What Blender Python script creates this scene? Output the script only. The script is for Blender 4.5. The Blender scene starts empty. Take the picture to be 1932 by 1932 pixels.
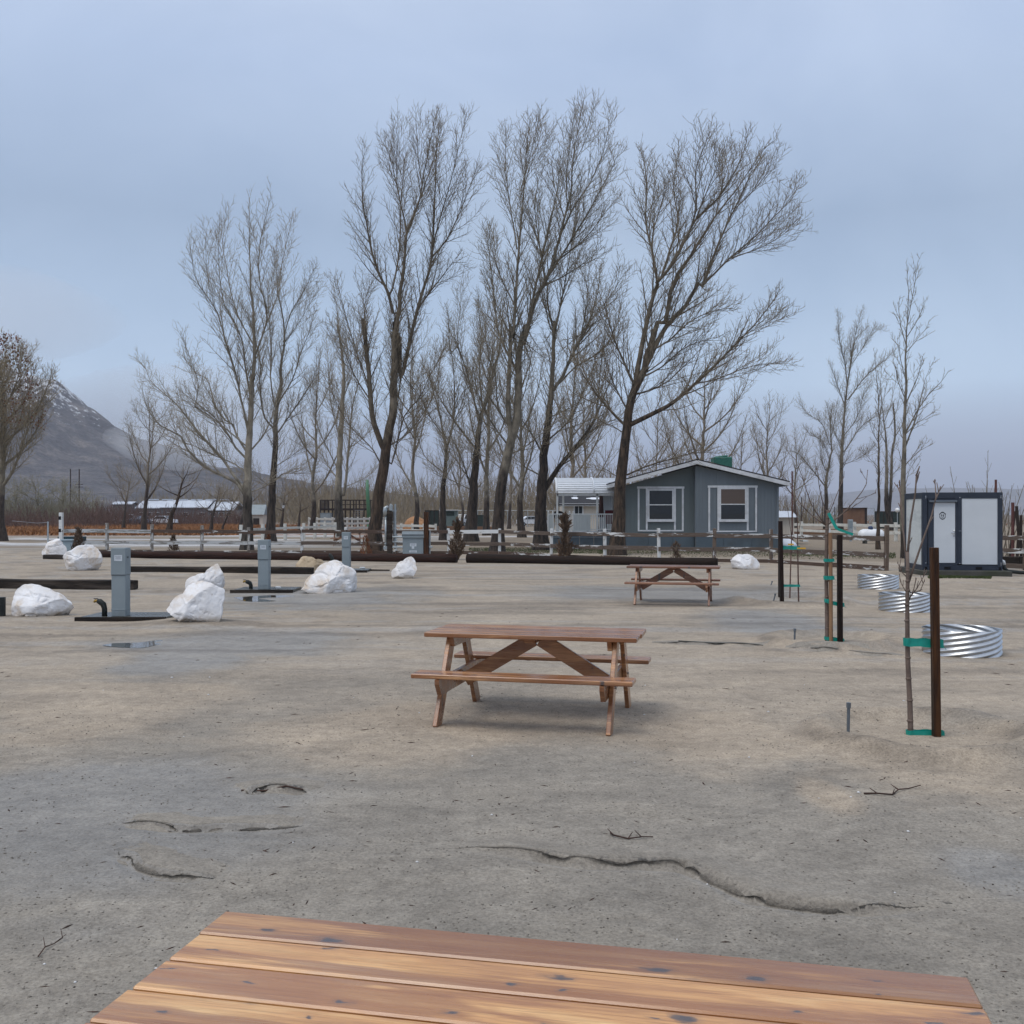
import bpy, math, random
import numpy as np
from mathutils import Vector, Matrix, Euler
R = math.radians
sc = bpy.context.scene
C = sc.collection
rng = random.Random(11)
nr = np.random.default_rng(5)

# ------------------------------------------------------------------ camera, sky, sun, exposure
CAM_H = 1.8
F, CX, HY = 1932.0, 966.0, 970.0
cam = bpy.data.cameras.new('camera')
cam.sensor_width = 36.0
cam.lens = 36.0
cam.shift_y = (HY - 966.0) / 1932.0
cam.clip_start = 0.05
cam.clip_end = 30000
camo = bpy.data.objects.new('camera', cam)
C.objects.link(camo)
camo.location = (0, 0, CAM_H)
camo.rotation_euler = (R(90), 0, 0)
sc.camera = camo

SUN_EL, SUN_AZ = 60.0, 232.0          # high, veiled, behind the left shoulder
w = bpy.data.worlds.new('World')
sc.world = w
w.use_nodes = True
wn = w.node_tree
wn.nodes.clear()
def N(nt, t, **kw):
    n = nt.nodes.new(t)
    for k, v in kw.items():
        setattr(n, k, v)
    return n
def ramp(nt, stops, interp='LINEAR'):
    n = nt.nodes.new('ShaderNodeValToRGB')
    cr = n.color_ramp
    cr.interpolation = interp
    while len(cr.elements) > 1:
        cr.elements.remove(cr.elements[-1])
    cr.elements[0].position = stops[0][0]
    cr.elements[0].color = (*stops[0][1], 1)
    for p, c in stops[1:]:
        e = cr.elements.new(p)
        e.color = (*c, 1)
    return n
def build_world():
    nt = wn
    L = nt.links.new
    out = N(nt, 'ShaderNodeOutputWorld')
    bg = N(nt, 'ShaderNodeBackground')
    bg.inputs['Strength'].default_value = 0.1
    sky = N(nt, 'ShaderNodeTexSky', sky_type='NISHITA', sun_disc=False)
    sky.sun_elevation = R(SUN_EL)
    sky.sun_rotation = R(SUN_AZ)
    tc = N(nt, 'ShaderNodeTexCoord')
    sx = N(nt, 'ShaderNodeSeparateXYZ')
    L(tc.outputs['Generated'], sx.inputs[0])
    # overcast deck: radiance by elevation (x10, the background strength is 0.1)
    rp = ramp(nt, [(0.0, (1.7, 1.95, 2.9)), (0.05, (2.6, 3.1, 4.5)), (0.12, (4.9, 6.4, 8.4)), (0.27, (3.5, 4.55, 6.2)),
                   (0.40, (4.5, 5.6, 7.6)), (0.7, (6.6, 7.3, 8.7)), (1.0, (7.8, 8.3, 9.3))])
    L(sx.outputs['Z'], rp.inputs[0])
    mp = N(nt, 'ShaderNodeMapping')
    mp.inputs['Scale'].default_value = (1.6, 1.6, 2.6)
    L(tc.outputs['Generated'], mp.inputs[0])
    nz = N(nt, 'ShaderNodeTexNoise')
    nz.inputs['Scale'].default_value = 2.1
    nz.inputs['Detail'].default_value = 5
    nz.inputs['Roughness'].default_value = 0.5
    nz.inputs['Distortion'].default_value = 0.4
    L(mp.outputs[0], nz.inputs['Vector'])
    r2 = ramp(nt, [(0.28, (0.86, 0.89, 0.92)), (0.5, (1.0, 1.0, 1.0)), (0.72, (1.15, 1.12, 1.08))])
    L(nz.outputs['Fac'], r2.inputs[0])
    mul = N(nt, 'ShaderNodeMix', data_type='RGBA', blend_type='MULTIPLY')
    mul.inputs['Factor'].default_value = 1.0
    L(rp.outputs[0], mul.inputs['A'])
    L(r2.outputs[0], mul.inputs['B'])
    mx = N(nt, 'ShaderNodeMix', data_type='RGBA')
    mx.inputs['Factor'].default_value = 0.93      # the cloud deck covers nearly all of the clear sky
    L(sky.outputs[0], mx.inputs['A'])
    L(mul.outputs['Result'], mx.inputs['B'])
    L(mx.outputs['Result'], bg.inputs['Color'])
    L(bg.outputs[0], out.inputs[0])
build_world()

sun = bpy.data.lights.new('sun', 'SUN')
sun.energy = 1.5
sun.angle = R(32)
sun.color = (1.0, 0.94, 0.86)
so = bpy.data.objects.new('sun', sun)
C.objects.link(so)
az = R(SUN_AZ)
sd = Vector((math.sin(az) * math.cos(R(SUN_EL)), math.cos(az) * math.cos(R(SUN_EL)), math.sin(R(SUN_EL))))
so.rotation_euler = sd.to_track_quat('Z', 'Y').to_euler()
sc.view_settings.view_transform = 'Standard'
sc.view_settings.look = 'None'
sc.view_settings.exposure = 0.18
sc.view_settings.gamma = 1.0
sc.view_settings.use_curve_mapping = False
sc.cycles.max_bounces = 8
sc.cycles.volume_bounces = 1
sc.cycles.transparent_max_bounces = 12

# ------------------------------------------------------------------ measuring: photo point + real distance -> place
def W(px, py, D):
    return Vector(((px - CX) / F * D, D, CAM_H + (HY - py) / F * D))
def G(px, py):
    D = F * CAM_H / (py - HY)
    return Vector(((px - CX) / F * D, D, 0.0))

# ------------------------------------------------------------------ mesh helpers
class MB:
    def __init__(s):
        s.v, s.f, s.n, s.a = [], [], 0, []
    def add(s, verts, faces, a=0.0):
        o = s.n
        s.v.extend([tuple(v) for v in verts])
        s.f.extend([tuple(i + o for i in f) for f in faces])
        s.n += len(verts)
        s.a.extend([a] * len(verts))
        return s
    def box(s, c, d, rot=None, ch=0.0):
        hx, hy, hz = d[0] / 2, d[1] / 2, d[2] / 2
        if ch <= 0:
            vs = [Vector((x * hx, y * hy, z * hz)) for x in (-1, 1) for y in (-1, 1) for z in (-1, 1)]
            fs = [(0, 1, 3, 2), (4, 6, 7, 5), (0, 4, 5, 1), (2, 3, 7, 6), (0, 2, 6, 4), (1, 5, 7, 3)]
        else:
            vs, idx, fs = [], {}, []
            for x in (-1, 1):
                for y in (-1, 1):
                    for z in (-1, 1):
                        for ax in range(3):
                            p = [x * (hx - ch), y * (hy - ch), z * (hz - ch)]
                            p[ax] = (x * hx, y * hy, z * hz)[ax]
                            idx[(x, y, z, ax)] = len(vs)
                            vs.append(Vector(p))
            I = idx
            for sg in (-1, 1):
                q = [(sg, -1, -1, 0), (sg, 1, -1, 0), (sg, 1, 1, 0), (sg, -1, 1, 0)]
                fs.append([I[k] for k in (q if sg > 0 else q[::-1])])
                q = [(-1, sg, -1, 1), (-1, sg, 1, 1), (1, sg, 1, 1), (1, sg, -1, 1)]
                fs.append([I[k] for k in (q if sg > 0 else q[::-1])])
                q = [(-1, -1, sg, 2), (1, -1, sg, 2), (1, 1, sg, 2), (-1, 1, sg, 2)]
                fs.append([I[k] for k in (q if sg > 0 else q[::-1])])
            for a in (-1, 1):
                for b in (-1, 1):
                    fs.append([I[(a, b, -1, 0)], I[(a, b, 1, 0)], I[(a, b, 1, 1)], I[(a, b, -1, 1)]])
                    fs.append([I[(a, -1, b, 0)], I[(a, 1, b, 0)], I[(a, 1, b, 2)], I[(a, -1, b, 2)]])
                    fs.append([I[(-1, a, b, 1)], I[(1, a, b, 1)], I[(1, a, b, 2)], I[(-1, a, b, 2)]])
                    for z in (-1, 1):
                        fs.append([I[(a, b, z, 0)], I[(a, b, z, 1)], I[(a, b, z, 2)]])
        m = Matrix.Identity(3) if rot is None else (rot if isinstance(rot, Matrix) else Euler(rot).to_matrix())
        c = Vector(c)
        return s.add([m @ v + c for v in vs], fs)
    def beam(s, a, b, wd, th, up=(0, 0, 1), ch=0.0):
        """a board from a to b: width wd across, thickness th along up"""
        a, b = Vector(a), Vector(b)
        d = (b - a)
        x = d.normalized()
        z = Vector(up)
        y = z.cross(x).normalized()
        z = x.cross(y).normalized()
        m = Matrix((x, y, z)).transposed()
        return s.box((a + b) / 2, (d.length, wd, th), m, ch)
    def tube(s, pts, rad, n=8, cap=True, a=None, tip=False):
        pts = [Vector(p) for p in pts]
        k = len(pts)
        if not hasattr(rad, '__len__'):
            rad = [rad] * k
        vs, fs = [], []
        ref = None
        for i, p in enumerate(pts):
            t = (pts[min(i + 1, k - 1)] - pts[max(i - 1, 0)])
            if t.length < 1e-9:
                t = Vector((0, 0, 1))
            t.normalize()
            if ref is None:
                ref = Vector((1, 0, 0)) if abs(t.x) < 0.8 else Vector((0, 1, 0))
            u = (ref - t * ref.dot(t)).normalized()
            v = t.cross(u)
            ref = u
            for j in range(n):
                an = 2 * math.pi * j / n
                vs.append(p + (u * math.cos(an) + v * math.sin(an)) * rad[i])
        for i in range(k - 1):
            for j in range(n):
                j2 = (j + 1) % n
                fs.append((i * n + j, i * n + j2, (i + 1) * n + j2, (i + 1) * n + j))
        if cap:
            fs.append(tuple(range(n))[::-1])
            fs.append(tuple((k - 1) * n + j for j in range(n)))
        o = s.n
        s.add(vs, fs)
        if a is not None:
            for i in range(k):
                for j in range(n):
                    s.a[o + i * n + j] = a[i]
        return s
    def lathe(s, prof, n=16, c=(0, 0, 0)):
        vs, fs = [], []
        for r, z in prof:
            for j in range(n):
                an = 2 * math.pi * j / n
                vs.append((c[0] + r * math.cos(an), c[1] + r * math.sin(an), c[2] + z))
        for i in range(len(prof) - 1):
            for j in range(n):
                j2 = (j + 1) % n
                fs.append((i * n + j, i * n + j2, (i + 1) * n + j2, (i + 1) * n + j))
        fs.append(tuple(range(n))[::-1])
        fs.append(tuple((len(prof) - 1) * n + j for j in range(n)))
        return s.add(vs, fs)
    def prism(s, poly, a, b, axis='y'):
        """polygon in the plane across axis, from a to b along it"""
        k = len(poly)
        def P(p, t):
            return {'y': (p[0], t, p[1]), 'x': (t, p[0], p[1]), 'z': (p[0], p[1], t)}[axis]
        vs = [P(p, a) for p in poly] + [P(p, b) for p in poly]
        fs = [tuple(range(k)), tuple(range(2 * k - 1, k - 1, -1))]
        for i in range(k):
            j = (i + 1) % k
            fs.append((i, i + k, j + k, j))
        return s.add(vs, fs)
    def mesh(s, name, m, smooth=False, attr=False):
        me = bpy.data.meshes.new(name)
        me.from_pydata(s.v, [], s.f)
        if m:
            me.materials.append(m)
        if smooth:
            me.polygons.foreach_set('use_smooth', [True] * len(me.polygons))
        if attr:
            at = me.attributes.new('age', 'FLOAT', 'POINT')
            at.data.foreach_set('value', s.a)
        me.validate()
        me.update()
        return me

def link(name, me, parent=None, loc=None, rotz=None):
    o = bpy.data.objects.new(name, me)
    C.objects.link(o)
    if parent is not None:
        o.parent = parent
    if loc is not None:
        o.location = loc
    if rotz is not None:
        o.rotation_euler = (0, 0, rotz)
    return o
def obj(name, mb, m, parent=None, smooth=False, loc=None, rotz=None, attr=False):
    return link(name, mb.mesh(name, m, smooth, attr), parent, loc, rotz)
def tag(o, label, cat, group=None, kind=None):
    o['label'] = label
    o['category'] = cat
    if group:
        o['group'] = group
    if kind:
        o['kind'] = kind
    return o
def thing(name, label, cat, loc=(0, 0, 0), rotz=0.0, group=None):
    o = bpy.data.objects.new(name, None)
    o.empty_display_size = 0.2
    C.objects.link(o)
    o.location = loc
    o.rotation_euler = (0, 0, rotz)
    return tag(o, label, cat, group)
def struct(o):
    o['kind'] = 'structure'
    return o
def stuff(o):
    o['kind'] = 'stuff'
    return o
def dup(root, loc, rotz, label, group=None, scale=None):
    def cp(o, parent):
        c = o.copy()
        C.objects.link(c)
        c.parent = parent
        for ch in list(o.children):
            cp(ch, c)
        return c
    r = cp(root, None)
    r.location = loc
    r.rotation_euler = (0, 0, rotz)
    if scale:
        r.scale = scale
    r['label'] = label
    if group:
        r['group'] = group
    return r

# ------------------------------------------------------------------ noise for geometry
def vnoise(x, y, seed=0):
    x = np.asarray(x, float); y = np.asarray(y, float)
    xi = np.floor(x).astype(np.int64); yi = np.floor(y).astype(np.int64)
    fx = x - xi; fy = y - yi
    fx = fx * fx * (3 - 2 * fx); fy = fy * fy * (3 - 2 * fy)
    def h(a, b):
        n = (a * 374761393 + b * 668265263 + seed * 974711) & 0x7fffffff
        n = ((n ^ (n >> 13)) * 1274126177) & 0x7fffffff
        return ((n ^ (n >> 16)) & 0xffff) / 65535.0
    return (h(xi, yi) * (1 - fx) + h(xi + 1, yi) * fx) * (1 - fy) + (h(xi, yi + 1) * (1 - fx) + h(xi + 1, yi + 1) * fx) * fy
def fbm(x, y, o=4, seed=0, g=0.5):
    t = 0; a = 1.0; s = 0
    for k in range(o):
        t = t + a * (vnoise(np.asarray(x) * 2 ** k, np.asarray(y) * 2 ** k, seed + 17 * k) - 0.5)
        s += a
        a *= g
    return t / s * 2     # about -1..1
def smooth01(x):
    x = np.clip(x, 0, 1)
    return x * x * (3 - 2 * x)

# ------------------------------------------------------------------ materials
def newmat(name):
    m = bpy.data.materials.new(name)
    m.use_nodes = True
    nt = m.node_tree
    nt.nodes.clear()
    out = N(nt, 'ShaderNodeOutputMaterial')
    b = N(nt, 'ShaderNodeBsdfPrincipled')
    nt.links.new(b.outputs[0], out.inputs[0])
    return m, nt, b
def coords(nt, scale=(1, 1, 1), rand=False):
    tc = N(nt, 'ShaderNodeTexCoord')
    mp = N(nt, 'ShaderNodeMapping')
    mp.inputs['Scale'].default_value = scale
    nt.links.new(tc.outputs['Object'], mp.inputs[0])
    if rand:
        oi = N(nt, 'ShaderNodeObjectInfo')
        mu = N(nt, 'ShaderNodeMath', operation='MULTIPLY')
        mu.inputs[1].default_value = 37.0
        nt.links.new(oi.outputs['Random'], mu.inputs[0])
        nt.links.new(mu.outputs[0], mp.inputs['Location'])
    return mp.outputs[0]
def noise(nt, vec, scale, detail=4, rough=0.55, dist=0.0):
    n = N(nt, 'ShaderNodeTexNoise')
    n.inputs['Scale'].default_value = scale
    n.inputs['Detail'].default_value = detail
    n.inputs['Roughness'].default_value = rough
    n.inputs['Distortion'].default_value = dist
    nt.links.new(vec, n.inputs['Vector'])
    return n.outputs['Fac']
def mix(nt, fac, a, b, blend='MIX'):
    n = N(nt, 'ShaderNodeMix', data_type='RGBA', blend_type=blend)
    for s, v in (('Factor', fac), ('A', a), ('B', b)):
        if isinstance(v, (int, float)):
            n.inputs[s].default_value = v
        elif isinstance(v, tuple):
            n.inputs[s].default_value = (*v, 1)
        else:
            nt.links.new(v, n.inputs[s])
    return n.outputs['Result']
def bump(nt, b, h, strength=0.3, dist=0.01):
    n = N(nt, 'ShaderNodeBump')
    n.inputs['Strength'].default_value = strength
    n.inputs['Distance'].default_value = dist
    nt.links.new(h, n.inputs['Height'])
    nt.links.new(n.outputs[0], b.inputs['Normal'])
def mat(name, c1, c2=None, scale=6, stretch=(1, 1, 1), rough=0.6, metal=0.0, bmp=0.0, bscale=None, lo=0.35, hi=0.65, rvar=0.1, grime=None, rand=False, bdist=0.01):
    m, nt, b = newmat(name)
    if max(c1) < .1:
        b.inputs['Specular IOR Level'].default_value = .2
    v = coords(nt, stretch, rand)
    c2 = c2 or tuple(x * 0.82 for x in c1)
    n1 = noise(nt, v, scale, 6, 0.6)
    rp = ramp(nt, [(lo, c1), (hi, c2)])
    nt.links.new(n1, rp.inputs[0])
    col = rp.outputs[0]
    if grime:
        n2 = noise(nt, v, scale * 0.3, 5, 0.65)
        r2 = ramp(nt, [(0.5, (0, 0, 0)), (0.68, (1, 1, 1))])
        nt.links.new(n2, r2.inputs[0])
        col = mix(nt, r2.outputs[0], col, grime)
    nt.links.new(col, b.inputs['Base Color'])
    rr = N(nt, 'ShaderNodeMapRange')
    rr.inputs['To Min'].default_value = max(0.03, rough - rvar)
    rr.inputs['To Max'].default_value = min(1.0, rough + rvar)
    nt.links.new(n1, rr.inputs['Value'])
    nt.links.new(rr.outputs[0], b.inputs['Roughness'])
    b.inputs['Metallic'].default_value = metal
    if bmp:
        bump(nt, b, noise(nt, v, bscale or scale * 4, 5, 0.6), bmp, bdist)
    return m
def peel_mat(name, wood1, wood2, white, amount, stretch=(0.5, 3, 3)):
    """weathered board with flaking white paint"""
    m, nt, b = newmat(name)
    v = coords(nt, stretch, True)
    g = noise(nt, coords(nt, (1.2, 25, 25), True), 3, 5, 0.6)
    rp = ramp(nt, [(0.3, wood1), (0.7, wood2)])
    nt.links.new(g, rp.inputs[0])
    p = noise(nt, v, 2.2, 7, 0.7, 0.3)
    t = 0.72 - 0.44 * amount
    r2 = ramp(nt, [(t - 0.015, (0, 0, 0)), (t + 0.015, (1, 1, 1))])
    nt.links.new(p, r2.inputs[0])
    wv = mix(nt, noise(nt, v, 9, 4), white, tuple(x * 0.75 for x in white))
    nt.links.new(mix(nt, r2.outputs[0], rp.outputs[0], wv), b.inputs['Base Color'])
    b.inputs['Roughness'].default_value = 0.75
    bump(nt, b, r2.outputs[0], 0.5, 0.004)
    return m
def wood_mat(name, light, mid, dark, stain, knot=(0.075, 0.06, 0.06), rough=0.38):
    m, nt, b = newmat(name)
    L = nt.links.new
    v = coords(nt, (1, 1, 1), True)
    oi = N(nt, 'ShaderNodeObjectInfo')
    # broad colour swings along the board, stretched grain lines on top
    mp1 = N(nt, 'ShaderNodeMapping'); mp1.inputs['Scale'].default_value = (0.9, 9, 9); L(v, mp1.inputs[0])
    mp2 = N(nt, 'ShaderNodeMapping'); mp2.inputs['Scale'].default_value = (2.4, 95, 95); L(v, mp2.inputs[0])
    n1 = noise(nt, mp1.outputs[0], 1.7, 5, 0.6, 0.7)
    n2 = noise(nt, mp2.outputs[0], 1.6, 4, 0.65, 1.2)
    rp = ramp(nt, [(0.3, light), (0.5, mid), (0.72, dark)])
    L(n1, rp.inputs[0])
    rg = ramp(nt, [(0.30, (0.62, 0.56, 0.50)), (0.52, (1, 1, 1)), (0.72, (1.16, 1.15, 1.12))])
    L(n2, rg.inputs[0])
    col = mix(nt, 1.0, rp.outputs[0], rg.outputs[0], 'MULTIPLY')
    # damp stained stretches
    ns = noise(nt, mp1.outputs[0], 0.55, 5, 0.7, 0.5)
    rs = ramp(nt, [(0.45, (0, 0, 0)), (0.49, (0.62, 0.62, 0.62)), (0.62, (0.85, 0.85, 0.85))])
    L(ns, rs.inputs[0])
    col = mix(nt, rs.outputs[0], col, stain)
    # grey weathering
    nw = noise(nt, mp1.outputs[0], 1.1, 4, 0.6, 0.2)
    rw = ramp(nt, [(0.58, (0, 0, 0)), (0.75, (0.35, 0.35, 0.35))])
    L(nw, rw.inputs[0])
    col = mix(nt, rw.outputs[0], col, (0.30, 0.235, 0.19))
    # knots: sparse dark lenses with a darker halo
    mk = N(nt, 'ShaderNodeMapping'); mk.inputs['Scale'].default_value = (4.2, 9.0, 4); L(v, mk.inputs[0])
    dn = N(nt, 'ShaderNodeTexNoise'); dn.inputs['Scale'].default_value = 5.0; L(mk.outputs[0], dn.inputs['Vector'])
    va = N(nt, 'ShaderNodeMix', data_type='RGBA', blend_type='LINEAR_LIGHT'); va.inputs['Factor'].default_value = 0.16
    L(mk.outputs[0], va.inputs['A']); L(dn.outputs['Color'], va.inputs['B'])
    vo = N(nt, 'ShaderNodeTexVoronoi', voronoi_dimensions='2D'); vo.inputs['Scale'].default_value = 1.0; L(va.outputs['Result'], vo.inputs['Vector'])
    rk = ramp(nt, [(0.03, (1, 1, 1)), (0.07, (0.8, 0.8, 0.8)), (0.10, (0.25, 0.25, 0.25)), (0.19, (0, 0, 0))])
    sp = N(nt, 'ShaderNodeSeparateColor'); L(vo.outputs['Color'], sp.inputs[0])
    sz_ = N(nt, 'ShaderNodeMath', operation='MULTIPLY_ADD'); sz_.inputs[1].default_value = 1.9; sz_.inputs[2].default_value = .62
    L(sp.outputs[1], sz_.inputs[0])
    dk = N(nt, 'ShaderNodeMath', operation='MULTIPLY'); L(vo.outputs['Distance'], dk.inputs[0]); L(sz_.outputs[0], dk.inputs[1])
    L(dk.outputs[0], rk.inputs[0])
    gt = N(nt, 'ShaderNodeMath', operation='GREATER_THAN'); gt.inputs[1].default_value = 0.30
    L(sp.outputs[0], gt.inputs[0])
    kf = N(nt, 'ShaderNodeMath', operation='MULTIPLY'); L(gt.outputs[0], kf.inputs[0]); L(rk.outputs[0], kf.inputs[1])
    col = mix(nt, kf.outputs[0], col, knot)
    # board to board difference
    rv = ramp(nt, [(0.0, (0.84, 0.80, 0.78)), (0.5, (0.98, 0.95, 0.92)), (1.0, (1.2, 1.18, 1.12))])
    L(oi.outputs['Random'], rv.inputs[0])
    col = mix(nt, 1.0, col, rv.outputs[0], 'MULTIPLY')
    L(col, b.inputs['Base Color'])
    b.inputs['Coat Weight'].default_value = .45
    b.inputs['Coat Roughness'].default_value = .16
    rr = N(nt, 'ShaderNodeMapRange')
    rr.inputs['To Min'].default_value = rough + 0.2
    rr.inputs['To Max'].default_value = rough - 0.1
    L(rs.outputs[0], rr.inputs['Value'])
    L(rr.outputs[0], b.inputs['Roughness'])
    bump(nt, b, n2, 0.25, 0.003)
    return m

M = {}
M['cedar'] = wood_mat('cedar', (0.70, 0.45, 0.21), (0.54, 0.29, 0.115), (0.32, 0.145, 0.062), (0.24, 0.088, 0.026), rough=.27)
M['cedar_mid'] = wood_mat('cedar_mid', (0.58, 0.33, 0.155), (0.42, 0.205, 0.09), (0.27, 0.12, 0.055), (0.19, 0.07, 0.028), rough=.30)
M['cedar_red'] = wood_mat('cedar_red', (0.42, 0.235, 0.14), (0.32, 0.16, 0.095), (0.22, 0.105, 0.065), (0.16, 0.065, 0.035))
M['steel_screw'] = mat('steel_screw', (0.45, 0.45, 0.45), rough=0.4, metal=0.9)
M['ped'] = mat('pedestal_paint', (0.235, 0.28, 0.305), (0.20, 0.245, 0.27), 2.5, rough=0.5, bmp=0.03, grime=(0.18, 0.2, 0.2))
M['ped_dark'] = mat('pedestal_seam', (0.10, 0.12, 0.135), rough=0.6)
M['label'] = mat('label_paper', (0.60, 0.65, 0.70), (0.5, 0.55, 0.6), 20, rough=0.5)
M['ink'] = mat('ink', (0.02, 0.022, 0.03), rough=0.5)
M['grey_ink'] = mat('grey_ink', (0.25, 0.27, 0.30), rough=0.5)
M['black_pipe'] = mat('black_pipe', (0.018, 0.022, 0.022), (0.03, 0.035, 0.033), 8, rough=0.45)
M['brass'] = mat('brass', (0.45, 0.28, 0.07), rough=0.4, metal=0.8)
M['wetpad'] = mat('damp_pad', (0.045, 0.05, 0.045), (0.085, 0.085, 0.075), 4, rough=0.28, bmp=0.2, rvar=0.15)
M['timber'] = mat('dark_timber', (0.010, 0.008, 0.007), (0.03, 0.022, 0.017), 3, (0.6, 6, 6), rough=0.7, bmp=0.8, bscale=8, grime=(0.075, 0.06, 0.05), rand=True, bdist=0.03)
M['log_brown'] = mat('log_brown', (0.040, 0.015, 0.010), (0.014, 0.007, 0.005), 2.2, (0.5, 8, 8), rough=0.8, bmp=0.6, bscale=7, grime=(0.022, 0.014, 0.012), bdist=0.02)
M['log_black'] = mat('log_black', (0.010, 0.007, 0.005), (0.024, 0.013, 0.010), 2.2, (0.5, 8, 8), rough=0.8, bmp=0.6, bscale=7, bdist=0.02)
M['stake'] = mat('stained_stake', (0.085, 0.035, 0.012), (0.022, 0.010, 0.006), 3, (10, 10, 0.8), rough=0.5, bmp=0.3, bscale=9, rand=True, grime=(0.012, 0.008, 0.006))
M['stake_dark'] = mat('dark_stake', (0.008, 0.005, 0.004), (0.020, 0.009, 0.006), 3, (10, 10, 0.8), rough=0.5, bmp=0.3, rand=True)
M['bamboo'] = mat('bamboo', (0.30, 0.17, 0.085), (0.20, 0.115, 0.065), 4, (8, 8, 1), rough=0.55)
M['tape'] = mat('green_tape', (0.0, 0.30, 0.235), (0.0, 0.22, 0.175), 9, rough=0.35, bmp=0.2)
M['yellow'] = mat('yellow_tag', (0.75, 0.42, 0.03), rough=0.5)
M['pvc_grey'] = mat('pvc_grey', (0.115, 0.135, 0.155), (0.085, 0.10, 0.115), 10, rough=0.5)
M['galv'] = mat('galvanised', (0.60, 0.62, 0.64), (0.52, 0.54, 0.56), 14, rough=0.36, metal=1.0, rvar=0.04)
M['zinc'] = mat('zinc_conduit', (0.42, 0.46, 0.48), (0.34, 0.38, 0.40), 8, rough=0.42, metal=0.7)
M['navy'] = mat('charcoal_frame', (0.030, 0.038, 0.055), (0.038, 0.047, 0.066), 3, rough=0.45, bmp=0.03)
M['navy_lt'] = mat('charcoal_rail', (0.10, 0.12, 0.145), rough=0.5)
M['panel'] = mat('sandwich_panel', (0.58, 0.62, 0.66), (0.54, 0.58, 0.62), 1.5, rough=0.5)
M['panel_side'] = mat('sandwich_panel_side', (0.62, 0.66, 0.66), (0.56, 0.60, 0.60), 2.5, (1, 1, 3), rough=0.4, grime=(0.40, 0.44, 0.45))
M['black'] = mat('black_recess', (0.008, 0.008, 0.01), rough=0.8)
M['chrome'] = mat('chrome', (0.7, 0.72, 0.74), rough=0.25, metal=1.0)
M['concrete'] = mat('damp_concrete', (0.085, 0.083, 0.075), (0.055, 0.056, 0.05), 2.5, rough=0.75, bmp=0.3, grime=(0.05, 0.055, 0.04))
M['white_plastic'] = mat('white_plastic', (0.78, 0.80, 0.80), rough=0.4)
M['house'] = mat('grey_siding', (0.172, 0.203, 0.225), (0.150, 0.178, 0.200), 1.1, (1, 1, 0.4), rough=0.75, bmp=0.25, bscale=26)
M['house_rec'] = mat('grey_siding_recess', (0.145, 0.174, 0.178), (0.125, 0.151, 0.156), 1.1, (1, 1, 0.4), rough=0.75, bmp=0.25, bscale=26)  # darker, greener siding tone for the set-back left wall
M['skirt'] = mat('grey_skirting', (0.10, 0.135, 0.160), (0.085, 0.115, 0.138), 1.5, rough=0.75, grime=(0.075, 0.09, 0.095))
M['trim'] = mat('white_trim', (0.74, 0.76, 0.78), (0.64, 0.66, 0.68), 5, rough=0.6, grime=(0.5, 0.51, 0.52))
M['shingle'] = mat('dark_shingle', (0.035, 0.036, 0.042), (0.055, 0.055, 0.06), 12, rough=0.9, bmp=0.3)
M['snow'] = mat('snow', (0.80, 0.83, 0.88), (0.74, 0.78, 0.84), 4, rough=0.55, bmp=0.3)
M['curtain'] = mat('tan_blind', (0.17, 0.125, 0.095), (0.14, 0.10, 0.075), 4, rough=0.9)
M['interior'] = mat('dark_room', (0.02, 0.022, 0.025), rough=0.9)
M['tarp'] = mat('green_tarp', (0.018, 0.125, 0.09), (0.03, 0.17, 0.125), 5, (2, 2, 2), rough=0.5, bmp=0.5, bscale=9, bdist=0.05)
M['awning'] = mat('white_awning', (0.86, 0.89, 0.92), (0.80, 0.83, 0.86), 3, rough=0.35)
M['vinyl'] = mat('white_vinyl', (0.66, 0.68, 0.68), (0.57, 0.60, 0.60), 4, rough=0.5)
M['vinyl_grey'] = mat('vinyl_panel', (0.50, 0.54, 0.54), (0.42, 0.46, 0.46), 3, (6, 6, 0.6), rough=0.55)
M['cream'] = mat('cream_siding', (0.60, 0.55, 0.47), (0.52, 0.47, 0.40), 2, (4, 4, 0.4), rough=0.8)
M['red'] = mat('dark_red_canvas', (0.13, 0.012, 0.018), rough=0.8)
M['maroon'] = mat('maroon_canvas', (0.10, 0.05, 0.045), rough=0.85)
M['fence_w'] = peel_mat('white_fence_board', (0.13, 0.085, 0.06), (0.2, 0.15, 0.11), (0.72, 0.74, 0.74), 0.80)
M['fence_g'] = peel_mat('grey_fence_board', (0.17, 0.165, 0.155), (0.26, 0.25, 0.235), (0.50, 0.52, 0.53), 0.55)
M['fence_b'] = peel_mat('brown_fence_board', (0.050, 0.028, 0.019), (0.10, 0.065, 0.048), (0.66, 0.68, 0.68), 0.25)
M['fence_bw'] = peel_mat('flaking_fence_board', (0.060, 0.040, 0.030), (0.13, 0.10, 0.08), (0.66, 0.68, 0.68), 0.33)
M['post_w'] = peel_mat('white_fence_post', (0.12, 0.09, 0.07), (0.2, 0.16, 0.13), (0.70, 0.72, 0.72), 0.72, (3, 3, 0.8))
M['post_g'] = peel_mat('grey_fence_post', (0.16, 0.14, 0.12), (0.24, 0.22, 0.2), (0.55, 0.56, 0.55), 0.5, (3, 3, 0.6))
M['post_b'] = peel_mat('brown_fence_post', (0.09, 0.06, 0.045), (0.17, 0.13, 0.10), (0.60, 0.60, 0.60), 0.28, (3, 3, 0.8))
M['ranch'] = mat('ranch_white', (0.62, 0.62, 0.58), (0.50, 0.50, 0.46), 3, rough=0.7, grime=(0.42, 0.40, 0.36))
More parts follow.
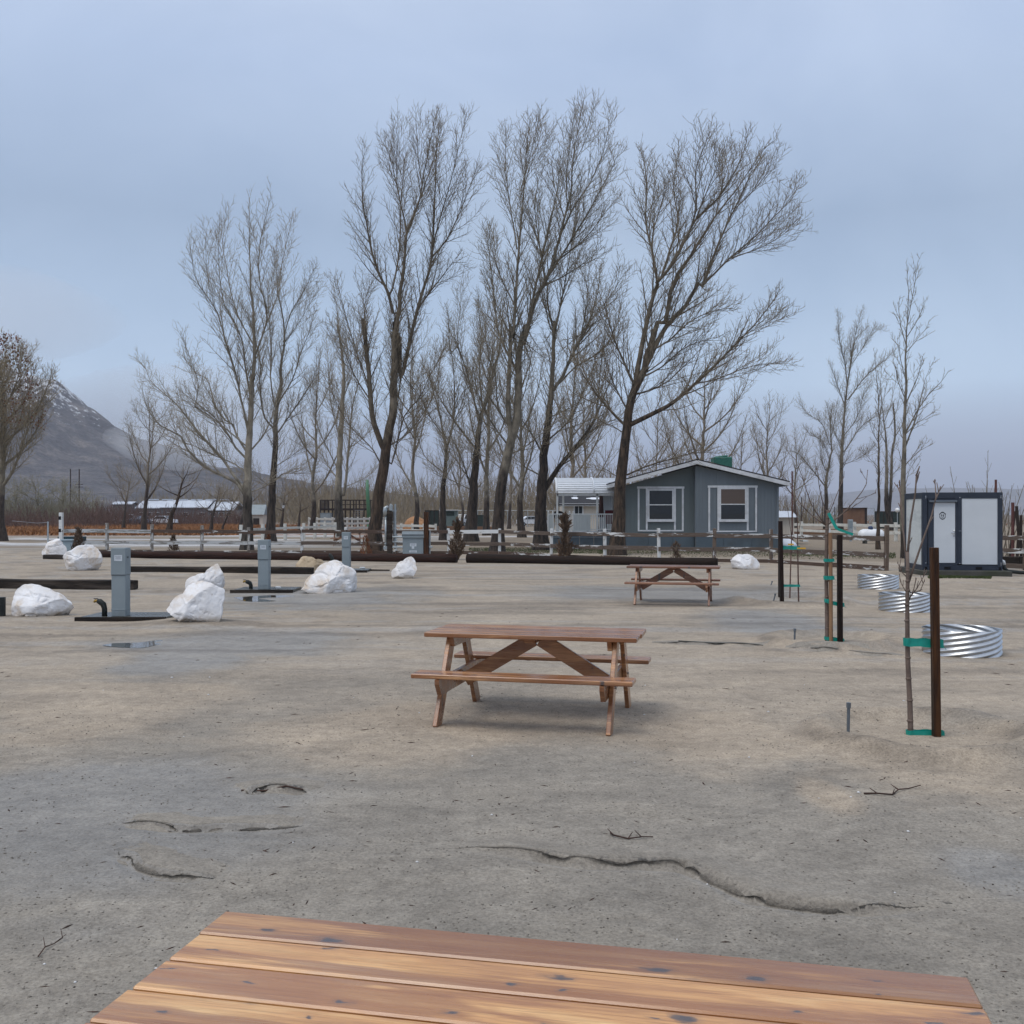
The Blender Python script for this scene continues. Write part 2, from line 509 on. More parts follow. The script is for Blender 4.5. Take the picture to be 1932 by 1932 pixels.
M['dead_shrub'] = mat('dead_shrub', (0.15, 0.10, 0.065), (0.07, 0.046, 0.032), 6, rough=0.9, rand=True)
M['rust_shrub'] = mat('rust_shrub', (0.24, 0.085, 0.03), (0.13, 0.05, 0.02), 6, rough=0.9)
M['dark_wood'] = mat('dark_wood', (0.045, 0.032, 0.028), (0.025, 0.02, 0.018), 3, rough=0.8)
M['green_steel'] = mat('green_steel', (0.075, 0.22, 0.12), (0.06, 0.18, 0.10), 3, rough=0.5)
M['mesh_green'] = mat('dark_green_screen', (0.022, 0.034, 0.032), (0.035, 0.048, 0.044), 4, rough=0.85)
M['sage'] = mat('sage_shed', (0.115, 0.155, 0.15), (0.095, 0.13, 0.125), 3, rough=0.7)
M['shed_brown'] = mat('brown_shed', (0.185, 0.095, 0.05), (0.145, 0.072, 0.04), 2, rough=0.8)
M['tank'] = mat('white_tank', (0.74, 0.77, 0.80), (0.66, 0.68, 0.70), 2, rough=0.4, grime=(0.5, 0.48, 0.44))
M['blue'] = mat('blue_cap', (0.02, 0.045, 0.12), rough=0.5)
M['straw'] = mat('straw_mound', (0.42, 0.22, 0.10), (0.30, 0.15, 0.07), 3, rough=0.95, bmp=0.8, bdist=0.1)
M['bed'] = mat('bed_timber', (0.19, 0.10, 0.055), (0.13, 0.07, 0.04), 2, (0.6, 4, 4), rough=0.8)
M['car_white'] = mat('car_white', (0.72, 0.75, 0.80), rough=0.3)
M['car_blue'] = mat('car_blue', (0.10, 0.14, 0.20), rough=0.3)
M['tyre'] = mat('tyre', (0.02, 0.02, 0.02), rough=0.8)
M['far_wall'] = mat('far_wall', (0.22, 0.21, 0.22), (0.17, 0.165, 0.17), 0.4, rough=0.8)
M['far_roof'] = mat('far_metal_roof', (0.52, 0.56, 0.62), (0.42, 0.46, 0.52), 0.5, rough=0.5)
M['rust_pole'] = mat('rust_pole', (0.12, 0.035, 0.03), (0.07, 0.025, 0.022), 5, rough=0.7)
M['pole'] = mat('utility_pole', (0.045, 0.025, 0.022), (0.03, 0.018, 0.016), 3, rough=0.8)
M['wire'] = mat('wire', (0.30, 0.30, 0.32), rough=0.5)
M['bluebin'] = mat('blue_grey_bin', (0.30, 0.38, 0.43), (0.26, 0.34, 0.39), 2, rough=0.5)
M['teal'] = mat('teal_box', (0.015, 0.05, 0.07), rough=0.5)
def glass_mat():
    m, nt, b = newmat('window_glass')
    b.inputs['Base Color'].default_value = (0.03, 0.036, 0.042, 1)
    b.inputs['Roughness'].default_value = 0.04
    b.inputs['Specular IOR Level'].default_value = 0.42
    return m
M['glass'] = glass_mat()
def glass2():
    m, nt, b = newmat('blind_behind_glass')
    b.inputs['Base Color'].default_value = (0.115, 0.082, 0.062, 1)
    b.inputs['Roughness'].default_value = 0.06
    return m
M['glass_blind'] = glass2()
def rock_mat():
    m, nt, b = newmat('white_quartz')
    v = coords(nt, (1, 1, 1), True)
    n1 = noise(nt, v, 2.2, 6, 0.6)
    r1 = ramp(nt, [(0.3, (0.80, 0.81, 0.83)), (0.55, (0.72, 0.71, 0.71)), (0.75, (0.60, 0.57, 0.54))])
    nt.links.new(n1, r1.inputs[0])
    n2 = noise(nt, v, 1.6, 7, 0.7, 0.4)
    r2 = ramp(nt, [(0.50, (0, 0, 0)), (0.66, (0.8, 0.8, 0.8))])
    nt.links.new(n2, r2.inputs[0])
    c = mix(nt, r2.outputs[0], r1.outputs[0], (0.50, 0.38, 0.25))
    n3 = noise(nt, v, 5, 6, 0.7)
    r3 = ramp(nt, [(0.66, (0, 0, 0)), (0.74, (0.8, 0.8, 0.8))])
    nt.links.new(n3, r3.inputs[0])
    c = mix(nt, r3.outputs[0], c, (0.28, 0.23, 0.18))
    # splashed mud along the foot: soil left on the stone
    tc = N(nt, 'ShaderNodeTexCoord')
    sx = N(nt, 'ShaderNodeSeparateXYZ')
    nt.links.new(tc.outputs['Object'], sx.inputs[0])
    ad = N(nt, 'ShaderNodeMath', operation='ADD')
    mu = N(nt, 'ShaderNodeMath', operation='MULTIPLY'); mu.inputs[1].default_value = 0.35
    nt.links.new(n2, mu.inputs[0])
    nt.links.new(sx.outputs['Z'], ad.inputs[0]); nt.links.new(mu.outputs[0], ad.inputs[1])
    r4 = ramp(nt, [(0.17, (0.85, 0.85, 0.85)), (0.25, (0, 0, 0))])
    nt.links.new(ad.outputs[0], r4.inputs[0])
    c = mix(nt, r4.outputs[0], c, (0.30, 0.25, 0.19))
    nt.links.new(c, b.inputs['Base Color'])
    b.inputs['Roughness'].default_value = 0.6
    bump(nt, b, noise(nt, v, 9, 7, 0.65, 0.5), 0.45, 0.02)
    return m
M['rock'] = rock_mat()
def rock_tan():
    m = mat('tan_quartz', (0.52, 0.42, 0.29), (0.34, 0.25, 0.16), 3.5, rough=0.8, bmp=0.7, bscale=9, bdist=0.03, grime=(0.55, 0.5, 0.42))
    return m
M['rock_tan'] = rock_tan()
def bark_mat(name, old1, old2, young1, young2, twig):
    m, nt, b = newmat(name)
    L = nt.links.new
    at = N(nt, 'ShaderNodeAttribute'); at.attribute_name = 'age'
    v = coords(nt, (1, 1, 0.22), True)
    n1 = noise(nt, v, 7, 6, 0.7, 0.4)
    ro = ramp(nt, [(0.40, old1), (0.60, old2)]); L(n1, ro.inputs[0])
    v2 = coords(nt, (1, 1, 0.6), True)
    n2 = noise(nt, v2, 3.0, 5, 0.65)
    ry = ramp(nt, [(0.35, young1), (0.65, young2)]); L(n2, ry.inputs[0])
    ad = N(nt, 'ShaderNodeMath', operation='ADD'); L(at.outputs['Fac'], ad.inputs[0])
    mm = N(nt, 'ShaderNodeMath', operation='MULTIPLY_ADD'); mm.inputs[1].default_value = 0.5; mm.inputs[2].default_value = -0.25
    L(n2, mm.inputs[0]); L(mm.outputs[0], ad.inputs[1])
    r1 = ramp(nt, [(0.45, (0, 0, 0)), (0.72, (1, 1, 1))]); L(ad.outputs[0], r1.inputs[0])
    r0 = ramp(nt, [(0.0, (1, 1, 1)), (0.16, (0, 0, 0))]); L(at.outputs['Fac'], r0.inputs[0])
    c = mix(nt, r1.outputs[0], ry.outputs[0], ro.outputs[0])
    c = mix(nt, r0.outputs[0], c, twig)
    L(c, b.inputs['Base Color'])
    b.inputs['Roughness'].default_value = 0.85
    bump(nt, b, n1, 1.0, 0.09)
    return m
M['bark'] = bark_mat('cottonwood_bark', (0.009, 0.007, 0.006), (0.058, 0.042, 0.032), (0.25, 0.22, 0.17), (0.10, 0.088, 0.068), (0.32, 0.265, 0.18))
M['bark_brown'] = bark_mat('brown_bark', (0.012, 0.008, 0.005), (0.085, 0.055, 0.035), (0.215, 0.18, 0.135), (0.085, 0.070, 0.052), (0.305, 0.25, 0.17))
M['bark_far'] = bark_mat('far_bark', (0.03, 0.022, 0.018), (0.07, 0.052, 0.04), (0.24, 0.205, 0.155), (0.16, 0.132, 0.10), (0.33, 0.275, 0.19))
M['bark_pale'] = bark_mat('pale_bark', (0.012, 0.010, 0.008), (0.075, 0.06, 0.048), (0.34, 0.30, 0.235), (0.17, 0.15, 0.118), (0.38, 0.32, 0.225))
M['bark_tan'] = bark_mat('tan_bark', (0.03, 0.022, 0.018), (0.07, 0.052, 0.04), (0.24, 0.205, 0.145), (0.16, 0.135, 0.10), (0.36, 0.29, 0.18))
M['sapling'] = mat('sapling_bark', (0.17, 0.125, 0.10), (0.10, 0.072, 0.06), 9, (1, 1, 0.5), rough=0.8, bmp=0.4)
M['sapling_red'] = mat('red_sapling_bark', (0.12, 0.06, 0.045), (0.07, 0.038, 0.03), 9, rough=0.8)
M['brush_red'] = mat('willow_brush', (0.135, 0.078, 0.062), (0.092, 0.055, 0.046), 0.8, rough=0.95)
M['brush_tan'] = mat('tan_brush', (0.27, 0.22, 0.145), (0.20, 0.16, 0.11), 0.5, rough=0.95)
M['brush_olive'] = mat('olive_brush', (0.21, 0.195, 0.13), (0.155, 0.14, 0.095), 0.6, rough=0.95)
M['dry_leaf'] = mat('dry_leaf', (0.22, 0.095, 0.05), (0.14, 0.06, 0.035), 2, rough=0.9)
M['dry_grass'] = mat('dry_grass', (0.30, 0.135, 0.05), (0.22, 0.105, 0.045), 0.3, rough=0.95)
M['green_grass'] = mat('green_grass', (0.045, 0.065, 0.022), (0.075, 0.088, 0.036), 0.8, rough=0.95)
M['pebble'] = mat('grit', (0.26, 0.235, 0.20), (0.13, 0.115, 0.095), 3.0, rough=0.8)
M['twig'] = mat('fallen_twig', (0.075, 0.04, 0.03), (0.04, 0.025, 0.02), 9, rough=0.8)
M['chip'] = mat('white_chip', (0.7, 0.7, 0.7), rough=0.7)
M['water'] = None
def water_mat():
    m, nt, b = newmat('puddle_water')
    v = coords(nt)
    b.inputs['Base Color'].default_value = (0.05, 0.047, 0.042, 1)
    b.inputs['Roughness'].default_value = 0.03
    b.inputs['Specular IOR Level'].default_value = 0.5
    bump(nt, b, noise(nt, v, 6, 3), 0.05, 0.005)
    return m
M['water'] = water_mat()

# ------------------------------------------------------------------ ground: one sheet out to the horizon
def seg_d(x, y, pts):
    """distance to a polyline, signed side, and position along 0..1"""
    best = np.full(x.shape, 1e9); side = np.zeros(x.shape); tt = np.zeros(x.shape)
    n = len(pts) - 1
    for i in range(n):
        ax, ay = pts[i][0], pts[i][1]; bx, by = pts[i + 1][0], pts[i + 1][1]
        dx, dy = bx - ax, by - ay
        l2 = dx * dx + dy * dy + 1e-12
        t = np.clip(((x - ax) * dx + (y - ay) * dy) / l2, 0, 1)
        d = np.hypot(x - ax - t * dx, y - ay - t * dy)
        c = d < best
        best = np.where(c, d, best)
        side = np.where(c, np.sign(dx * (y - ay) - dy * (x - ax)), side)
        tt = np.where(c, (i + t) / n, tt)
    return best, side, tt
RILLS = [([(830, 1602), (960, 1610), (1100, 1631), (1230, 1634), (1290, 1640), (1340, 1665), (1420, 1700), (1520, 1718), (1650, 1716), (1800, 1708)], .045, .026),
         ([(225, 1553), (290, 1556), (360, 1564), (440, 1561), (570, 1556)], .05, .02),
         ([(465, 1495), (500, 1488), (540, 1488), (580, 1494)], .03, .03),
         ([(215, 1600), (260, 1630), (310, 1648), (400, 1660)], .05, .02),
         ([(1480, 1225), (1600, 1232), (1700, 1240)], .07, .02),
         ([(1230, 1212), (1350, 1214), (1440, 1220)], .06, .02)]
RILLS = [([tuple(G(*p))[:2] for p in pts], wd, dp) for pts, wd, dp in RILLS]
MOUNDS = [(3.32, 8.28, .80, .105), (4.5, 14.4, .85, .10), (5.7, 21.0, 1.1, .10)]
HUMPS = [(-4.9, 16.7, .9, .05), (-9.5, 32.5, 2.0, .06), (-1.9, 25.5, 1.3, .05), (-3.1, 22.4, 1.2, .05), (11.9, 27.6, 2.4, .08), (5.3, 33.0, 2.2, .08), (-5.4, 17.1, .7, .05),
         (6.9, 22, 1.0, .05), (2.6, 6.3, .7, .03)]
def ground_h(x, y):
    x = np.asarray(x, float); y = np.asarray(y, float)
    r = np.hypot(x, y)
    fade = np.clip(60 / np.maximum(r, 60), 0, 1)
    h = .03 * fbm(x * .22, y * .3, 3, 3) * fade
    h = h + .012 * fbm(x * 1.1, y * 1.7, 4, 9) * np.clip(14 / np.maximum(r, 14), 0, 1)
    h = h + .005 * fbm(x * 5, y * 6, 3, 21) * np.clip(1.4 - r / 12, 0, 1)
    for cx, cy, rad, a in MOUNDS:
        d = np.hypot(x - cx, y - cy) / rad
        wob = 1 + .25 * fbm(x * 1.3, y * 1.3, 3, 40)
        h = h + a * wob * np.exp(-((d - 1) / .20) ** 2) + .15 * a * np.exp(-(d / .5) ** 2)
        h = h + .02 * np.exp(-((d - 1) / .5) ** 2) * fbm(x * 4, y * 4, 3, 44)
    for cx, cy, rad, a in HUMPS:
        h = h + a * np.exp(-((x - cx) ** 2 + (y - cy) ** 2) / rad ** 2)
    near = r < 18
    if np.any(near):
        xs, ys = x[near], y[near]
        hh = np.zeros(xs.shape)
        for pts, wd, dp in RILLS:
            d, sd_, t = seg_d(xs + .03 * fbm(xs * 3, ys * 3, 2, 5), ys + .03 * fbm(xs * 3, ys * 3, 2, 6), pts)
            en = smooth01(np.minimum(t, 1 - t) * 6)
            s_ = d * sd_
            hh += en * dp * (1.1 * smooth01(s_ / .022 + .5) * np.exp(-np.maximum(s_, 0) / .22) - .9 * np.exp(-((s_ + .03) / .04) ** 2))
        h = h.copy()
        h[near] += hh
    return h
def gz(x, y):
    return float(ground_h(np.array([x]), np.array([y]))[0])
def GP(px, py, dz=0.0):
    p = G(px, py)
    p.z = gz(p.x, p.y) + dz
    return p

def mesh_np(name, verts, quads, mats):
    me = bpy.data.meshes.new(name)
    k = quads.shape[1]
    me.vertices.add(len(verts)); me.loops.add(quads.size); me.polygons.add(len(quads))
    me.vertices.foreach_set('co', verts.astype(np.float32).ravel())
    me.loops.foreach_set('vertex_index', quads.astype(np.int32).ravel())
    me.polygons.foreach_set('loop_start', np.arange(0, quads.size, k, dtype=np.int32))
    me.polygons.foreach_set('use_smooth', np.ones(len(quads), bool))
    for m in mats:
        me.materials.append(m)
    me.update(calc_edges=True)
    return me
def colattr(me, name, rgb):
    a = me.attributes.new(name, 'FLOAT_COLOR', 'POINT')
    c = np.ones((len(rgb), 4), np.float32); c[:, :3] = rgb
    a.data.foreach_set('color', c.ravel())
def fltattr(me, name, v):
    a = me.attributes.new(name, 'FLOAT', 'POINT')
    a.data.foreach_set('value', np.asarray(v, np.float32))

def patch(x, y, px0, px1, py0, py1, soft=.35, seed=0):
    """soft-edged ragged patch of soil that spans the given ground stretch"""
    a = G(px0, py1); b = G(px1, py1); c = G((px0 + px1) / 2, py0); m = G((px0 + px1) / 2, (py0 + py1) / 2)
    cy = (a.y + c.y) / 2; ry = abs(c.y - a.y) / 2
    cx = (px0 + px1) / 2; cx = (cx - CX) / F * cy; rx = (px1 - px0) / 2 / F * cy
    u = (x - cx) / rx; v = (y - cy) / ry
    d = np.sqrt(u * u + v * v) + .55 * fbm(x * 1.1 + seed, y * 1.6, 5, 60 + seed, .62)
    return 1 - smooth01((d - (1 - soft)) / (2 * soft))

def build_ground():
    RAD = 6000.0
    rr = [0.6]
    while rr[-1] < 2: rr.append(rr[-1] * 1.02)
    while rr[-1] < 3: rr.append(rr[-1] * 1.008)
    while rr[-1] < 7: rr.append(rr[-1] * 1.0035)
    while rr[-1] < 10: rr.append(rr[-1] * 1.007)
    while rr[-1] < 30: rr.append(rr[-1] * 1.012)
    while rr[-1] < 220: rr.append(rr[-1] * 1.02)
    while rr[-1] < RAD: rr.append(rr[-1] * 1.06)
    rr = np.array(rr)
    an = np.concatenate([np.arange(-32, 32, .22), np.arange(32, 328, 4.0)])
    an = np.radians(an)
    RR, AA = np.meshgrid(rr, an, indexing='ij')
    X = RR * np.sin(AA); Y = RR * np.cos(AA)
    x, y = X.ravel(), Y.ravel()
    z = ground_h(x, y)
    nR, nA = RR.shape
    i = np.arange(nR - 1)[:, None]; j = np.arange(nA)[None, :]
    q = np.stack([(i * nA + j), (i * nA + (j + 1) % nA), ((i + 1) * nA + (j + 1) % nA), ((i + 1) * nA + j)], -1).reshape(-1, 4)
    q = q[:, ::-1]
    verts = np.stack([x, y, z], 1)
    # centre cap
    verts = np.vstack([verts, [[0, 0, 0]]])
    me = mesh_np('ground', verts, q, [])
    cap = [(k, (k + 1) % nA, len(verts) - 1) for k in range(nA)]
    x = verts[:, 0]; y = verts[:, 1]; r = np.hypot(x, y)
    SAND = np.array([.345, .288, .222]); GREY = np.array([.245, .222, .188]); WET = np.array([.225, .212, .192])
    PALE = np.array([.33, .32, .305]); SNOW = np.array([.74, .77, .82]); FIELD = np.array([.12, .09, .062]); MUD_SHADE = np.array([.12, .102, .084]); ORANGE = np.array([.20, .105, .05])
    f1 = fbm(x * .35, y * .55, 5, 71); f2 = fbm(x * .12, y * .3, 4, 77)
    sand = smooth01((r - 6.5) / 6 + .5 * f1) * .8
    for k, p in enumerate([(480, 1010, 1320, 1450), (-60, 440, 1270, 1400), (1110, 1580, 1330, 1460), (1480, 1960, 1335, 1510), (230, 760, 1125, 1200), (1340, 1960, 1190, 1270), (1500, 1600, 1460, 1540)]):
        sand = np.maximum(sand, .95 * patch(x, y, *p, .4, k))
    wet = smooth01(.15 + 1.6 * fbm(x * .25 + 3, y * .6, 4, 83) - sand * .55) * np.clip(r / 5, .35, 1)
    wet = np.where(r > 46, wet * .4, wet)
    blu = 0
    for k, p in enumerate([(-200, 560, 1425, 1720), (180, 720, 1192, 1240), (400, 800, 1108, 1152), (960, 1560, 1104, 1136), (1330, 1570, 1150, 1200), (1780, 2000, 1600, 1700), (240, 480, 1210, 1280)]):
        pp = patch(x, y, *p, .45, 20 + k)
        blu = np.maximum(blu, pp)
    sand = sand * (1 - .85 * blu)
    wet = np.maximum(wet * .6, blu)
    c = GREY + (SAND - GREY) * sand[:, None]
    c = c + (WET - c) * (.75 * wet * (1 - .6 * sand))[:, None]
    c = c * (1 + .15 * f1 + .15 * fbm(x * 1.7, y * 2.6, 5, 91) * np.clip(20 / np.maximum(r, 20), 0, 1))[:, None]
    # shade and damp painted on rill lips; churned soil round young trees; drag marks
    damp = np.zeros(len(x))
    nearm = r < 18
    xs, ys = x[nearm], y[nearm]
    wx, wy = xs + .03 * fbm(xs * 3, ys * 3, 2, 5), ys + .03 * fbm(xs * 3, ys * 3, 2, 6)
    gap = smooth01(.5 + 1.6 * fbm(xs * 2.6, ys * 2.6, 3, 53))
    rill_shade = np.zeros(xs.shape); sm_ = np.zeros(xs.shape)
    for pts, wd, dp in RILLS:
        d, sd_, t = seg_d(wx, wy, pts)
        en = smooth01(np.minimum(t, 1 - t) * 5) * min(1, dp / .018)
        rill_shade = np.maximum(rill_shade, en * np.exp(-((d * sd_ - .004) / .013) ** 2))
        sm_ = np.maximum(sm_, en * np.exp(-((d * sd_ + .06) / .04) ** 2))
    damp[nearm] = rill_shade * (.35 + .65 * gap)
    for cx, cy, rad, a in MOUNDS:
        d = np.hypot(x - cx, y - cy) / rad + .30 * fbm(x * 1.6, y * 1.6, 4, 44)
        damp = np.maximum(damp, .85 * np.exp(-((d - 1.05) / .18) ** 2) * smooth01(.5 + 1.2 * fbm(x * 2.2, y * 2.6, 3, 48)))
    strk = smooth01((fbm(x * .22, y * 2.3, 5, 121) - .16) / .2) * smooth01((r - 9) / 5)
    strk2 = smooth01((fbm(x * .16 + 7, y * 3.1, 4, 125) - .2) / .16) * smooth01((r - 10) / 6)
    damp = np.maximum(damp, .55 * strk)
    c = c + (MUD_SHADE - c) * (.85 * damp)[:, None]
    c = c + (PALE * .9 - c) * (.5 * strk2 * (1 - damp))[:, None]
    c[nearm] = c[nearm] + (PALE * .80 - c[nearm]) * (.5 * sm_)[:, None]
    # beyond the rail fence: drier road, melting snow, winter grass
    yf = 47.5 - np.clip(x, -30, 25) * .0 - np.clip((x + 2) * .75, 0, 16)
    far = smooth01((y - yf - 1.5) / 3) * (y > 0)
    base2 = SAND * np.array([.66, .64, .60])
    pale = smooth01(.5 + 1.5 * fbm(x * .06, y * .25, 4, 101)) * smooth01((-x - 2) / 6) * smooth01((y - 47) / 3)
    c2 = base2 + (PALE - base2) * pale[:, None]
    sn = smooth01((fbm(x * .05 + 9, y * .22, 5, 107) - .22) / .12) * smooth01((-x + 12) / 14) * smooth01((y - 52) / 8) * smooth01((150 - y) / 30)
    c2 = c2 + (SNOW - c2) * (.5 * sn)[:, None]
    orange = smooth01((y - 84 + 10 * fbm(x * .05, y * .1, 3, 111)) / 8) * smooth01((-x - 3 + .0 * y) / 14) * smooth01((230 - y) / 60)
    c2 = c2 + (ORANGE - c2) * (orange * (1 - .8 * (sn > .5)))[:, None]
    fld = smooth01((y - 130) / 60)
    c2 = c2 + (FIELD * (1 + .25 * f2)[:, None] - c2) * (fld * (1 - .6 * orange))[:, None]
    c = c + (c2 - c) * far[:, None]
    behind = y < 0
    wet = wet * (1 - .6 * far) + .45 * far * pale
    colattr(me, 'soil', np.clip(c, .02, .9))
    fltattr(me, 'wet', wet)
    m, nt, b = newmat('sandy_ground')
    L = nt.links.new
    at = N(nt, 'ShaderNodeAttribute'); at.attribute_name = 'soil'
    aw = N(nt, 'ShaderNodeAttribute'); aw.attribute_name = 'wet'
    v = coords(nt)
    g1 = noise(nt, v, 55, 4, 0.75)
    g2 = noise(nt, v, 9, 5, 0.65)
    vs = coords(nt, (.8, 1.25, 1))
    g3 = noise(nt, vs, 1.5, 8, 0.72, 0.4)
    r1 = ramp(nt, [(0.25, (.52, .51, .50)), (0.5, (1, 1, 1)), (0.75, (1.38, 1.38, 1.38))]); L(g1, r1.inputs[0])
    r2 = ramp(nt, [(0.28, (.80, .79, .78)), (0.72, (1.16, 1.16, 1.16))]); L(g2, r2.inputs[0])
    r3 = ramp(nt, [(0.32, (.78, .78, .78)), (0.5, (1, 1, 1)), (0.66, (1.12, 1.11, 1.09))]); L(g3, r3.inputs[0])
    c = mix(nt, 1.0, at.outputs['Color'], r1.outputs[0], 'MULTIPLY')
    c = mix(nt, 1.0, c, r2.outputs[0], 'MULTIPLY')
    c = mix(nt, 1.0, c, r3.outputs[0], 'MULTIPLY')
    # specks of dark and light grit
    vo = N(nt, 'ShaderNodeTexVoronoi'); vo.inputs['Scale'].default_value = 60; L(v, vo.inputs['Vector'])
    rs = ramp(nt, [(0.10, (1, 1, 1)), (0.17, (0, 0, 0))]); L(vo.outputs['Distance'], rs.inputs[0])
    sp = N(nt, 'ShaderNodeSeparateColor'); L(vo.outputs['Color'], sp.inputs[0])
    gt = ramp(nt, [(0.62, (0, 0, 0)), (0.68, (.5, .5, .5))]); L(sp.outputs[0], gt.inputs[0])
    sf = N(nt, 'ShaderNodeMath', operation='MULTIPLY'); L(rs.outputs[0], sf.inputs[0]); L(gt.outputs[0], sf.inputs[1])
    rc = ramp(nt, [(0.35, (.045, .04, .036)), (0.7, (.10, .085, .07)), (0.9, (.42, .40, .37))]); L(sp.outputs[1], rc.inputs[0])
    c = mix(nt, sf.outputs[0], c, rc.outputs[0])
    L(c, b.inputs['Base Color'])
    ad = N(nt, 'ShaderNodeMath', operation='MULTIPLY_ADD'); ad.inputs[1].default_value = .8; ad.inputs[2].default_value = -.4
    L(g3, ad.inputs[0])
    wa = N(nt, 'ShaderNodeMath', operation='ADD'); L(aw.outputs['Fac'], wa.inputs[0]); L(ad.outputs[0], wa.inputs[1])
    rw = ramp(nt, [(0.25, (.95, .95, .95)), (0.6, (.78, .78, .78)), (0.95, (.50, .50, .50))]); L(wa.outputs[0], rw.inputs[0])
    L(rw.outputs[0], b.inputs['Roughness'])
    hh = N(nt, 'ShaderNodeMath', operation='MULTIPLY_ADD'); hh.inputs[1].default_value = .35
    L(g1, hh.inputs[0]); L(g2, hh.inputs[2])
    h2 = N(nt, 'ShaderNodeMath', operation='ADD'); L(hh.outputs[0], h2.inputs[0]); L(g3, h2.inputs[1])
    bump(nt, b, h2.outputs[0], 0.9, 0.02)
    me.materials.append(m)
    # close the small hole under the camera
    cm = MB(); cm.add([tuple(verts[k]) for k in range(nA)] + [(0, 0, 0)], cap)
    o = link('ground', me)
    struct(o)
    return m
SOIL = build_ground()

# ------------------------------------------------------------------ mountain and far rise
def build_mountain():
    prof = [(-900, 420), (-500, 480), (-250, 560), (-60, 640), (0, 668), (55, 697), (80, 712), (110, 727), (150, 757), (190, 787), (215, 808), (245, 822), (290, 838), (340, 852),
            (420, 878), (520, 900), (680, 925), (900, 948), (1200, 966)]
    D0, D1, D2 = 850.0, 1500.0, 2300.0
    nu, nv = 260, 90
    px = np.linspace(-900, 1200, nu)
    zr = np.interp(px, [p[0] for p in prof], [p[1] for p in prof])
    zr = np.minimum(CAM_H + (HY - zr) / F * D1, 400)
    X1 = (px - CX) / F * D1
    v = np.linspace(0, 1, nv)
    U, V = np.meshgrid(X1, v, indexing='ij')
    ZR = np.repeat(zr[:, None], nv, 1)
    up = V < .6
    t = np.where(up, V / .6, (1 - V) / .4)
    Y = np.where(up, D0 + (D1 - D0) * t, D1 + (D2 - D1) * (1 - t))
    prof_t = t ** 1.25
    rid = 1 - np.abs(fbm(U / 145 + Y / 500, Y / 390 - U / 500, 5, 131))
    ero = (rid - .75)
    Z = ZR * prof_t + ZR * .42 * ero * t * (1.2 - t) * 2 + 4 * fbm(U / 34, Y / 34, 4, 137) * t
    Z = np.where(t < .02, -2, Z)
    verts = np.stack([U, Y, Z], -1).reshape(-1, 3)
    i = np.arange(nu - 1)[:, None]; j = np.arange(nv - 1)[None, :]
    q = np.stack([i * nv + j, (i + 1) * nv + j, (i + 1) * nv + j + 1, i * nv + j + 1], -1).reshape(-1, 4)
    m, nt, b = newmat('mountain_scrub')
    L = nt.links.new
    vv = coords(nt, (.001, .001, .001))
    n1 = noise(nt, vv, 25, 8, .65); n2 = noise(nt, vv, 75, 6, .7)
    rp = ramp(nt, [(.32, (.028, .028, .036)), (.5, (.075, .070, .076)), (.68, (.165, .145, .135))]); L(n1, rp.inputs[0])
    tc = N(nt, 'ShaderNodeTexCoord'); sx = N(nt, 'ShaderNodeSeparateXYZ'); L(tc.outputs['Object'], sx.inputs[0])
    mr = N(nt, 'ShaderNodeMapRange'); mr.inputs['From Min'].default_value = 105; mr.inputs['From Max'].default_value = 235; L(sx.outputs['Z'], mr.inputs['Value'])
    ml = N(nt, 'ShaderNodeMath', operation='MULTIPLY_ADD'); ml.inputs[1].default_value = .34; L(mr.outputs[0], ml.inputs[0]); L(n2, ml.inputs[2])
    rs = ramp(nt, [(.68, (0, 0, 0)), (.74, (.8, .8, .8))]); L(ml.outputs[0], rs.inputs[0])
    n3 = noise(nt, vv, 210, 4, .7)
    r3 = ramp(nt, [(.35, (.55, .55, .58)), (.65, (1.35, 1.33, 1.3))]); L(n3, r3.inputs[0])
    c = mix(nt, 1.0, rp.outputs[0], r3.outputs[0], 'MULTIPLY')
    c = mix(nt, rs.outputs[0], c, (.75, .78, .82))
    L(c, b.inputs['Base Color']); b.inputs['Roughness'].default_value = .95
    bump(nt, b, n1, 1.0, 16)
    o = link('mountain', mesh_np('mountain', verts, q, [m]))
    struct(o)
    # low rise on the far right horizon
    nu, nv = 140, 12
    px = np.linspace(700, 3200, nu)
    X1 = (px - CX) / F * 5200
    zt = 110 + 60 * fbm(px / 420, px * 0 + 2, 4, 151) + 60 * smooth01((px - 1300) / 700)
    zt = zt * smooth01((px - 700) / 500)
    U, V = np.meshgrid(X1, np.linspace(0, 1, nv), indexing='ij')
    Z = zt[:, None] * np.sin(V * math.pi) ** .8 - 1 + 5 * fbm(U / 200, V * 5, 4, 157)
    verts = np.stack([U, 4700 + V * 900, Z], -1).reshape(-1, 3)
    i = np.arange(nu - 1)[:, None]; j = np.arange(nv - 1)[None, :]
    q = np.stack([i * nv + j, (i + 1) * nv + j, (i + 1) * nv + j + 1, i * nv + j + 1], -1).reshape(-1, 4)
    struct(link('hills', mesh_np('hills', verts, q, [m])))
build_mountain()
def build_haze():
    mb = MB().box((0, 0, 0), (12600, 12600, 470))
    m = bpy.data.materials.new('haze')
    m.use_nodes = True
    nt = m.node_tree
    nt.nodes.clear()
    out = N(nt, 'ShaderNodeOutputMaterial')
    pv = N(nt, 'ShaderNodeVolumePrincipled')
    pv.inputs['Color'].default_value = (.78, .84, .95, 1)
    pv.inputs['Density'].default_value = 0.00016
    nt.links.new(pv.outputs[0], out.inputs['Volume'])
    o = obj('haze', mb, m, loc=(0, 0, 470 / 2 - 3.2))
    stuff(o)
build_haze()

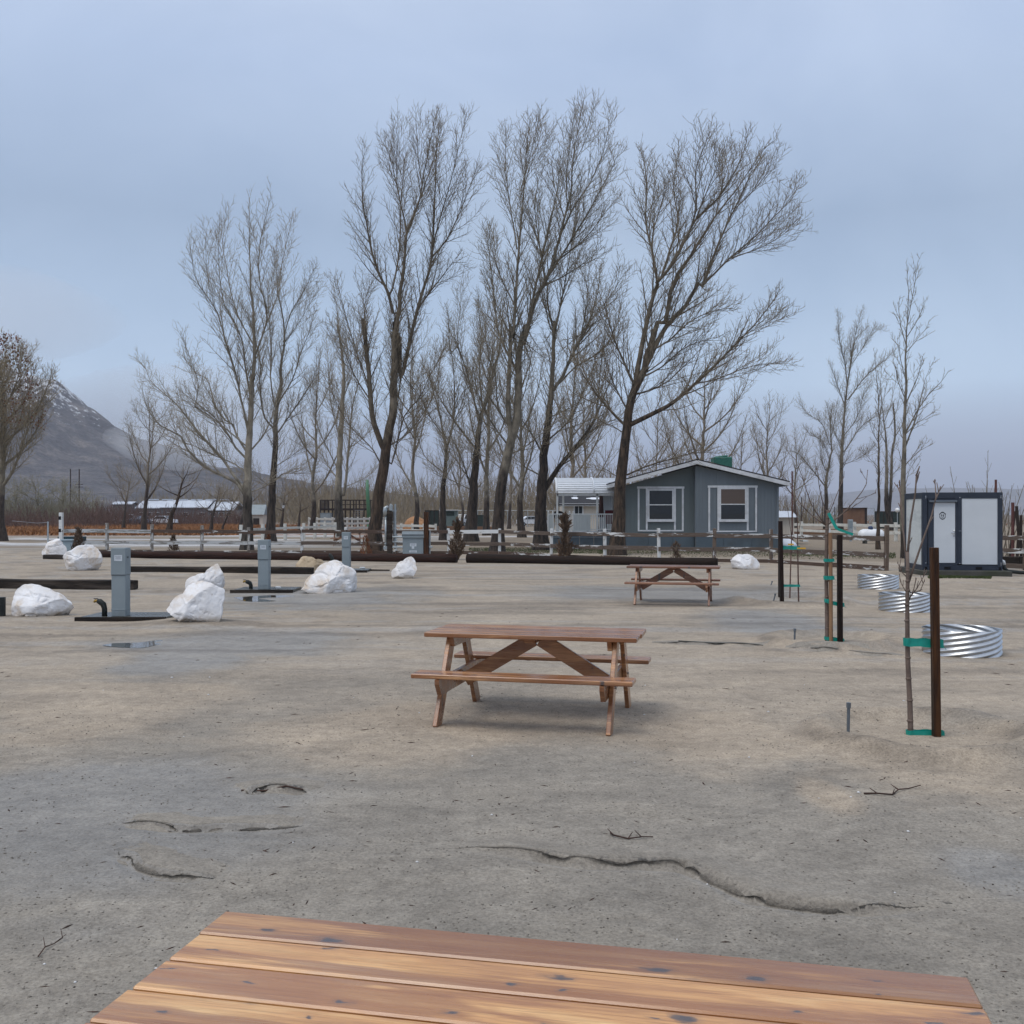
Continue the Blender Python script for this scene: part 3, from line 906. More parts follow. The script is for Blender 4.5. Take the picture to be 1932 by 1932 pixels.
# ------------------------------------------------------------------ bare trees
class Tubes:
    """many thin tapered tubes gathered fast into one mesh"""
    def __init__(s):
        s.V, s.Q, s.A, s.n = [], [], [], 0
    def add(s, P, rad, sides, age):
        k = len(P)
        T = np.empty_like(P)
        T[1:-1] = P[2:] - P[:-2]; T[0] = P[1] - P[0]; T[-1] = P[-1] - P[-2]
        T /= np.linalg.norm(T, axis=1)[:, None] + 1e-9
        ref = np.array([0.31, 0.95, 0.1]) if abs(T[0, 1]) < .8 else np.array([1., 0, 0])
        U = ref - T * (T @ ref)[:, None]
        U /= np.linalg.norm(U, axis=1)[:, None] + 1e-9
        Vv = np.cross(T, U)
        an = 2 * np.pi * np.arange(sides) / sides
        ring = P[:, None, :] + (U[:, None, :] * np.cos(an)[None, :, None] + Vv[:, None, :] * np.sin(an)[None, :, None]) * np.asarray(rad)[:, None, None]
        s.V.append(ring.reshape(-1, 3))
        s.A.append(np.repeat(np.broadcast_to(np.asarray(age, float), (k,)), sides))
        i = np.arange(k - 1)[:, None] * sides; j = np.arange(sides)[None, :]; j2 = (j + 1) % sides
        s.Q.append(np.stack([i + j, i + j2, i + sides + j2, i + sides + j], -1).reshape(-1, 4) + s.n)
        s.n += k * sides
    def mesh(s, name, m):
        if not s.V:
            return None
        me = mesh_np(name, np.vstack(s.V), np.vstack(s.Q), [m])
        fltattr(me, 'age', np.concatenate(s.A))
        return me
def unit(v):
    return v / (np.linalg.norm(v) + 1e-9)
def spline(P, step):
    """resample control points smoothly at about the given step"""
    P = np.asarray(P, float)
    if len(P) == 2:
        n = max(2, int(np.linalg.norm(P[1] - P[0]) / step) + 1)
        return P[0] + (P[1] - P[0]) * np.linspace(0, 1, n)[:, None]
    Q = np.vstack([2 * P[0] - P[1], P, 2 * P[-1] - P[-2]])
    out = []
    for i in range(1, len(Q) - 2):
        n = max(1, int(np.linalg.norm(Q[i + 1] - Q[i]) / step))
        t = np.arange(n)[:, None] / n
        a, b, c, d = Q[i - 1], Q[i], Q[i + 1], Q[i + 2]
        out.append(.5 * (2 * b + (c - a) * t + (2 * a - 5 * b + 4 * c - d) * t ** 2 + (3 * b - a - 3 * c + d) * t ** 3))
    out.append(P[-1][None])
    return np.vstack(out)
UP = np.array([0., 0., 1.])
def shoot(r, p, d, ln, n, lift, wob):
    """a shoot from p that bends upward as it grows"""
    P = [p]
    st = ln / n
    for k in range(n):
        d = unit(d + UP * lift / n + r.normal(0, wob * .75, 3))
        P.append(P[-1] + d * st)
    return np.array(P)
def foliate(r, tb, limb, rad, spec, t0=0.12):
    """branches, twigs and spurs along one limb"""
    seg = np.linalg.norm(np.diff(limb, axis=0), axis=1)
    cum = np.concatenate([[0], np.cumsum(seg)])
    Ls = cum[-1]
    s = t0 * Ls + r.uniform(0, .3)
    phi = r.uniform(0, 6.28)
    while s < Ls:
        i = min(np.searchsorted(cum, s) - 1, len(limb) - 2); i = max(i, 0)
        f = (s - cum[i]) / (seg[i] + 1e-9)
        p = limb[i] + (limb[i + 1] - limb[i]) * f
        rl = rad[i] + (rad[i + 1] - rad[i]) * f
        T = unit(limb[i + 1] - limb[i])
        t = s / Ls
        phi += 2.4 + r.normal(0, .5)
        a = unit(np.cross(T, np.array([.3, .9, .2]))); bb = np.cross(T, a)
        side = a * math.cos(phi) + bb * math.sin(phi)
        ang = R(r.uniform(*spec['ang']))
        d = unit(T * math.cos(ang) + side * math.sin(ang))
        ln = (spec['blen'][0] + (spec['blen'][1] - spec['blen'][0]) * (1 - t) ** .8 * min(1, .35 + 2.2 * t)) * r.uniform(.45, 1.15)
        n = 5 if ln > 1.2 else 4
        B = shoot(r, p, d, ln, n, spec['lift'], .07)
        r0 = min(rl * .55, .007 + .0115 * ln)
        rb = np.linspace(r0, .0045 * spec['tw'], n + 1)
        tb.add(B, rb, 4 if r0 > .02 else 3, np.linspace(.34, .1, n + 1))
        # twigs
        m = int(ln / spec['tgap'])
        ph2 = r.uniform(0, 6.28)
        for q in range(m):
            u = (.15 + .85 * (q + r.uniform(0, .8)) / max(m, 1)) * n
            k = min(int(u), n - 1)
            pp = B[k] + (B[k + 1] - B[k]) * (u - k)
            T2 = unit(B[k + 1] - B[k])
            ph2 += 2.4 + r.normal(0, .4)
            a2 = unit(np.cross(T2, np.array([.2, .8, .5]))); b2 = np.cross(T2, a2)
            an2 = R(r.uniform(28, 58))
            d2 = unit(T2 * math.cos(an2) + (a2 * math.cos(ph2) + b2 * math.sin(ph2)) * math.sin(an2))
            l2 = (spec['tlen'] * .7 + .2 * ln) * r.uniform(.35, 1.2) * (1.15 - .6 * u / n)
            Tw = shoot(r, pp, d2, l2, 2, spec['lift'] * 1.1, .09)
            tb.add(Tw, np.array([.0078, .0055, .002]) * spec['tw'], 3, .06)
            if spec['spur'] and l2 > .25:
                for z in range(spec['spur']):
                    u3 = r.uniform(.25, .95) * 2; k3 = min(int(u3), 1)
                    p3 = Tw[k3] + (Tw[k3 + 1] - Tw[k3]) * (u3 - k3)
                    d3 = unit(unit(Tw[k3 + 1] - Tw[k3]) * .75 + r.normal(0, .5, 3) + UP * .35)
                    l3 = r.uniform(.10, .30)
                    tb.add(np.array([p3, p3 + d3 * l3]), np.array([.0052, .0022]) * spec['tw'], 3, .04)
        s += spec['bgap'] * r.uniform(.55, 1.5)
SPEC = dict(ang=(17, 38), blen=(.6, 3.0), lift=.42, bgap=.19, tgap=.145, tlen=.66, tw=1.25, spur=2)

def tree_from(name, label, base, trunk, limbs, seed, mat_, spec=None, group=None, flare=1.6, r_trunk=.3, age_h=5.0):
    """trunk and limbs are 3-D polylines relative to base: (points, r0, r1)"""
    r = np.random.default_rng(seed)
    sp = dict(SPEC); sp.update(spec or {})
    root = thing(name, label, 'tree', base, 0, group)
    tb = Tubes()
    def ages(P, rad):
        return np.clip(.38 + .62 * smooth01(1.25 - P[:, 2] / age_h) * smooth01(rad / .10), 0, 1)
    P, r0, r1 = trunk
    P = spline(P, .5)
    P[1:-1] += r.normal(0, .02, P[1:-1].shape)
    t = np.linspace(0, 1, len(P))
    rad = r1 + (r0 * .92 - r1) * (1 - t) ** 1.45
    rad = rad * (1 + (flare - 1) * np.exp(-P[:, 2] / .5))
    P[0, 2] -= .25
    tt = Tubes(); tt.add(P, rad, 10, ages(P, rad))
    link('trunk', tt.mesh('trunk', mat_), root)
    foliate(r, tb, P, rad, sp, sp.get('trunk_t0', .3))
    for k, (Q, a, b) in enumerate(limbs):
        Q = spline(Q, .45)
        Q[1:] += np.cumsum(r.normal(0, .012, Q[1:].shape), 0)
        t = np.linspace(0, 1, len(Q))
        rd = b + (a - b) * (1 - t) ** 1.1
        lt = Tubes(); lt.add(Q, rd, 7 if a > .06 else 5, ages(Q, rd))
        link('limb', lt.mesh('limb', mat_), root)
        foliate(r, tb, Q, rd, sp, .14)
    cr = link('crown', tb.mesh('crown', mat_), root)
    stuff(cr)
    return root

def zone(ox, oy, s):
    """zoomed-photo reading -> photo point"""
    return lambda p: ((ox + s * p[0]) * .63889, (oy + s * p[1]) * .63889)
ZA = zone(950, 250, .46584); ZD = zone(950, 950, .46584); ZE = zone(1700, 800, .36232); ZC = zone(1750, 350, .33644)
Z1 = zone(350, 550, .33644); Z2 = zone(400, 1100, .31056); ZR = zone(2300, 750, .3882)
def traced_tree(name, label, base_px, seed, trunk, limbs, mat_=None, rt=.3, spec=None, group=None, spread=.35, age_h=5.0, D=None):
    """stem and limbs measured off the photograph, given depth of their own so the crown is round"""
    r = np.random.default_rng(seed + 500)
    D = D or G(*base_px).y
    b = W(base_px[0], base_px[1], D); b.z = gz(b.x, b.y)
    def place(pts, amp, d0=0.0):
        pp = [z(p) for z, ps in pts for p in ps]
        ts = np.linspace(0, 1, len(pp))
        out = []
        for (x, y), t in zip(pp, ts):
            w_ = W(x, y, D + d0 + amp * t ** 1.2)
            out.append(np.array([w_.x - b.x, w_.y - b.y, w_.z - b.z]))
        return np.array(out)
    T = place(trunk[0], r.uniform(-.6, .6))
    T[0] = (0, 0, 0)
    done = []
    def remember(P, a0, a1, pw):
        Q = spline(P, .3)
        t = np.linspace(0, 1, len(Q))
        q = Q + np.array([b.x, b.y, b.z])
        done.append((Q, q[:, 0] / q[:, 1], (q[:, 2] - CAM_H) / q[:, 1], a1 + (a0 - a1) * (1 - t) ** pw))
    remember(T, trunk[1] * .92, trunk[2], 1.45)
    L = []
    for k, lm in enumerate(limbs):
        pts, a, e = lm[:3]
        x0, y0 = pts[0][0](pts[0][1][0])
        u0, v0 = (x0 - CX) / F, (HY - y0) / F
        # join the nearest stem or limb already standing, at its own depth
        best = min(((float(np.min(np.hypot(du - u0, dv - v0) - dr / D * .6)), i) for i, (_, du, dv, dr) in enumerate(done)))[1]
        Q, du, dv, dr = done[best]
        j = int(np.argmin(np.hypot(du - u0, dv - v0)))
        start, d0 = Q[j], Q[j][1]
        ln = sum(math.dist(z(p), z(q)) for z, ps in pts for p, q in zip(ps, ps[1:])) / F * D
        amp = (1 if k % 2 else -1) * r.uniform(.35, 1.0) * spread * ln
        if len(lm) > 3:
            amp = lm[3] * ln
        P = place(pts, amp, d0)
        if np.linalg.norm(P[0] - start) > .12:
            P = np.vstack([start, P]) if np.linalg.norm(P[0] - start) > dr[j] else np.vstack([start, P[1:]])
        else:
            P[0] = start
        a = min(a * .66, dr[j] * .78)
        e = min(e, a * .6)
        remember(P, a, e, 1.1)
        L.append((P, a, e))
    return tree_from(name, label, b, (T, trunk[1], trunk[2]), L, seed, mat_ or M['bark'], spec, group, r_trunk=rt, age_h=age_h)

GRP = 'tall bare cottonwoods behind the rail fence'
# pale double-stemmed tree on the left
traced_tree('cottonwood_tree', 'pale barked bare cottonwood with long low limbs sweeping left, behind the brown rail', (465, 1038), 21,
  ([(Z2, [(1060, 1690), (1065, 1450), (1065, 1200), (1070, 900), (1080, 600), (1100, 300), (1110, 20)]), (Z1, [(1180, 1700), (1190, 1400), (1185, 1100), (1160, 900), (1155, 700), (1150, 500), (1150, 100)])], .29, .012),
  [([(Z2, [(1030, 1200), (960, 1040), (850, 980), (740, 930), (600, 830), (500, 720), (440, 600), (250, 500), (130, 350), (80, 150)])], .13, .012),
   ([(Z2, [(1040, 1160), (920, 960), (840, 830), (740, 720), (600, 570), (500, 440), (380, 300), (260, 200), (130, 80)]), (Z1, [(230, 1600), (160, 1520)])], .12, .010),
   ([(Z2, [(1080, 850), (950, 720), (880, 600), (760, 440), (640, 340), (520, 250), (400, 160)])], .09, .012),
   ([(Z2, [(1075, 800), (960, 600), (930, 500), (850, 450), (760, 330), (700, 100)]), (Z1, [(770, 1680), (680, 1640), (560, 1480)])], .09, .010),
   ([(Z2, [(1075, 600), (1000, 250), (960, 50)]), (Z1, [(1000, 1550), (930, 1350), (850, 1100), (740, 930), (650, 780), (600, 460)])], .10, .008),
   ([(Z1, [(840, 1070), (790, 850), (765, 650), (770, 370)])], .04, .008),
   ([(Z1, [(1170, 1900), (1100, 1550), (1090, 1380), (1020, 1200), (920, 1030), (880, 800), (870, 500), (880, 300)])], .08, .008),
   ([(Z1, [(1180, 1400), (1060, 1150), (1000, 950), (950, 700), (920, 500), (960, 230)])], .06, .008),
   ([(Z1, [(1190, 1500), (1290, 1230), (1300, 1080), (1240, 800), (1250, 500), (1340, 80)])], .08, .008),
   ([(Z1, [(1290, 1230), (1400, 930), (1420, 750), (1480, 450), (1530, 240)])], .06, .008),
   ([(Z2, [(1080, 700), (880, 560), (700, 420), (560, 330)]), (Z1, [(700, 1750), (540, 1280)])], .06, .008),
   ([(Z2, [(1090, 750), (1200, 620), (1290, 430), (1330, 250), (1400, 60)])], .08, .01),
   ([(Z2, [(1080, 1150), (1240, 1080), (1400, 960), (1560, 940)])], .05, .008),
   ([(Z2, [(1075, 950), (940, 870), (720, 780), (560, 700), (400, 640), (250, 560)])], .06, .008)],
  M['bark_pale'], group=GRP, age_h=3.6, spec=dict(bgap=.23, tgap=.17))
traced_tree('cottonwood_tree', 'straight dark trunked bare cottonwood close beside the pale low limbed one', (511, 1024), 22,
  ([(Z2, [(1275, 1600), (1290, 1300), (1320, 900), (1330, 600), (1335, 400), (1380, 100)]), (Z1, [(1420, 1650), (1460, 1350), (1430, 1100), (1400, 930), (1400, 780)])], .34, .02),
  [([(Z1, [(1460, 1280), (1510, 1120), (1580, 1000), (1650, 880), (1730, 720)])], .09, .008),
   ([(Z2, [(1335, 600), (1450, 430), (1560, 280), (1680, 100), (1740, 0)])], .09, .012),
   ([(Z2, [(1325, 560), (1230, 440), (1190, 250), (1180, 50)]), (Z1, [(1250, 1600), (1180, 1300), (1080, 1050)])], .10, .010),
   ([(Z1, [(1360, 1900), (1330, 1650), (1330, 1400), (1310, 1000), (1370, 700), (1390, 450)])], .08, .008),
   ([(Z1, [(1400, 1900), (1520, 1700), (1600, 1450), (1680, 1250), (1720, 1080)])], .08, .008),
   ([(Z1, [(1440, 1400), (1560, 1230), (1640, 1100), (1760, 900)])], .05, .008),
   ([(Z2, [(1320, 900), (1450, 820), (1560, 740), (1640, 700)])], .05, .008),
   ([(Z2, [(1310, 1070), (1400, 960), (1560, 960), (1720, 920)])], .045, .008),
   ([(Z2, [(1300, 1100), (1190, 1020), (1100, 940), (980, 900)])], .045, .008)],
  group=GRP, age_h=8.0)
# the leaning forked one
traced_tree('cottonwood_tree', 'tall bare cottonwood with a thick brown leaning trunk forked above head height', (706, 1041), 23,
  ([(ZD, [(335, 1395), (345, 1250), (360, 1100), (390, 950), (420, 750), (455, 500), (460, 200), (465, 0)]), (ZA, [(470, 1600), (490, 1400), (520, 1150), (540, 950), (560, 880), (620, 720), (650, 560), (690, 350), (730, 170)])], .36, .012),
  [([(ZD, [(395, 850), (330, 650), (300, 450), (280, 200), (265, 0)]), (ZA, [(270, 1650), (250, 1480)])], .22, .07, -.1),
   ([(ZA, [(280, 1700), (275, 1400), (300, 1290), (360, 1200)])], .05, .008),
   ([(ZA, [(455, 1450), (430, 1330), (370, 1200), (320, 1050), (290, 880), (260, 740), (255, 560), (270, 430)])], .12, .008),
   ([(ZD, [(460, 250), (490, 100)]), (ZA, [(500, 1860), (550, 1650), (600, 1430), (680, 1150), (700, 950), (710, 750), (720, 500), (740, 200)])], .22, .010, .12),
   ([(ZA, [(695, 1080), (740, 880), (800, 680), (850, 480), (920, 180)])], .10, .008),
   ([(ZA, [(610, 1420), (700, 1300), (780, 1200), (830, 1130), (920, 1130)])], .08, .008),
   ([(ZA, [(690, 1100), (790, 980), (880, 800), (960, 600), (1010, 520)])], .09, .008),
   ([(ZA, [(540, 930), (500, 750), (470, 600), (430, 430), (400, 370)])], .09, .008),
   ([(ZA, [(480, 650), (475, 480), (490, 290)])], .05, .008),
   ([(ZA, [(445, 1300), (490, 1050), (500, 700), (540, 450)])], .08, .008),
   ([(ZA, [(560, 900), (640, 660), (720, 420), (770, 220)])], .07, .008),
   ([(ZA, [(630, 640), (610, 450), (600, 260)])], .06, .008),
   ([(ZD, [(440, 900), (520, 600), (600, 500), (700, 300), (780, 150)])], .08, .010),
   ([(ZD, [(400, 950), (330, 820), (220, 700), (120, 560), (20, 330)])], .06, .008),
   ([(ZD, [(310, 500), (200, 330), (130, 150), (60, 0)])], .06, .008),
   ([(ZD, [(300, 420), (220, 200), (160, 0)]), (ZA, [(120, 1350), (90, 1230)])], .06, .008),
   ([(ZD, [(420, 800), (560, 700), (660, 560), (760, 420)])], .06, .008)],
  M['bark_brown'], group=GRP, age_h=7.0)
traced_tree('cottonwood_tree', 'light grey forked bare cottonwood left of the leaning brown trunk', (642, 1012), 24,
  ([(ZD, [(110, 1320), (105, 1100), (110, 950), (120, 700), (140, 400), (130, 200), (100, 20)]), (ZA, [(120, 1650), (80, 1300)])], .40, .015),
  [([(ZD, [(140, 1100), (170, 850), (200, 550), (250, 350), (280, 150)])], .2, .012),
   ([(ZD, [(100, 1000), (40, 920), (0, 850), (-60, 780)])], .1, .010), ([(ZD, [(115, 950), (-10, 700), (-60, 500), (-80, 300)])], .09, .010),
   ([(ZD, [(120, 750), (60, 500), (40, 250), (30, 60)])], .08, .010), ([(ZD, [(140, 500), (200, 300), (230, 100)])], .08, .01),
   ([(ZD, [(180, 800), (280, 720), (330, 600)])], .06, .01), ([(ZD, [(150, 1050), (260, 1000), (330, 950), (380, 890)])], .05, .01)],
  M['bark_pale'], group=GRP, age_h=4.0)
traced_tree('cottonwood_tree', 'slender bare cottonwood with a dark foot, right of the brown electrical post', (838, 1019), 25,
  ([(ZD, [(750, 1370), (765, 1200), (770, 1050), (790, 850), (760, 650), (710, 450), (670, 300)])], .30, .02),
  [([(ZD, [(790, 830), (830, 650), (840, 450), (830, 250), (800, 80)])], .15, .01), ([(ZD, [(775, 960), (650, 850), (600, 700), (560, 560)])], .07, .01),
   ([(ZD, [(770, 720), (660, 560), (620, 420), (580, 260)])], .08, .01), ([(ZD, [(735, 560), (740, 350), (760, 150)])], .08, .01), ([(ZD, [(830, 650), (900, 480), (930, 300)])], .07, .01)],
  group=GRP, age_h=7.0)
traced_tree('cottonwood_tree', 'bare cottonwood with a black furrowed trunk and long low limbs on both sides', (889, 1022), 26,
  ([(ZD, [(945, 1385), (950, 1250), (960, 1100), (980, 850), (1000, 650), (1040, 500), (1100, 280), (1130, 150), (1140, 0)])], .43, .03),
  [([(ZD, [(935, 1090), (900, 900), (850, 780), (780, 640)])], .10, .01), ([(ZD, [(975, 800), (880, 680), (760, 500), (680, 350), (640, 260)])], .13, .01),
   ([(ZD, [(1000, 640), (930, 350), (860, 150)]), (ZA, [(820, 1700), (800, 1420)])], .12, .01), ([(ZD, [(940, 1080), (850, 1020), (740, 960), (680, 900)])], .06, .008),
   ([(ZD, [(1020, 560), (1000, 300), (1010, 60)]), (ZA, [(1000, 1500), (990, 1330)])], .10, .01), ([(ZD, [(1085, 330), (1040, 100)]), (ZA, [(1040, 1600), (1060, 1400)])], .08, .01),
   ([(ZD, [(985, 900), (1060, 860), (1110, 780)])], .05, .008), ([(ZD, [(940, 1000), (860, 880), (830, 780), (700, 640)])], .06, .008),
   ([(ZD, [(985, 1080), (1040, 1000), (1100, 900)])], .05, .008), ([(ZA, [(900, 1820), (860, 1600), (880, 1400), (900, 1230)])], .07, .008)],
  group=GRP, age_h=8.5)
traced_tree('cottonwood_tree', 'tallest bare cottonwood with a peeling scarred trunk by the gap between the logs', (937, 1043), 27,
  ([(ZD, [(1110, 1420), (1120, 1300), (1130, 1150), (1160, 950), (1200, 750), (1240, 600), (1245, 450), (1250, 200), (1290, 20)]), (ZA, [(1280, 1650), (1340, 1400), (1420, 1250), (1470, 1130), (1500, 980), (1540, 850), (1580, 700), (1590, 480), (1660, 100)])], .31, .012),
  [([(ZD, [(1205, 750), (1180, 500), (1190, 200), (1185, 20)]), (ZA, [(1205, 1600), (1220, 1300), (1240, 1000), (1265, 700), (1280, 400), (1300, 220)])], .2, .010, -.08),
   ([(ZA, [(1230, 1050), (1190, 780), (1160, 560), (1155, 300)])], .08, .008),
   ([(ZA, [(1290, 1600), (1380, 1200), (1440, 920), (1500, 650), (1520, 450)])], .12, .008),
   ([(ZA, [(1500, 980), (1600, 780), (1700, 620), (1780, 420), (1830, 180)])], .10, .008),
   ([(ZA, [(1440, 1200), (1600, 960), (1720, 760), (1820, 560), (1880, 430)])], .10, .008),
   ([(ZA, [(1250, 1850), (1130, 1600), (1090, 1300), (1050, 900)])], .10, .008),
   ([(ZD, [(1190, 800), (1080, 640), (1000, 480), (960, 300)])], .08, .010),
   ([(ZA, [(1265, 700), (1330, 500), (1400, 380), (1450, 300)])], .06, .008),
   ([(ZA, [(1270, 650), (1330, 420), (1380, 210)])], .06, .008),
   ([(ZA, [(1590, 500), (1680, 330), (1720, 150)])], .06, .008),
   ([(ZA, [(1560, 780), (1560, 500), (1610, 180)])], .06, .008),
   ([(ZA, [(1430, 1240), (1380, 1000), (1350, 760), (1380, 560)])], .08, .008),
   ([(ZA, [(1480, 1120), (1640, 1000), (1760, 860), (1850, 740)])], .07, .008),
   ([(ZA, [(1400, 1290), (1560, 1200), (1700, 1100), (1780, 1010)])], .06, .008),
   ([(ZA, [(1215, 1380), (1120, 1180), (1060, 950)])], .06, .008),
   ([(ZA, [(1540, 850), (1480, 650), (1460, 480)])], .06, .008),
   ([(ZD, [(1190, 850), (1290, 790), (1400, 700), (1500, 620)])], .06, .008),
   ([(ZD, [(1160, 930), (1060, 870), (960, 820), (880, 760)])], .055, .008),
   ([(ZD, [(1220, 680), (1120, 560), (1100, 330), (1060, 120)])], .08, .008)],
  group=GRP, age_h=4.5)
traced_tree('cottonwood_tree', 'bare cottonwood with a black trunk and one thick limb forking right toward the white awning', (1022, 1038), 28,
  ([(ZD, [(1388, 1405), (1388, 1250), (1392, 1100), (1410, 850), (1440, 600), (1460, 400), (1470, 150), (1478, 0)]), (ZA, [(1470, 1550), (1430, 1380), (1430, 1250)])], .38, .03),
  [([(ZA, [(1475, 1600), (1530, 1330), (1560, 1150), (1600, 900), (1640, 700)])], .12, .008),
   ([(ZD, [(1400, 1120), (1500, 930), (1640, 760), (1720, 650), (1780, 500), (1850, 330)])], .23, .02, .2),
   ([(ZD, [(1640, 760), (1700, 700), (1800, 640), (1900, 600)])], .08, .01),
   ([(ZD, [(1455, 450), (1530, 350), (1620, 150), (1690, 20)]), (ZA, [(1640, 1600), (1700, 1500), (1760, 1300), (1780, 1150)])], .17, .012),
   ([(ZA, [(1700, 1500), (1800, 1380), (1930, 1180)])], .08, .008),
   ([(ZD, [(1400, 870), (1320, 700), (1250, 600), (1200, 480)])], .09, .010),
   ([(ZD, [(1385, 1000), (1300, 930), (1220, 860)])], .07, .008),
   ([(ZA, [(1640, 1620), (1690, 1350), (1660, 1200), (1620, 1130)])], .07, .008),
   ([(ZD, [(1460, 600), (1600, 540), (1740, 480)])], .06, .008),
   ([(ZD, [(1430, 760), (1560, 640), (1640, 480), (1700, 330)])], .08, .008),
   ([(ZA, [(1450, 1550), (1390, 1300), (1370, 1100)])], .07, .008),
   ([(ZA, [(1520, 1880), (1620, 1780), (1760, 1700), (1860, 1540), (1900, 1350)])], .08, .008),
   ([(ZD, [(1740, 600), (1760, 400), (1780, 200)]), (ZA, [(1790, 1650), (1800, 1450)])], .08, .008)],
  group=GRP, age_h=8.0)
traced_tree('cottonwood_tree', 'broad bare cottonwood leaning right over the grey house from its left corner', (1164, 1047), 29,
  ([(ZE, [(345, 2310), (355, 2000), (370, 1700), (400, 1400), (430, 1150), (490, 950), (560, 800), (610, 620), (670, 420)]), (ZC, [(640, 1800), (680, 1520), (760, 1350), (880, 1180), (1060, 880), (1280, 600), (1480, 280), (1590, 200)])], .345, .010),
  [([(ZE, [(480, 970), (530, 700), (590, 400), (640, 200), (680, 100)]), (ZC, [(570, 1440), (700, 1300), (830, 1050), (900, 900), (1100, 700), (1300, 350), (1375, 60)])], .20, .008, -.12),
   ([(ZC, [(565, 1440), (520, 1150), (470, 900), (480, 600), (450, 300)])], .11, .008),
   ([(ZE, [(570, 780), (740, 450), (900, 280), (1000, 100)]), (ZC, [(960, 1470), (1030, 1300), (1130, 1050), (1240, 800), (1350, 550), (1480, 330)])], .21, .008, .12),
   ([(ZC, [(970, 1480), (1200, 1230), (1400, 1050), (1600, 850), (1750, 680), (1830, 560)])], .11, .008),
   ([(ZC, [(1200, 1230), (1500, 1120), (1700, 1000), (1800, 880)])], .07, .008),
   ([(ZC, [(600, 1400), (680, 1150), (740, 900), (700, 600), (760, 300)])], .09, .008),
   ([(ZC, [(830, 1050), (910, 800), (910, 450), (1040, 100)])], .08, .008),
   ([(ZC, [(520, 1150), (540, 950), (620, 700), (680, 500)])], .06, .008),
   ([(ZC, [(900, 920), (980, 700), (1080, 450), (1160, 280)])], .06, .008),
   ([(ZC, [(1080, 850), (1140, 600), (1230, 300)])], .06, .008),
   ([(ZC, [(1250, 780), (1420, 620), (1540, 460), (1600, 480)])], .06, .008),
   ([(ZE, [(440, 1270), (560, 1200), (760, 1100), (900, 990), (1000, 900), (1150, 760), (1260, 640), (1360, 530), (1450, 440), (1600, 260), (1660, 150)])], .17, .010, -.15),
   ([(ZE, [(970, 925), (1150, 890), (1350, 810), (1500, 770), (1690, 760)])], .06, .008),
   ([(ZE, [(1340, 550), (1480, 470), (1620, 390), (1690, 330)])], .05, .006),
   ([(ZE, [(420, 1660), (560, 1600), (750, 1540), (930, 1490), (1100, 1460)])], .075, .008, -.2),
   ([(ZE, [(400, 1250), (250, 1100), (130, 950), (60, 800), (20, 650)])], .10, .010),
   ([(ZE, [(480, 970), (350, 650), (270, 400), (230, 250)])], .10, .010),
   ([(ZE, [(470, 1030), (600, 980), (760, 900), (900, 760), (1000, 650)])], .07, .008),
   ([(ZE, [(600, 650), (760, 560), (900, 430), (1100, 330), (1280, 300)])], .08, .008),
   ([(ZE, [(540, 850), (700, 780), (860, 640), (1050, 560), (1200, 560)])], .07, .008),
   ([(ZE, [(440, 1150), (330, 950), (260, 780), (240, 600)])], .07, .008),
   ([(ZE, [(380, 1680), (250, 1620), (150, 1590)])], .04, .008),
   ([(ZE, [(410, 1340), (300, 1260), (190, 1220)])], .05, .008)],
  M['bark_brown'], group=GRP, age_h=9.0)

# trees on the right
RGRP = 'bare trees right of the grey house'
traced_tree('cottonwood_tree', 'bare tree with a one-sided crown and broken top stub, left of the tall narrow poplar', (1585, 1003), 31,
  ([(ZR, [(468, 2100), (470, 1930), (480, 1500), (500, 1200), (520, 1000), (545, 850), (575, 670)])], .33, .05),
  [([(ZR, [(520, 1000), (500, 800), (460, 620), (455, 430)])], .10, .01), ([(ZR, [(530, 900), (560, 700), (610, 500), (630, 430)])], .08, .01),
   ([(ZR, [(525, 1110), (650, 950), (720, 880), (820, 800), (900, 720)])], .12, .01), ([(ZR, [(560, 830), (650, 700), (720, 580), (800, 580)])], .08, .01),
   ([(ZR, [(500, 1500), (620, 1320), (760, 1220), (850, 1180)])], .1, .01), ([(ZR, [(490, 1400), (590, 1250), (640, 1080), (720, 950)])], .08, .01),
   ([(ZR, [(505, 1150), (440, 980), (400, 850)])], .07, .01), ([(ZR, [(480, 1600), (600, 1560), (680, 1500), (740, 1480)])], .05, .01), ([(ZR, [(470, 1450), (400, 1300), (370, 1150)])], .06, .01)],
  group=RGRP, age_h=7.0, spec=dict(tw=1.3, blen=(.6, 2.8)))
traced_tree('cottonwood_tree', 'low wide bare tree with drooping left limbs behind the staked sapling', (1558, 1006), 32,
  ([(ZR, [(360, 2110), (360, 1930), (362, 1700), (400, 1500), (392, 1330), (400, 1180)])], .28, .03),
  [([(ZR, [(350, 1780), (250, 1640), (150, 1520), (80, 1500)])], .11, .01), ([(ZR, [(385, 1450), (330, 1300), (220, 1220), (150, 1130)])], .09, .01),
   ([(ZR, [(380, 1560), (330, 1420), (250, 1380), (200, 1330)])], .06, .01), ([(ZR, [(395, 1400), (430, 1250), (440, 1120)])], .06, .01), ([(ZR, [(360, 1650), (320, 1550), (320, 1350)])], .07, .01)],
  group=RGRP, age_h=5, spec=dict(tw=1.3, blen=(.6, 2.4)))
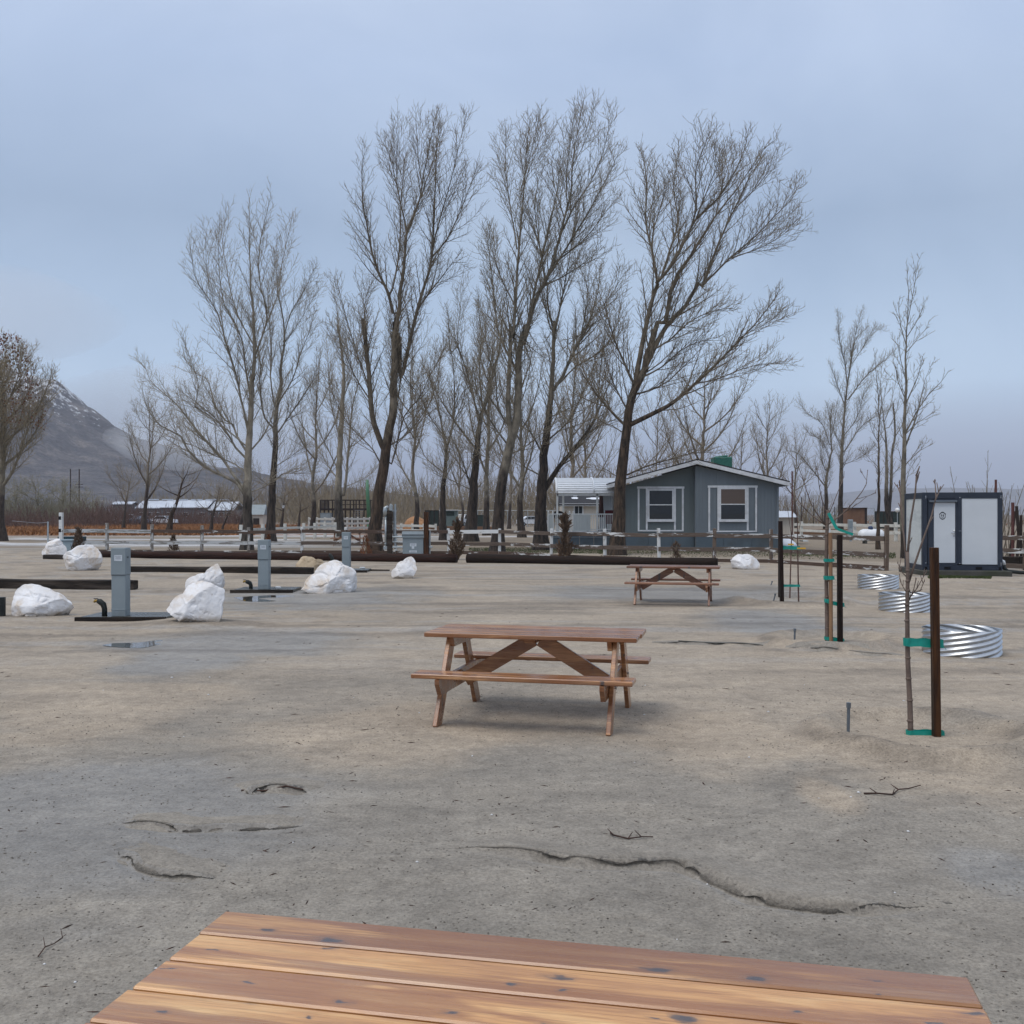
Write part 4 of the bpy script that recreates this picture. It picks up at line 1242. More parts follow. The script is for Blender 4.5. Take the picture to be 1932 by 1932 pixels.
traced_tree('poplar_tree', 'tall narrow bare poplar rising beside the white cabin', (1709, 1053), 33,
  ([(ZR, [(935, 2300), (940, 1930), (950, 1500), (960, 1100), (970, 700), (985, 400), (975, 80)])], .17, .008),
  [([(ZR, [(985, 520), (1020, 300), (1060, 40)])], .04, .006), ([(ZR, [(980, 760), (1080, 620), (1140, 560)])], .03, .006), ([(ZR, [(965, 1380), (1050, 1200), (1130, 1080), (1230, 980), (1290, 890)])], .06, .006),
   ([(ZR, [(955, 1480), (1060, 1180), (1120, 950), (1180, 820)])], .06, .006), ([(ZR, [(960, 1150), (1060, 930), (1090, 780)])], .05, .006), ([(ZR, [(970, 700), (930, 550), (910, 370)])], .035, .006),
   ([(ZR, [(965, 950), (920, 750), (905, 640)])], .035, .006), ([(ZR, [(975, 650), (1070, 480), (1110, 370)])], .03, .006), ([(ZR, [(950, 1400), (1030, 1300), (1180, 1200)])], .035, .006),
   ([(ZR, [(945, 1600), (1060, 1500), (1170, 1440)])], .035, .006), ([(ZR, [(960, 1100), (900, 950), (890, 850)])], .035, .006), ([(ZR, [(940, 1850), (990, 1650), (1040, 1560)])], .03, .006)],
  M['bark'], group=RGRP, age_h=1.2, spec=dict(ang=(18, 34), blen=(.3, 1.2), tlen=.4, bgap=.26, tgap=.17))
traced_tree('cottonwood_tree', 'bare tree with two thick stems and a sawn-off stub, between the thin trunks', (1683, 1001), 34,
  ([(ZR, [(825, 2110), (820, 1900), (820, 1500), (795, 1250), (770, 1000)])], .36, .02),
  [([(ZR, [(845, 2000), (852, 1800), (860, 1500), (880, 1380), (868, 1130)])], .3, .08, .02), ([(ZR, [(880, 1400), (940, 1300), (1000, 1150)])], .10, .01), ([(ZR, [(815, 1450), (770, 1350), (740, 1200)])], .08, .01),
   ([(ZR, [(800, 1280), (850, 1150), (880, 1000), (900, 900)])], .08, .01), ([(ZR, [(840, 1320), (900, 1180), (920, 1050)])], .07, .01), ([(ZR, [(850, 1700), (920, 1620), (950, 1580)])], .06, .01)],
  group=RGRP, age_h=5, spec=dict(tw=1.4, blen=(.5, 2.0), bgap=.5))
traced_tree('cottonwood_tree', 'thin dark stemmed bare tree just left of the double stems', (1657, 1037), 35,
  ([(ZR, [(758, 2250), (757, 1930), (760, 1500), (762, 1200), (745, 950), (730, 750)])], .11, .01),
  [([(ZR, [(760, 1450), (700, 1320), (690, 1250)])], .03, .006), ([(ZR, [(760, 1250), (800, 1080), (820, 930)])], .03, .006), ([(ZR, [(755, 1620), (690, 1560), (640, 1500)])], .03, .006), ([(ZR, [(757, 1150), (780, 950), (790, 800)])], .03, .006)],
  M['bark_brown'], group=RGRP, age_h=8, spec=dict(blen=(.3, 1.0), tlen=.4))

def auto_tree(name, label, px, py, top, width, seed, mat_, nl=9, r0=.3, lean=0.0, spec=None, group=None, age_h=4, first=.22, dark=None, fork=False):
    """a bare tree grown from its own rules at the measured foot, height and spread"""
    r = np.random.default_rng(seed)
    D = G(px, py).y
    H = (HY - top) / F * D + CAM_H
    wd = width / F * D / 2
    b = W(px, py, D); b.z = gz(b.x, b.y)
    n = 7
    T = np.array([[lean * H * (k / n) ** 1.3 + r.normal(0, .02) * H * .3, r.normal(0, .02) * H * .3, H * .96 * k / n] for k in range(n + 1)])
    T[0] = 0
    L = []
    az_ = r.uniform(0, 6.28)
    for k in range(nl):
        t = first + (.80 - first) * k / max(nl - 1, 1) + r.uniform(-.03, .03)
        p = np.array([np.interp(t * n, range(n + 1), T[:, c]) for c in range(3)])
        az_ += 2.4 + r.normal(0, .3)
        reach = wd * (1.05 - .75 * t) * r.uniform(.75, 1.15) / .8
        rise = min(H * .95 - p[2], H * (.22 + .30 * (1 - t))) * r.uniform(.75, 1.05)
        dx, dy = math.cos(az_) * reach, math.sin(az_) * reach
        pts = [p, p + (dx * .4, dy * .4, rise * .22), p + (dx * .78, dy * .78, rise * .58), p + (dx, dy, rise)]
        L.append((np.array(pts), max(.02, r0 * .42 * (1.1 - t)), .009))
    return tree_from(name, label, b, (T, r0, .012), L, seed, mat_, spec, group, age_h=age_h)

FAR = dict(tw=1.7, spur=1, bgap=.32, tgap=.24, tlen=.8, blen=(.7, 2.8))
FARTHER = dict(tw=2.1, spur=0, bgap=.42, tgap=.30, tlen=.95, blen=(.9, 3.2))
BG = 'bare trees standing farther back'
HB = 'bare trees behind the grey house roof'
bt = []
bt.append(auto_tree('cottonwood_tree', 'spreading bare tree right behind the ridge of the grey house', 1325, 1012, 640, 210, 51, M['bark_far'], 12, .34, .02, FAR, HB))
bt.append(auto_tree('cottonwood_tree', 'narrow bare tree behind the right slope of the grey roof', 1447, 1000, 735, 100, 52, M['bark_far'], 9, .28, .01, FARTHER, HB))
bt.append(auto_tree('cottonwood_tree', 'small bare tree just right of the green covered roof box', 1392, 1000, 800, 110, 53, M['bark_far'], 8, .22, .05, FARTHER, HB))
bt.append(auto_tree('cottonwood_tree', 'low bushy bare tree beyond the right eave of the grey house', 1500, 996, 800, 110, 54, M['bark_far'], 9, .25, .0, FARTHER, HB))
# trees that stand between and behind the tall row
for k, (px, py, top, wd_, nl, lab) in enumerate([
    (590, 1003, 640, 150, 9, 'mid-height bare tree filling the gap right of the dark straight trunk'),
    (785, 1002, 590, 150, 10, 'bare tree with a forked foot behind the grey electrical cabinet'),
    (918, 1010, 560, 120, 9, 'thin bare tree close behind the black furrowed trunk'),
    (985, 1014, 610, 130, 9, 'bare tree with a dark stem left of the black forked trunk'),
    (1075, 1004, 560, 170, 11, 'bare tree rising behind the left end of the white awning'),
    (1108, 1006, 660, 120, 8, 'dark stemmed bare tree seen under the white awning'),
    (1235, 998, 700, 150, 10, 'bare tree behind the left slope of the grey roof'),
    (1275, 994, 760, 110, 8, 'faint bare tree just left of the roof ridge'),
    (960, 998, 700, 120, 8, 'faint bare tree between the tallest trunk and the dark stem'),
    (870, 997, 740, 110, 8, 'faint bare tree behind the parked pickup')]):
    auto_tree('cottonwood_tree', lab, px, py, top, wd_, 60 + k, M['bark_far'] if k > 3 else M['bark'], nl, .30 if top < 650 else .22, .03 * (-1) ** k, FAR if top < 650 else FARTHER, BG)
# leaning young trees on the left, some with a white paper tag tied on
LG = 'leaning bare trees in the dry orange field'
def white_tag(root, h, x):
    obj('tag', MB().box((x, -.17, h), (.22, .02, .30), (0, .1, 0)), M['label'], root)
L1 = auto_tree('cottonwood_tree', 'tall thin pale bare tree at the left edge of the field', 271, 1008, 742, 120, 71, M['bark_far'], 9, .26, .09, FAR, LG, 5)
t2 = auto_tree('willow_tree', 'dark crooked bare tree with a white paper tag and snapped limbs', 318, 1006, 868, 130, 72, M['bark_brown'], 6, .30, .30, dict(FARTHER, bgap=1.1), LG, 9, .5)
white_tag(t2, 2.6, .62)
t3 = auto_tree('willow_tree', 'thin right-leaning bare tree with a white tag beside the white post', 452, 1004, 890, 90, 73, M['bark_far'], 6, .2, .28, FARTHER, LG, 4, .4)
white_tag(t3, 2.8, .7)
auto_tree('willow_tree', 'small forked bare tree left of the pale double stemmed cottonwood', 397, 1006, 905, 90, 74, M['bark_far'], 6, .2, .2, FARTHER, LG, 4, .4)
auto_tree('willow_tree', 'slim slanting bare sapling in front of the far white building', 418, 1004, 925, 60, 75, M['bark_far'], 5, .13, .45, FARTHER, LG, 4, .4)
t4 = auto_tree('willow_tree', 'small bare tree with a white tag right of the straight dark trunk', 530, 1001, 900, 100, 76, M['bark_far'], 7, .2, .12, FARTHER, LG, 4, .4)
white_tag(t4, 2.6, .3)
auto_tree('willow_tree', 'small leaning bare tree left of the dark timber platform', 562, 1000, 905, 80, 77, M['bark_far'], 6, .18, .15, FARTHER, LG, 4, .4)
auto_tree('willow_tree', 'small dark bare tree touching the left end of the timber platform', 590, 998, 900, 80, 78, M['bark_brown'], 6, .18, .05, FARTHER, LG, 4, .4)
auto_tree('willow_tree', 'thin bare tree leaning right near the far parked cars', 232, 1000, 880, 100, 79, M['bark_far'], 7, .2, .15, FARTHER, LG, 4, .4)
# the tree at the left edge still carries some dry leaves
lt = auto_tree('cottonwood_tree', 'bushy tree with dry brown leaves left on its top, at the left edge', 2, 1021, 628, 190, 80, M['bark_tan'], 18, .36, .02, dict(tw=1.8, bgap=.20, tgap=.15, lift=.5, blen=(.9, 3.4)), None, 4, .26)
def dry_leaves(root, seed, H, n=900):
    r = np.random.default_rng(seed)
    V, Q = [], []
    for k in range(n):
        t = r.uniform(.55, 1.0)
        a = r.uniform(0, 6.28); rad = 3.2 * (1.15 - t) ** .6 * math.sqrt(r.uniform(0, 1)) * 1.3
        p = np.array([rad * math.cos(a), rad * math.sin(a), H * t])
        u = unit(r.normal(0, 1, 3)) * r.uniform(.06, .12); v = unit(np.cross(u, r.normal(0, 1, 3))) * r.uniform(.04, .07)
        o = len(V) * 4
        V.append([p - u, p - v, p + u, p + v]); Q.append([o, o + 1, o + 2, o + 3])
    me = mesh_np('leaves', np.array(V).reshape(-1, 3), np.array(Q), [M['dry_leaf']])
    stuff(link('leaves', me, root))
dry_leaves(lt, 5, 13.8, 1500)

# ------------------------------------------------------------------ picnic tables
def bolt(parent, x, y, z, r=.009):
    return MB().lathe([(r, 0), (r, .003), (r * .6, .005)], 8, (x, y, z))
def make_table(label, loc, rotz, wood, seed):
    r = random.Random(seed)
    t = thing('picnic_table', label, 'picnic table', loc, rotz, 'wooden picnic tables')
    pitch = .1505
    for k in range(5):
        y = (k - 2) * pitch
        mb = MB().box((0, 0, 0), (1.83 + r.uniform(-.004, .004), .1395, .038), None, .005)
        obj('plank', mb, wood, t, loc=(r.uniform(-.004, .004), y, .731 + r.uniform(-.0012, .0012)))
    for sgn in (-1, 1):
        mb = MB().box((0, 0, 0), (1.83, .235, .038), None, .006)
        obj('seat', mb, wood, t, loc=(r.uniform(-.006, .006), sgn * .62, .431))
        x = sgn * .70
        obj('top_cleat', MB().prism([(-.34, .71), (.34, .71), (.30, .63), (-.30, .63)], -.019, .019, 'x'), wood, t, loc=(x - sgn * .02, 0, 0))
        obj('seat_support', MB().prism([(-.75, .41), (.75, .41), (.75, .37), (.68, .275), (-.68, .275), (-.75, .37)], -.019, .019, 'x'), wood, t, loc=(x - sgn * .02, 0, 0))
        for s2 in (-1, 1):
            a = Vector((x + sgn * .0205, s2 * .20, .71)); b = Vector((x + sgn * .0205, s2 * .63, -.02))
            mb = MB().beam(a - Vector((x, 0, 0)), b - Vector((x, 0, 0)), .135, .038, (1, 0, 0), .004)
            lg = obj('leg', mb, wood, t, loc=(x, 0, 0))
            obj('bolt', MB().tube([(0, 0, 0), (.012, 0, 0)], .012, 8), M['steel_screw'], lg, loc=(sgn * .04, s2 * .40, .345))
        a = Vector((sgn * .03, 0, .675)); b = Vector((x - sgn * .045, 0, .30))
        obj('brace', MB().beam(a, b, .038, .125, (0, 0, 1), .004), wood, t, loc=(0, sgn * .0015, 0))
    obj('middle_cleat', MB().prism([(-.33, .71), (.33, .71), (.29, .672), (-.29, .672)], -.045, .045, 'x'), wood, t)
    return t
pt = make_table('nearest wooden picnic table with knotty orange top boards cut off by the photo edge', (.06, 2.15, gz(.06, 2.15)), R(-12.2), M['cedar'], 3)
p2 = make_table('wooden picnic table standing alone on the sand in the middle of the yard', (.225, 9.13, gz(.22, 9.13) + .0), R(-13.5), M['cedar_mid'], 4)
p3 = make_table('small dark reddish picnic table farthest off, in front of the grey house', (3.27, 20.7, gz(3.27, 20.7)), R(-13), M['cedar_red'], 5)
p2.scale = (1.02, 1.02, 1.02)
# ------------------------------------------------------------------ boulders
import bmesh
def boulder(label, px0, px1, pyb, outline, depth, seed, m=None, sink=.06):
    """outline: silhouette as fractions of the width (x) and height units of the width (y), anticlockwise from lower right"""
    r = np.random.default_rng(seed)
    D = F * CAM_H / (pyb - HY) + depth * .5
    wd = (px1 - px0) / F * D
    cx = ((px0 + px1) / 2 - CX) / F * D
    bm = bmesh.new()
    bmesh.ops.create_icosphere(bm, subdivisions=5, radius=1.0)
    pts = np.array(outline, float) * wd * np.array([1, 1.10])
    pts[:, 0] -= wd / 2
    c = np.array([0.0, pts[:, 1].max() * .42])
    th = np.arctan2(pts[:, 1] - c[1], pts[:, 0] - c[0]); rad = np.hypot(pts[:, 0] - c[0], pts[:, 1] - c[1])
    o = np.argsort(th); th, rad = th[o], rad[o]
    th = np.concatenate([th - 2 * np.pi, th, th + 2 * np.pi]); rad = np.tile(rad, 3)
    co = np.array([v.co[:] for v in bm.verts])
    a = np.arctan2(co[:, 2], co[:, 0])
    rxz = np.interp(a, th, rad)
    q = np.hypot(co[:, 0], co[:, 2])
    P = np.stack([np.cos(a) * rxz * q ** .8, co[:, 1] * depth * .5, np.sin(a) * rxz * q ** .8], 1)
    # break faces off it
    rmax = rad.max()
    for k in range(22):
        n = unit(r.normal(0, 1, 3) * (1, 1.4, 1))
        if k < 12:
            n = unit(np.array([r.uniform(-.8, .8), -1, r.uniform(-.3, 1.0)]))
        d = P @ n
        lim = np.percentile(d, r.uniform(82, 95) if k < 12 else r.uniform(90, 97))
        over = d > lim
        P[over] -= np.outer((d[over] - lim) * .97, n)
    n3 = fbm(P[:, 0] / wd * 5 + P[:, 1] * 2, P[:, 2] / wd * 5 - P[:, 1] * 2 + seed, 4, seed)
    n4 = fbm(P[:, 0] / wd * 16 + P[:, 1] * 7, P[:, 2] / wd * 16 - P[:, 1] * 6 + seed, 3, seed + 3)
    nn = P / (np.linalg.norm(P, axis=1)[:, None] + 1e-9)
    crk = np.abs(fbm(P[:, 0] / wd * 3 + P[:, 1] * 1.5 + seed, P[:, 2] / wd * 4 + seed * 2, 3, seed + 9))
    P = P + nn * (n3 * .020 + n4 * .010 - .018 * np.exp(-(crk / .06) ** 2))[:, None] * wd
    P[:, 2] += c[1] - sink
    for v, p in zip(bm.verts, P):
        v.co = p
    me = bpy.data.meshes.new('boulder')
    bm.to_mesh(me); bm.free()
    me.materials.append(m or M['rock'])
    ob = link('boulder', me, loc=(cx, D, gz(cx, D)))
    return tag(ob, label, 'boulder', 'white boulders around the pitches')
boulder('long white boulder left of the nearest grey pedestal, arched underneath', 17, 136, 1166, [(.98, .05), (1, .17), (.88, .27), (.68, .40), (.5, .46), (.1, .46), (.05, .38), (.02, .1), (.06, 0), (.3, .05), (.55, .03)], .8, 1)
boulder('steep wedge of white rock right of the nearest grey pedestal', 312, 418, 1184, [(.97, .03), (1, .3), (1, .74), (.93, .78), (.62, .72), (.3, .5), (.03, .28), (.0, .14), (.12, .02), (.5, 0)], .75, 2)
boulder('lumpy cream boulder behind the steep white wedge', 349, 425, 1117, [(.95, .03), (1, .42), (.98, .7), (.88, .74), (.66, .62), (.5, .42), (.28, .4), (.05, .3), (0, .12), (.1, 0), (.6, 0)], .8, 3)
boulder('biggest white boulder, a smooth peaked mound beside the middle pedestal', 567, 689, 1124, [(.98, .08), (1, .2), (.9, .27), (.66, .42), (.54, .5), (.42, .48), (.22, .32), (.05, .12), (0, .06), (.15, 0), (.7, 0), (.92, .01)], 1.4, 4)
boulder('upright white rock with a grey hollow in front of the long log', 735, 786, 1093, [(1, .06), (.97, .5), (.92, .8), (.8, .85), (.5, .66), (.2, .42), (.02, .1), (0, .02), (.4, 0), (.8, .02)], .7, 5)
boulder('rounded white boulder with a tan left shoulder below the dead cypress', 114, 191, 1078, [(.95, .1), (1, .32), (.92, .5), (.72, .62), (.58, .62), (.3, .5), (.02, .26), (0, .2), (.1, .06), (.4, 0), (.8, .02)], 1.1, 6)
boulder('far left white boulder beside the blue grey bin', 73, 128, 1051, [(.98, .08), (1, .2), (.8, .42), (.66, .6), (.45, .62), (.25, .45), (.2, .3), (.02, .2), (0, .06), (.3, 0), (.8, 0)], .9, 7)
boulder('flat tan streaked rock lying on the dark timber', 557, 620, 1078, [(.98, .18), (1, .28), (.8, .34), (.6, .35), (.4, .42), (.14, .42), (.04, .3), (0, .18), (.25, .02), (.6, 0), (.85, .06)], .7, 8, M['rock_tan'])
boulder('flat white boulder alone right of the farthest picnic table', 1371, 1438, 1077, [(.98, .1), (1, .22), (.8, .33), (.45, .42), (.32, .44), (.15, .3), (.02, .24), (0, .2), (.15, .06), (.4, 0), (.7, .02)], .9, 9)

# ------------------------------------------------------------------ hook-up pedestals
def text_lines(parent, x0, z0, wd_, n, y, gap=.012, h=.0045):
    mb = MB()
    for k in range(n):
        mb.box((x0, y, z0 - k * gap), (wd_ * (1 - .2 * (k % 3) / 2), .001, h))
    return obj('print', mb, M['grey_ink'], parent)
def pedestal(label, px0, px1, pyb, pyt, rot=0.0):
    D = F * (CAM_H - .07) / (pyb - HY)
    cx = ((px0 + px1) / 2 - CX) / F * D
    h = (pyb - pyt) / F * D
    wd_ = .245
    t = thing('utility_pedestal', label, 'utility pedestal', (cx, D + .12, gz(cx, D) + .065), rot, 'grey hook-up pedestals')
    obj('housing', MB().box((0, 0, h * .30), (wd_, .20, h * .60), None, .006), M['ped'], t)
    obj('lid', MB().box((0, -.004, h * .80), (wd_ + .012, .216, h * .395), None, .008), M['ped'], t)
    obj('seam', MB().box((0, -.006, h * .60), (wd_ - .004, .204, .008)), M['ped_dark'], t)
    obj('skirt', MB().box((0, 0, h * .10), (wd_ + .008, .208, .018), None, .003), M['ped'], t)
    obj('latch', MB().box((wd_ / 2 + .011, -.03, h * .86), (.012, .05, .03)), M['ped_dark'], t)
    lb = obj('label_plate', MB().box((0, -.1135, h * .85), (wd_ * .55, .002, h * .085)), M['label'], t)
    text_lines(lb, 0, h * .85 + .03, wd_ * .42, 5, -.1152)
    return t
pedestal('nearest grey utility pedestal with a white label, between two white boulders', 208, 238, 1163, 1033, R(-2))
pedestal('grey utility pedestal on a dark pad left of the biggest boulder', 485, 508, 1112, 1018, R(-2))
pedestal('farthest grey utility pedestal, in front of the leaning brown trunk', 642, 663, 1075, 1004, R(-2))
def pad(label, px0, px1, pyf, depth, timber=True):
    D = F * CAM_H / (pyf - HY)
    x0, x1 = (px0 - CX) / F * D, (px1 - CX) / F * D
    cx = (x0 + x1) / 2
    t = thing('concrete_pad', label, 'concrete pad', (cx, D, gz(cx, D)), 0, 'low pads under the pedestals')
    obj('slab', MB().box((0, depth / 2 + .05, .02), (x1 - x0 - .06, depth, .09), None, .008), M['wetpad'], t)
    obj('timber_edge', MB().box((0, .02, .025), (x1 - x0, .06, .10), (0, 0, R(1.0)), .008), M['timber'], t)
    return t
pad('damp low pad with a timber front edge under the nearest pedestal', 141, 312, 1173, .95)
pad('damp low pad under the middle pedestal', 434, 552, 1119, 1.1)
pad('damp low pad under the farthest pedestal', 636, 692, 1081, 1.2)
def hookup(label, px, pyb, hgt, lean=-.05, brass=True, s=1.0):
    D = F * (CAM_H - .06) / (pyb - HY)
    x = (px - CX) / F * D
    t = thing('hose_pipe_stub', label, 'pipe', (x, D, gz(x, D) + .03), 0, 'black pipe stubs on the pads')
    obj('pipe', MB().tube([(.03, 0, 0), (.03, 0, hgt * .55), (.01, 0, hgt * .8), (-.05, 0, hgt * .97), (-.09, 0, hgt)], [.045 * s, .045 * s, .05 * s, .05 * s, .04 * s], 12), M['black_pipe'], t, True)
    if brass:
        obj('valve', MB().tube([(-.085, 0, hgt), (-.125, 0, hgt + .005), (-.15, 0, hgt - .02)], [.022, .026, .018], 8), M['brass'], t)
        obj('handle', MB().box((-.12, 0, hgt + .04), (.07, .015, .012)), M['black_pipe'], t)
    return t
hookup('black elbow pipe with a brass tap at the nearest pedestal', 194, 1163, .29)
hookup('black elbow pipe on the pad of the middle pedestal', 471, 1111, .20)
hookup('black bent pipe in front of the farthest pedestal', 626, 1077, .52, brass=False, s=1.1)
tag(obj('dump_cap', MB().lathe([(.07, 0), (.07, .03), (.05, .04)], 14), M['white_plastic'], loc=(GP(534, 1113).x, 23.8, .08)), 'white sewer cap on the pad of the middle pedestal', 'drain cap', 'drain caps')
tag(obj('dump_cap', MB().lathe([(.09, 0), (.09, .03), (.06, .04)], 14), M['white_plastic'], loc=(GP(681, 1078).x, 32.5, .08)), 'white sewer cap on the pad of the farthest pedestal', 'drain cap', 'drain caps')
tag(obj('pipe_stub', MB().tube([(0, 0, -.1), (0, 0, .33)], .075, 12), M['black_pipe'], loc=GP(2, 1163)), 'short black post cut off by the left photo edge', 'post')

# ------------------------------------------------------------------ logs and timbers
def log_between(name, label, pa, pb, ra, rb, m, seed, square=False, group='logs and timbers bounding the pitches', sink=.25):
    r = np.random.default_rng(seed)
    a = Vector((pa[0], pa[1], gz(*pa[:2]) + ra * (1 - sink))); b = Vector((pb[0], pb[1], gz(*pb[:2]) + rb * (1 - sink)))
    mid = (a + b) / 2
    n = 26
    rot = math.atan2((b - a).y, (b - a).x)
    L = (b - a).length
    mb = MB()
    sides = 18
    vs, fs = [], []
    for i in range(n + 1):
        t = i / n
        rad = ra + (rb - ra) * t
        x = -L / 2 + L * t
        zc = (a.z + (b.z - a.z) * t) - mid.z + .12 * rad * math.sin(t * 5 + seed)
        yc = .10 * rad * math.sin(t * 7 + seed * 2)
        for j in range(sides):
            an = 2 * math.pi * j / sides
            k = rad * (1 + .05 * float(fbm(np.array([t * L * .8]), np.array([j * .6 + seed]), 3, seed)[0]))
            if i in (0, n):
                k *= .95
            cy, cz = math.cos(an), math.sin(an)
            if square:
                q = max(abs(cy), abs(cz)); cy, cz = cy / q * .92, cz / q * .86
            vs.append((x, yc + k * cy, zc + k * cz))
    for i in range(n):
        for j in range(sides):
            j2 = (j + 1) % sides
            fs.append((i * sides + j, i * sides + j2, (i + 1) * sides + j2, (i + 1) * sides + j))
    fs.append(tuple(range(sides))[::-1]); fs.append(tuple(n * sides + j for j in range(sides)))
    mb.add(vs, fs)
    o = obj(name, mb, m, loc=mid, rotz=rot, smooth=not square)
    return tag(o, label, 'log', group)
def gp2(px, D):
    return ((px - CX) / F * D, D)
log_between('log', 'long reddish brown pole log lying along the rail fence, left of the gap', gp2(150, 43.0), gp2(861, 38.0), .14, .195, M['log_brown'], 1)
log_between('log', 'long black pole log right of the gap, running behind the farthest picnic table', gp2(882, 37.9), gp2(1354, 35.2), .185, .16, M['log_black'], 2)
log_between('timber', 'thick dark squared timber lying at the left edge', gp2(-60, 24.9), gp2(256, 24.3), .15, .13, M['timber'], 3, True)
log_between('timber', 'long dark squared timber behind the cream boulder', gp2(238, 31.6), gp2(590, 30.6), .12, .12, M['timber'], 4, True)
log_between('timber', 'dark half buried timber end under the far left boulder', gp2(85, 41.0), gp2(130, 40.5), .12, .10, M['timber'], 5, True)
tag(obj('black_block', MB().prism([(-.18, 0), (.2, 0), (.2, .14), (-.05, .30), (-.18, .34)], -.2, .2), M['timber'], loc=GP(108, 1050)), 'black tilted rubber block left of the far left boulder', 'block')
bpy.data.objects['black_block'].location.x = (106 - CX) / F * 42.5 - .35
log_between('timber', 'thin dark plank on the sand near the upright white rock', gp2(655, 32.5), gp2(735, 32.3), .035, .03, M['timber'], 6, True)

# ------------------------------------------------------------------ corrugated rings
def make_ring():
    Rr, H, pit, tn, amp = .47, .335, .068, 8, .0112
    nt, nz = 160, 60
    mb = MB()
    vs, fs = [], []
    for i in range(nz + 1):
        z = H * i / nz
        for j in range(nt):
            th = 2 * math.pi * j / nt
            rr_ = Rr + amp * math.sin(2 * math.pi * z / pit - tn * th)
            vs.append((rr_ * math.cos(th), rr_ * math.sin(th), z - .015))
    for i in range(nz):
        for j in range(nt):
            j2 = (j + 1) % nt
            fs.append((i * nt + j, i * nt + j2, (i + 1) * nt + j2, (i + 1) * nt + j))
    mb.add(vs, fs)
    me = mb.mesh('wall_sheet', M['galv'], True)
    return me
ring_me = make_ring()
sol = None
for k, (px, D, lab) in enumerate([(1814, 13.22, 'nearest corrugated steel ring, right of the brown stake'), (1708, 19.1, 'middle corrugated steel ring in a puddle behind the young tree'), (1656.5, 24.75, 'farthest corrugated steel ring, left of the white cabin')]):
    x = (px - CX) / F * D
    t = thing('steel_ring', lab, 'steel ring', (x, D, gz(x, D)), R(40 * k), 'corrugated steel rings')
    o = link('wall_sheet', ring_me, t)
    md = o.modifiers.new('thick', 'SOLIDIFY'); md.thickness = .003; md.offset = -1
    obj('sand_fill', MB().lathe([(.45, -.02), (.45, .01), (.2, .03)], 40), M['pebble'], t)

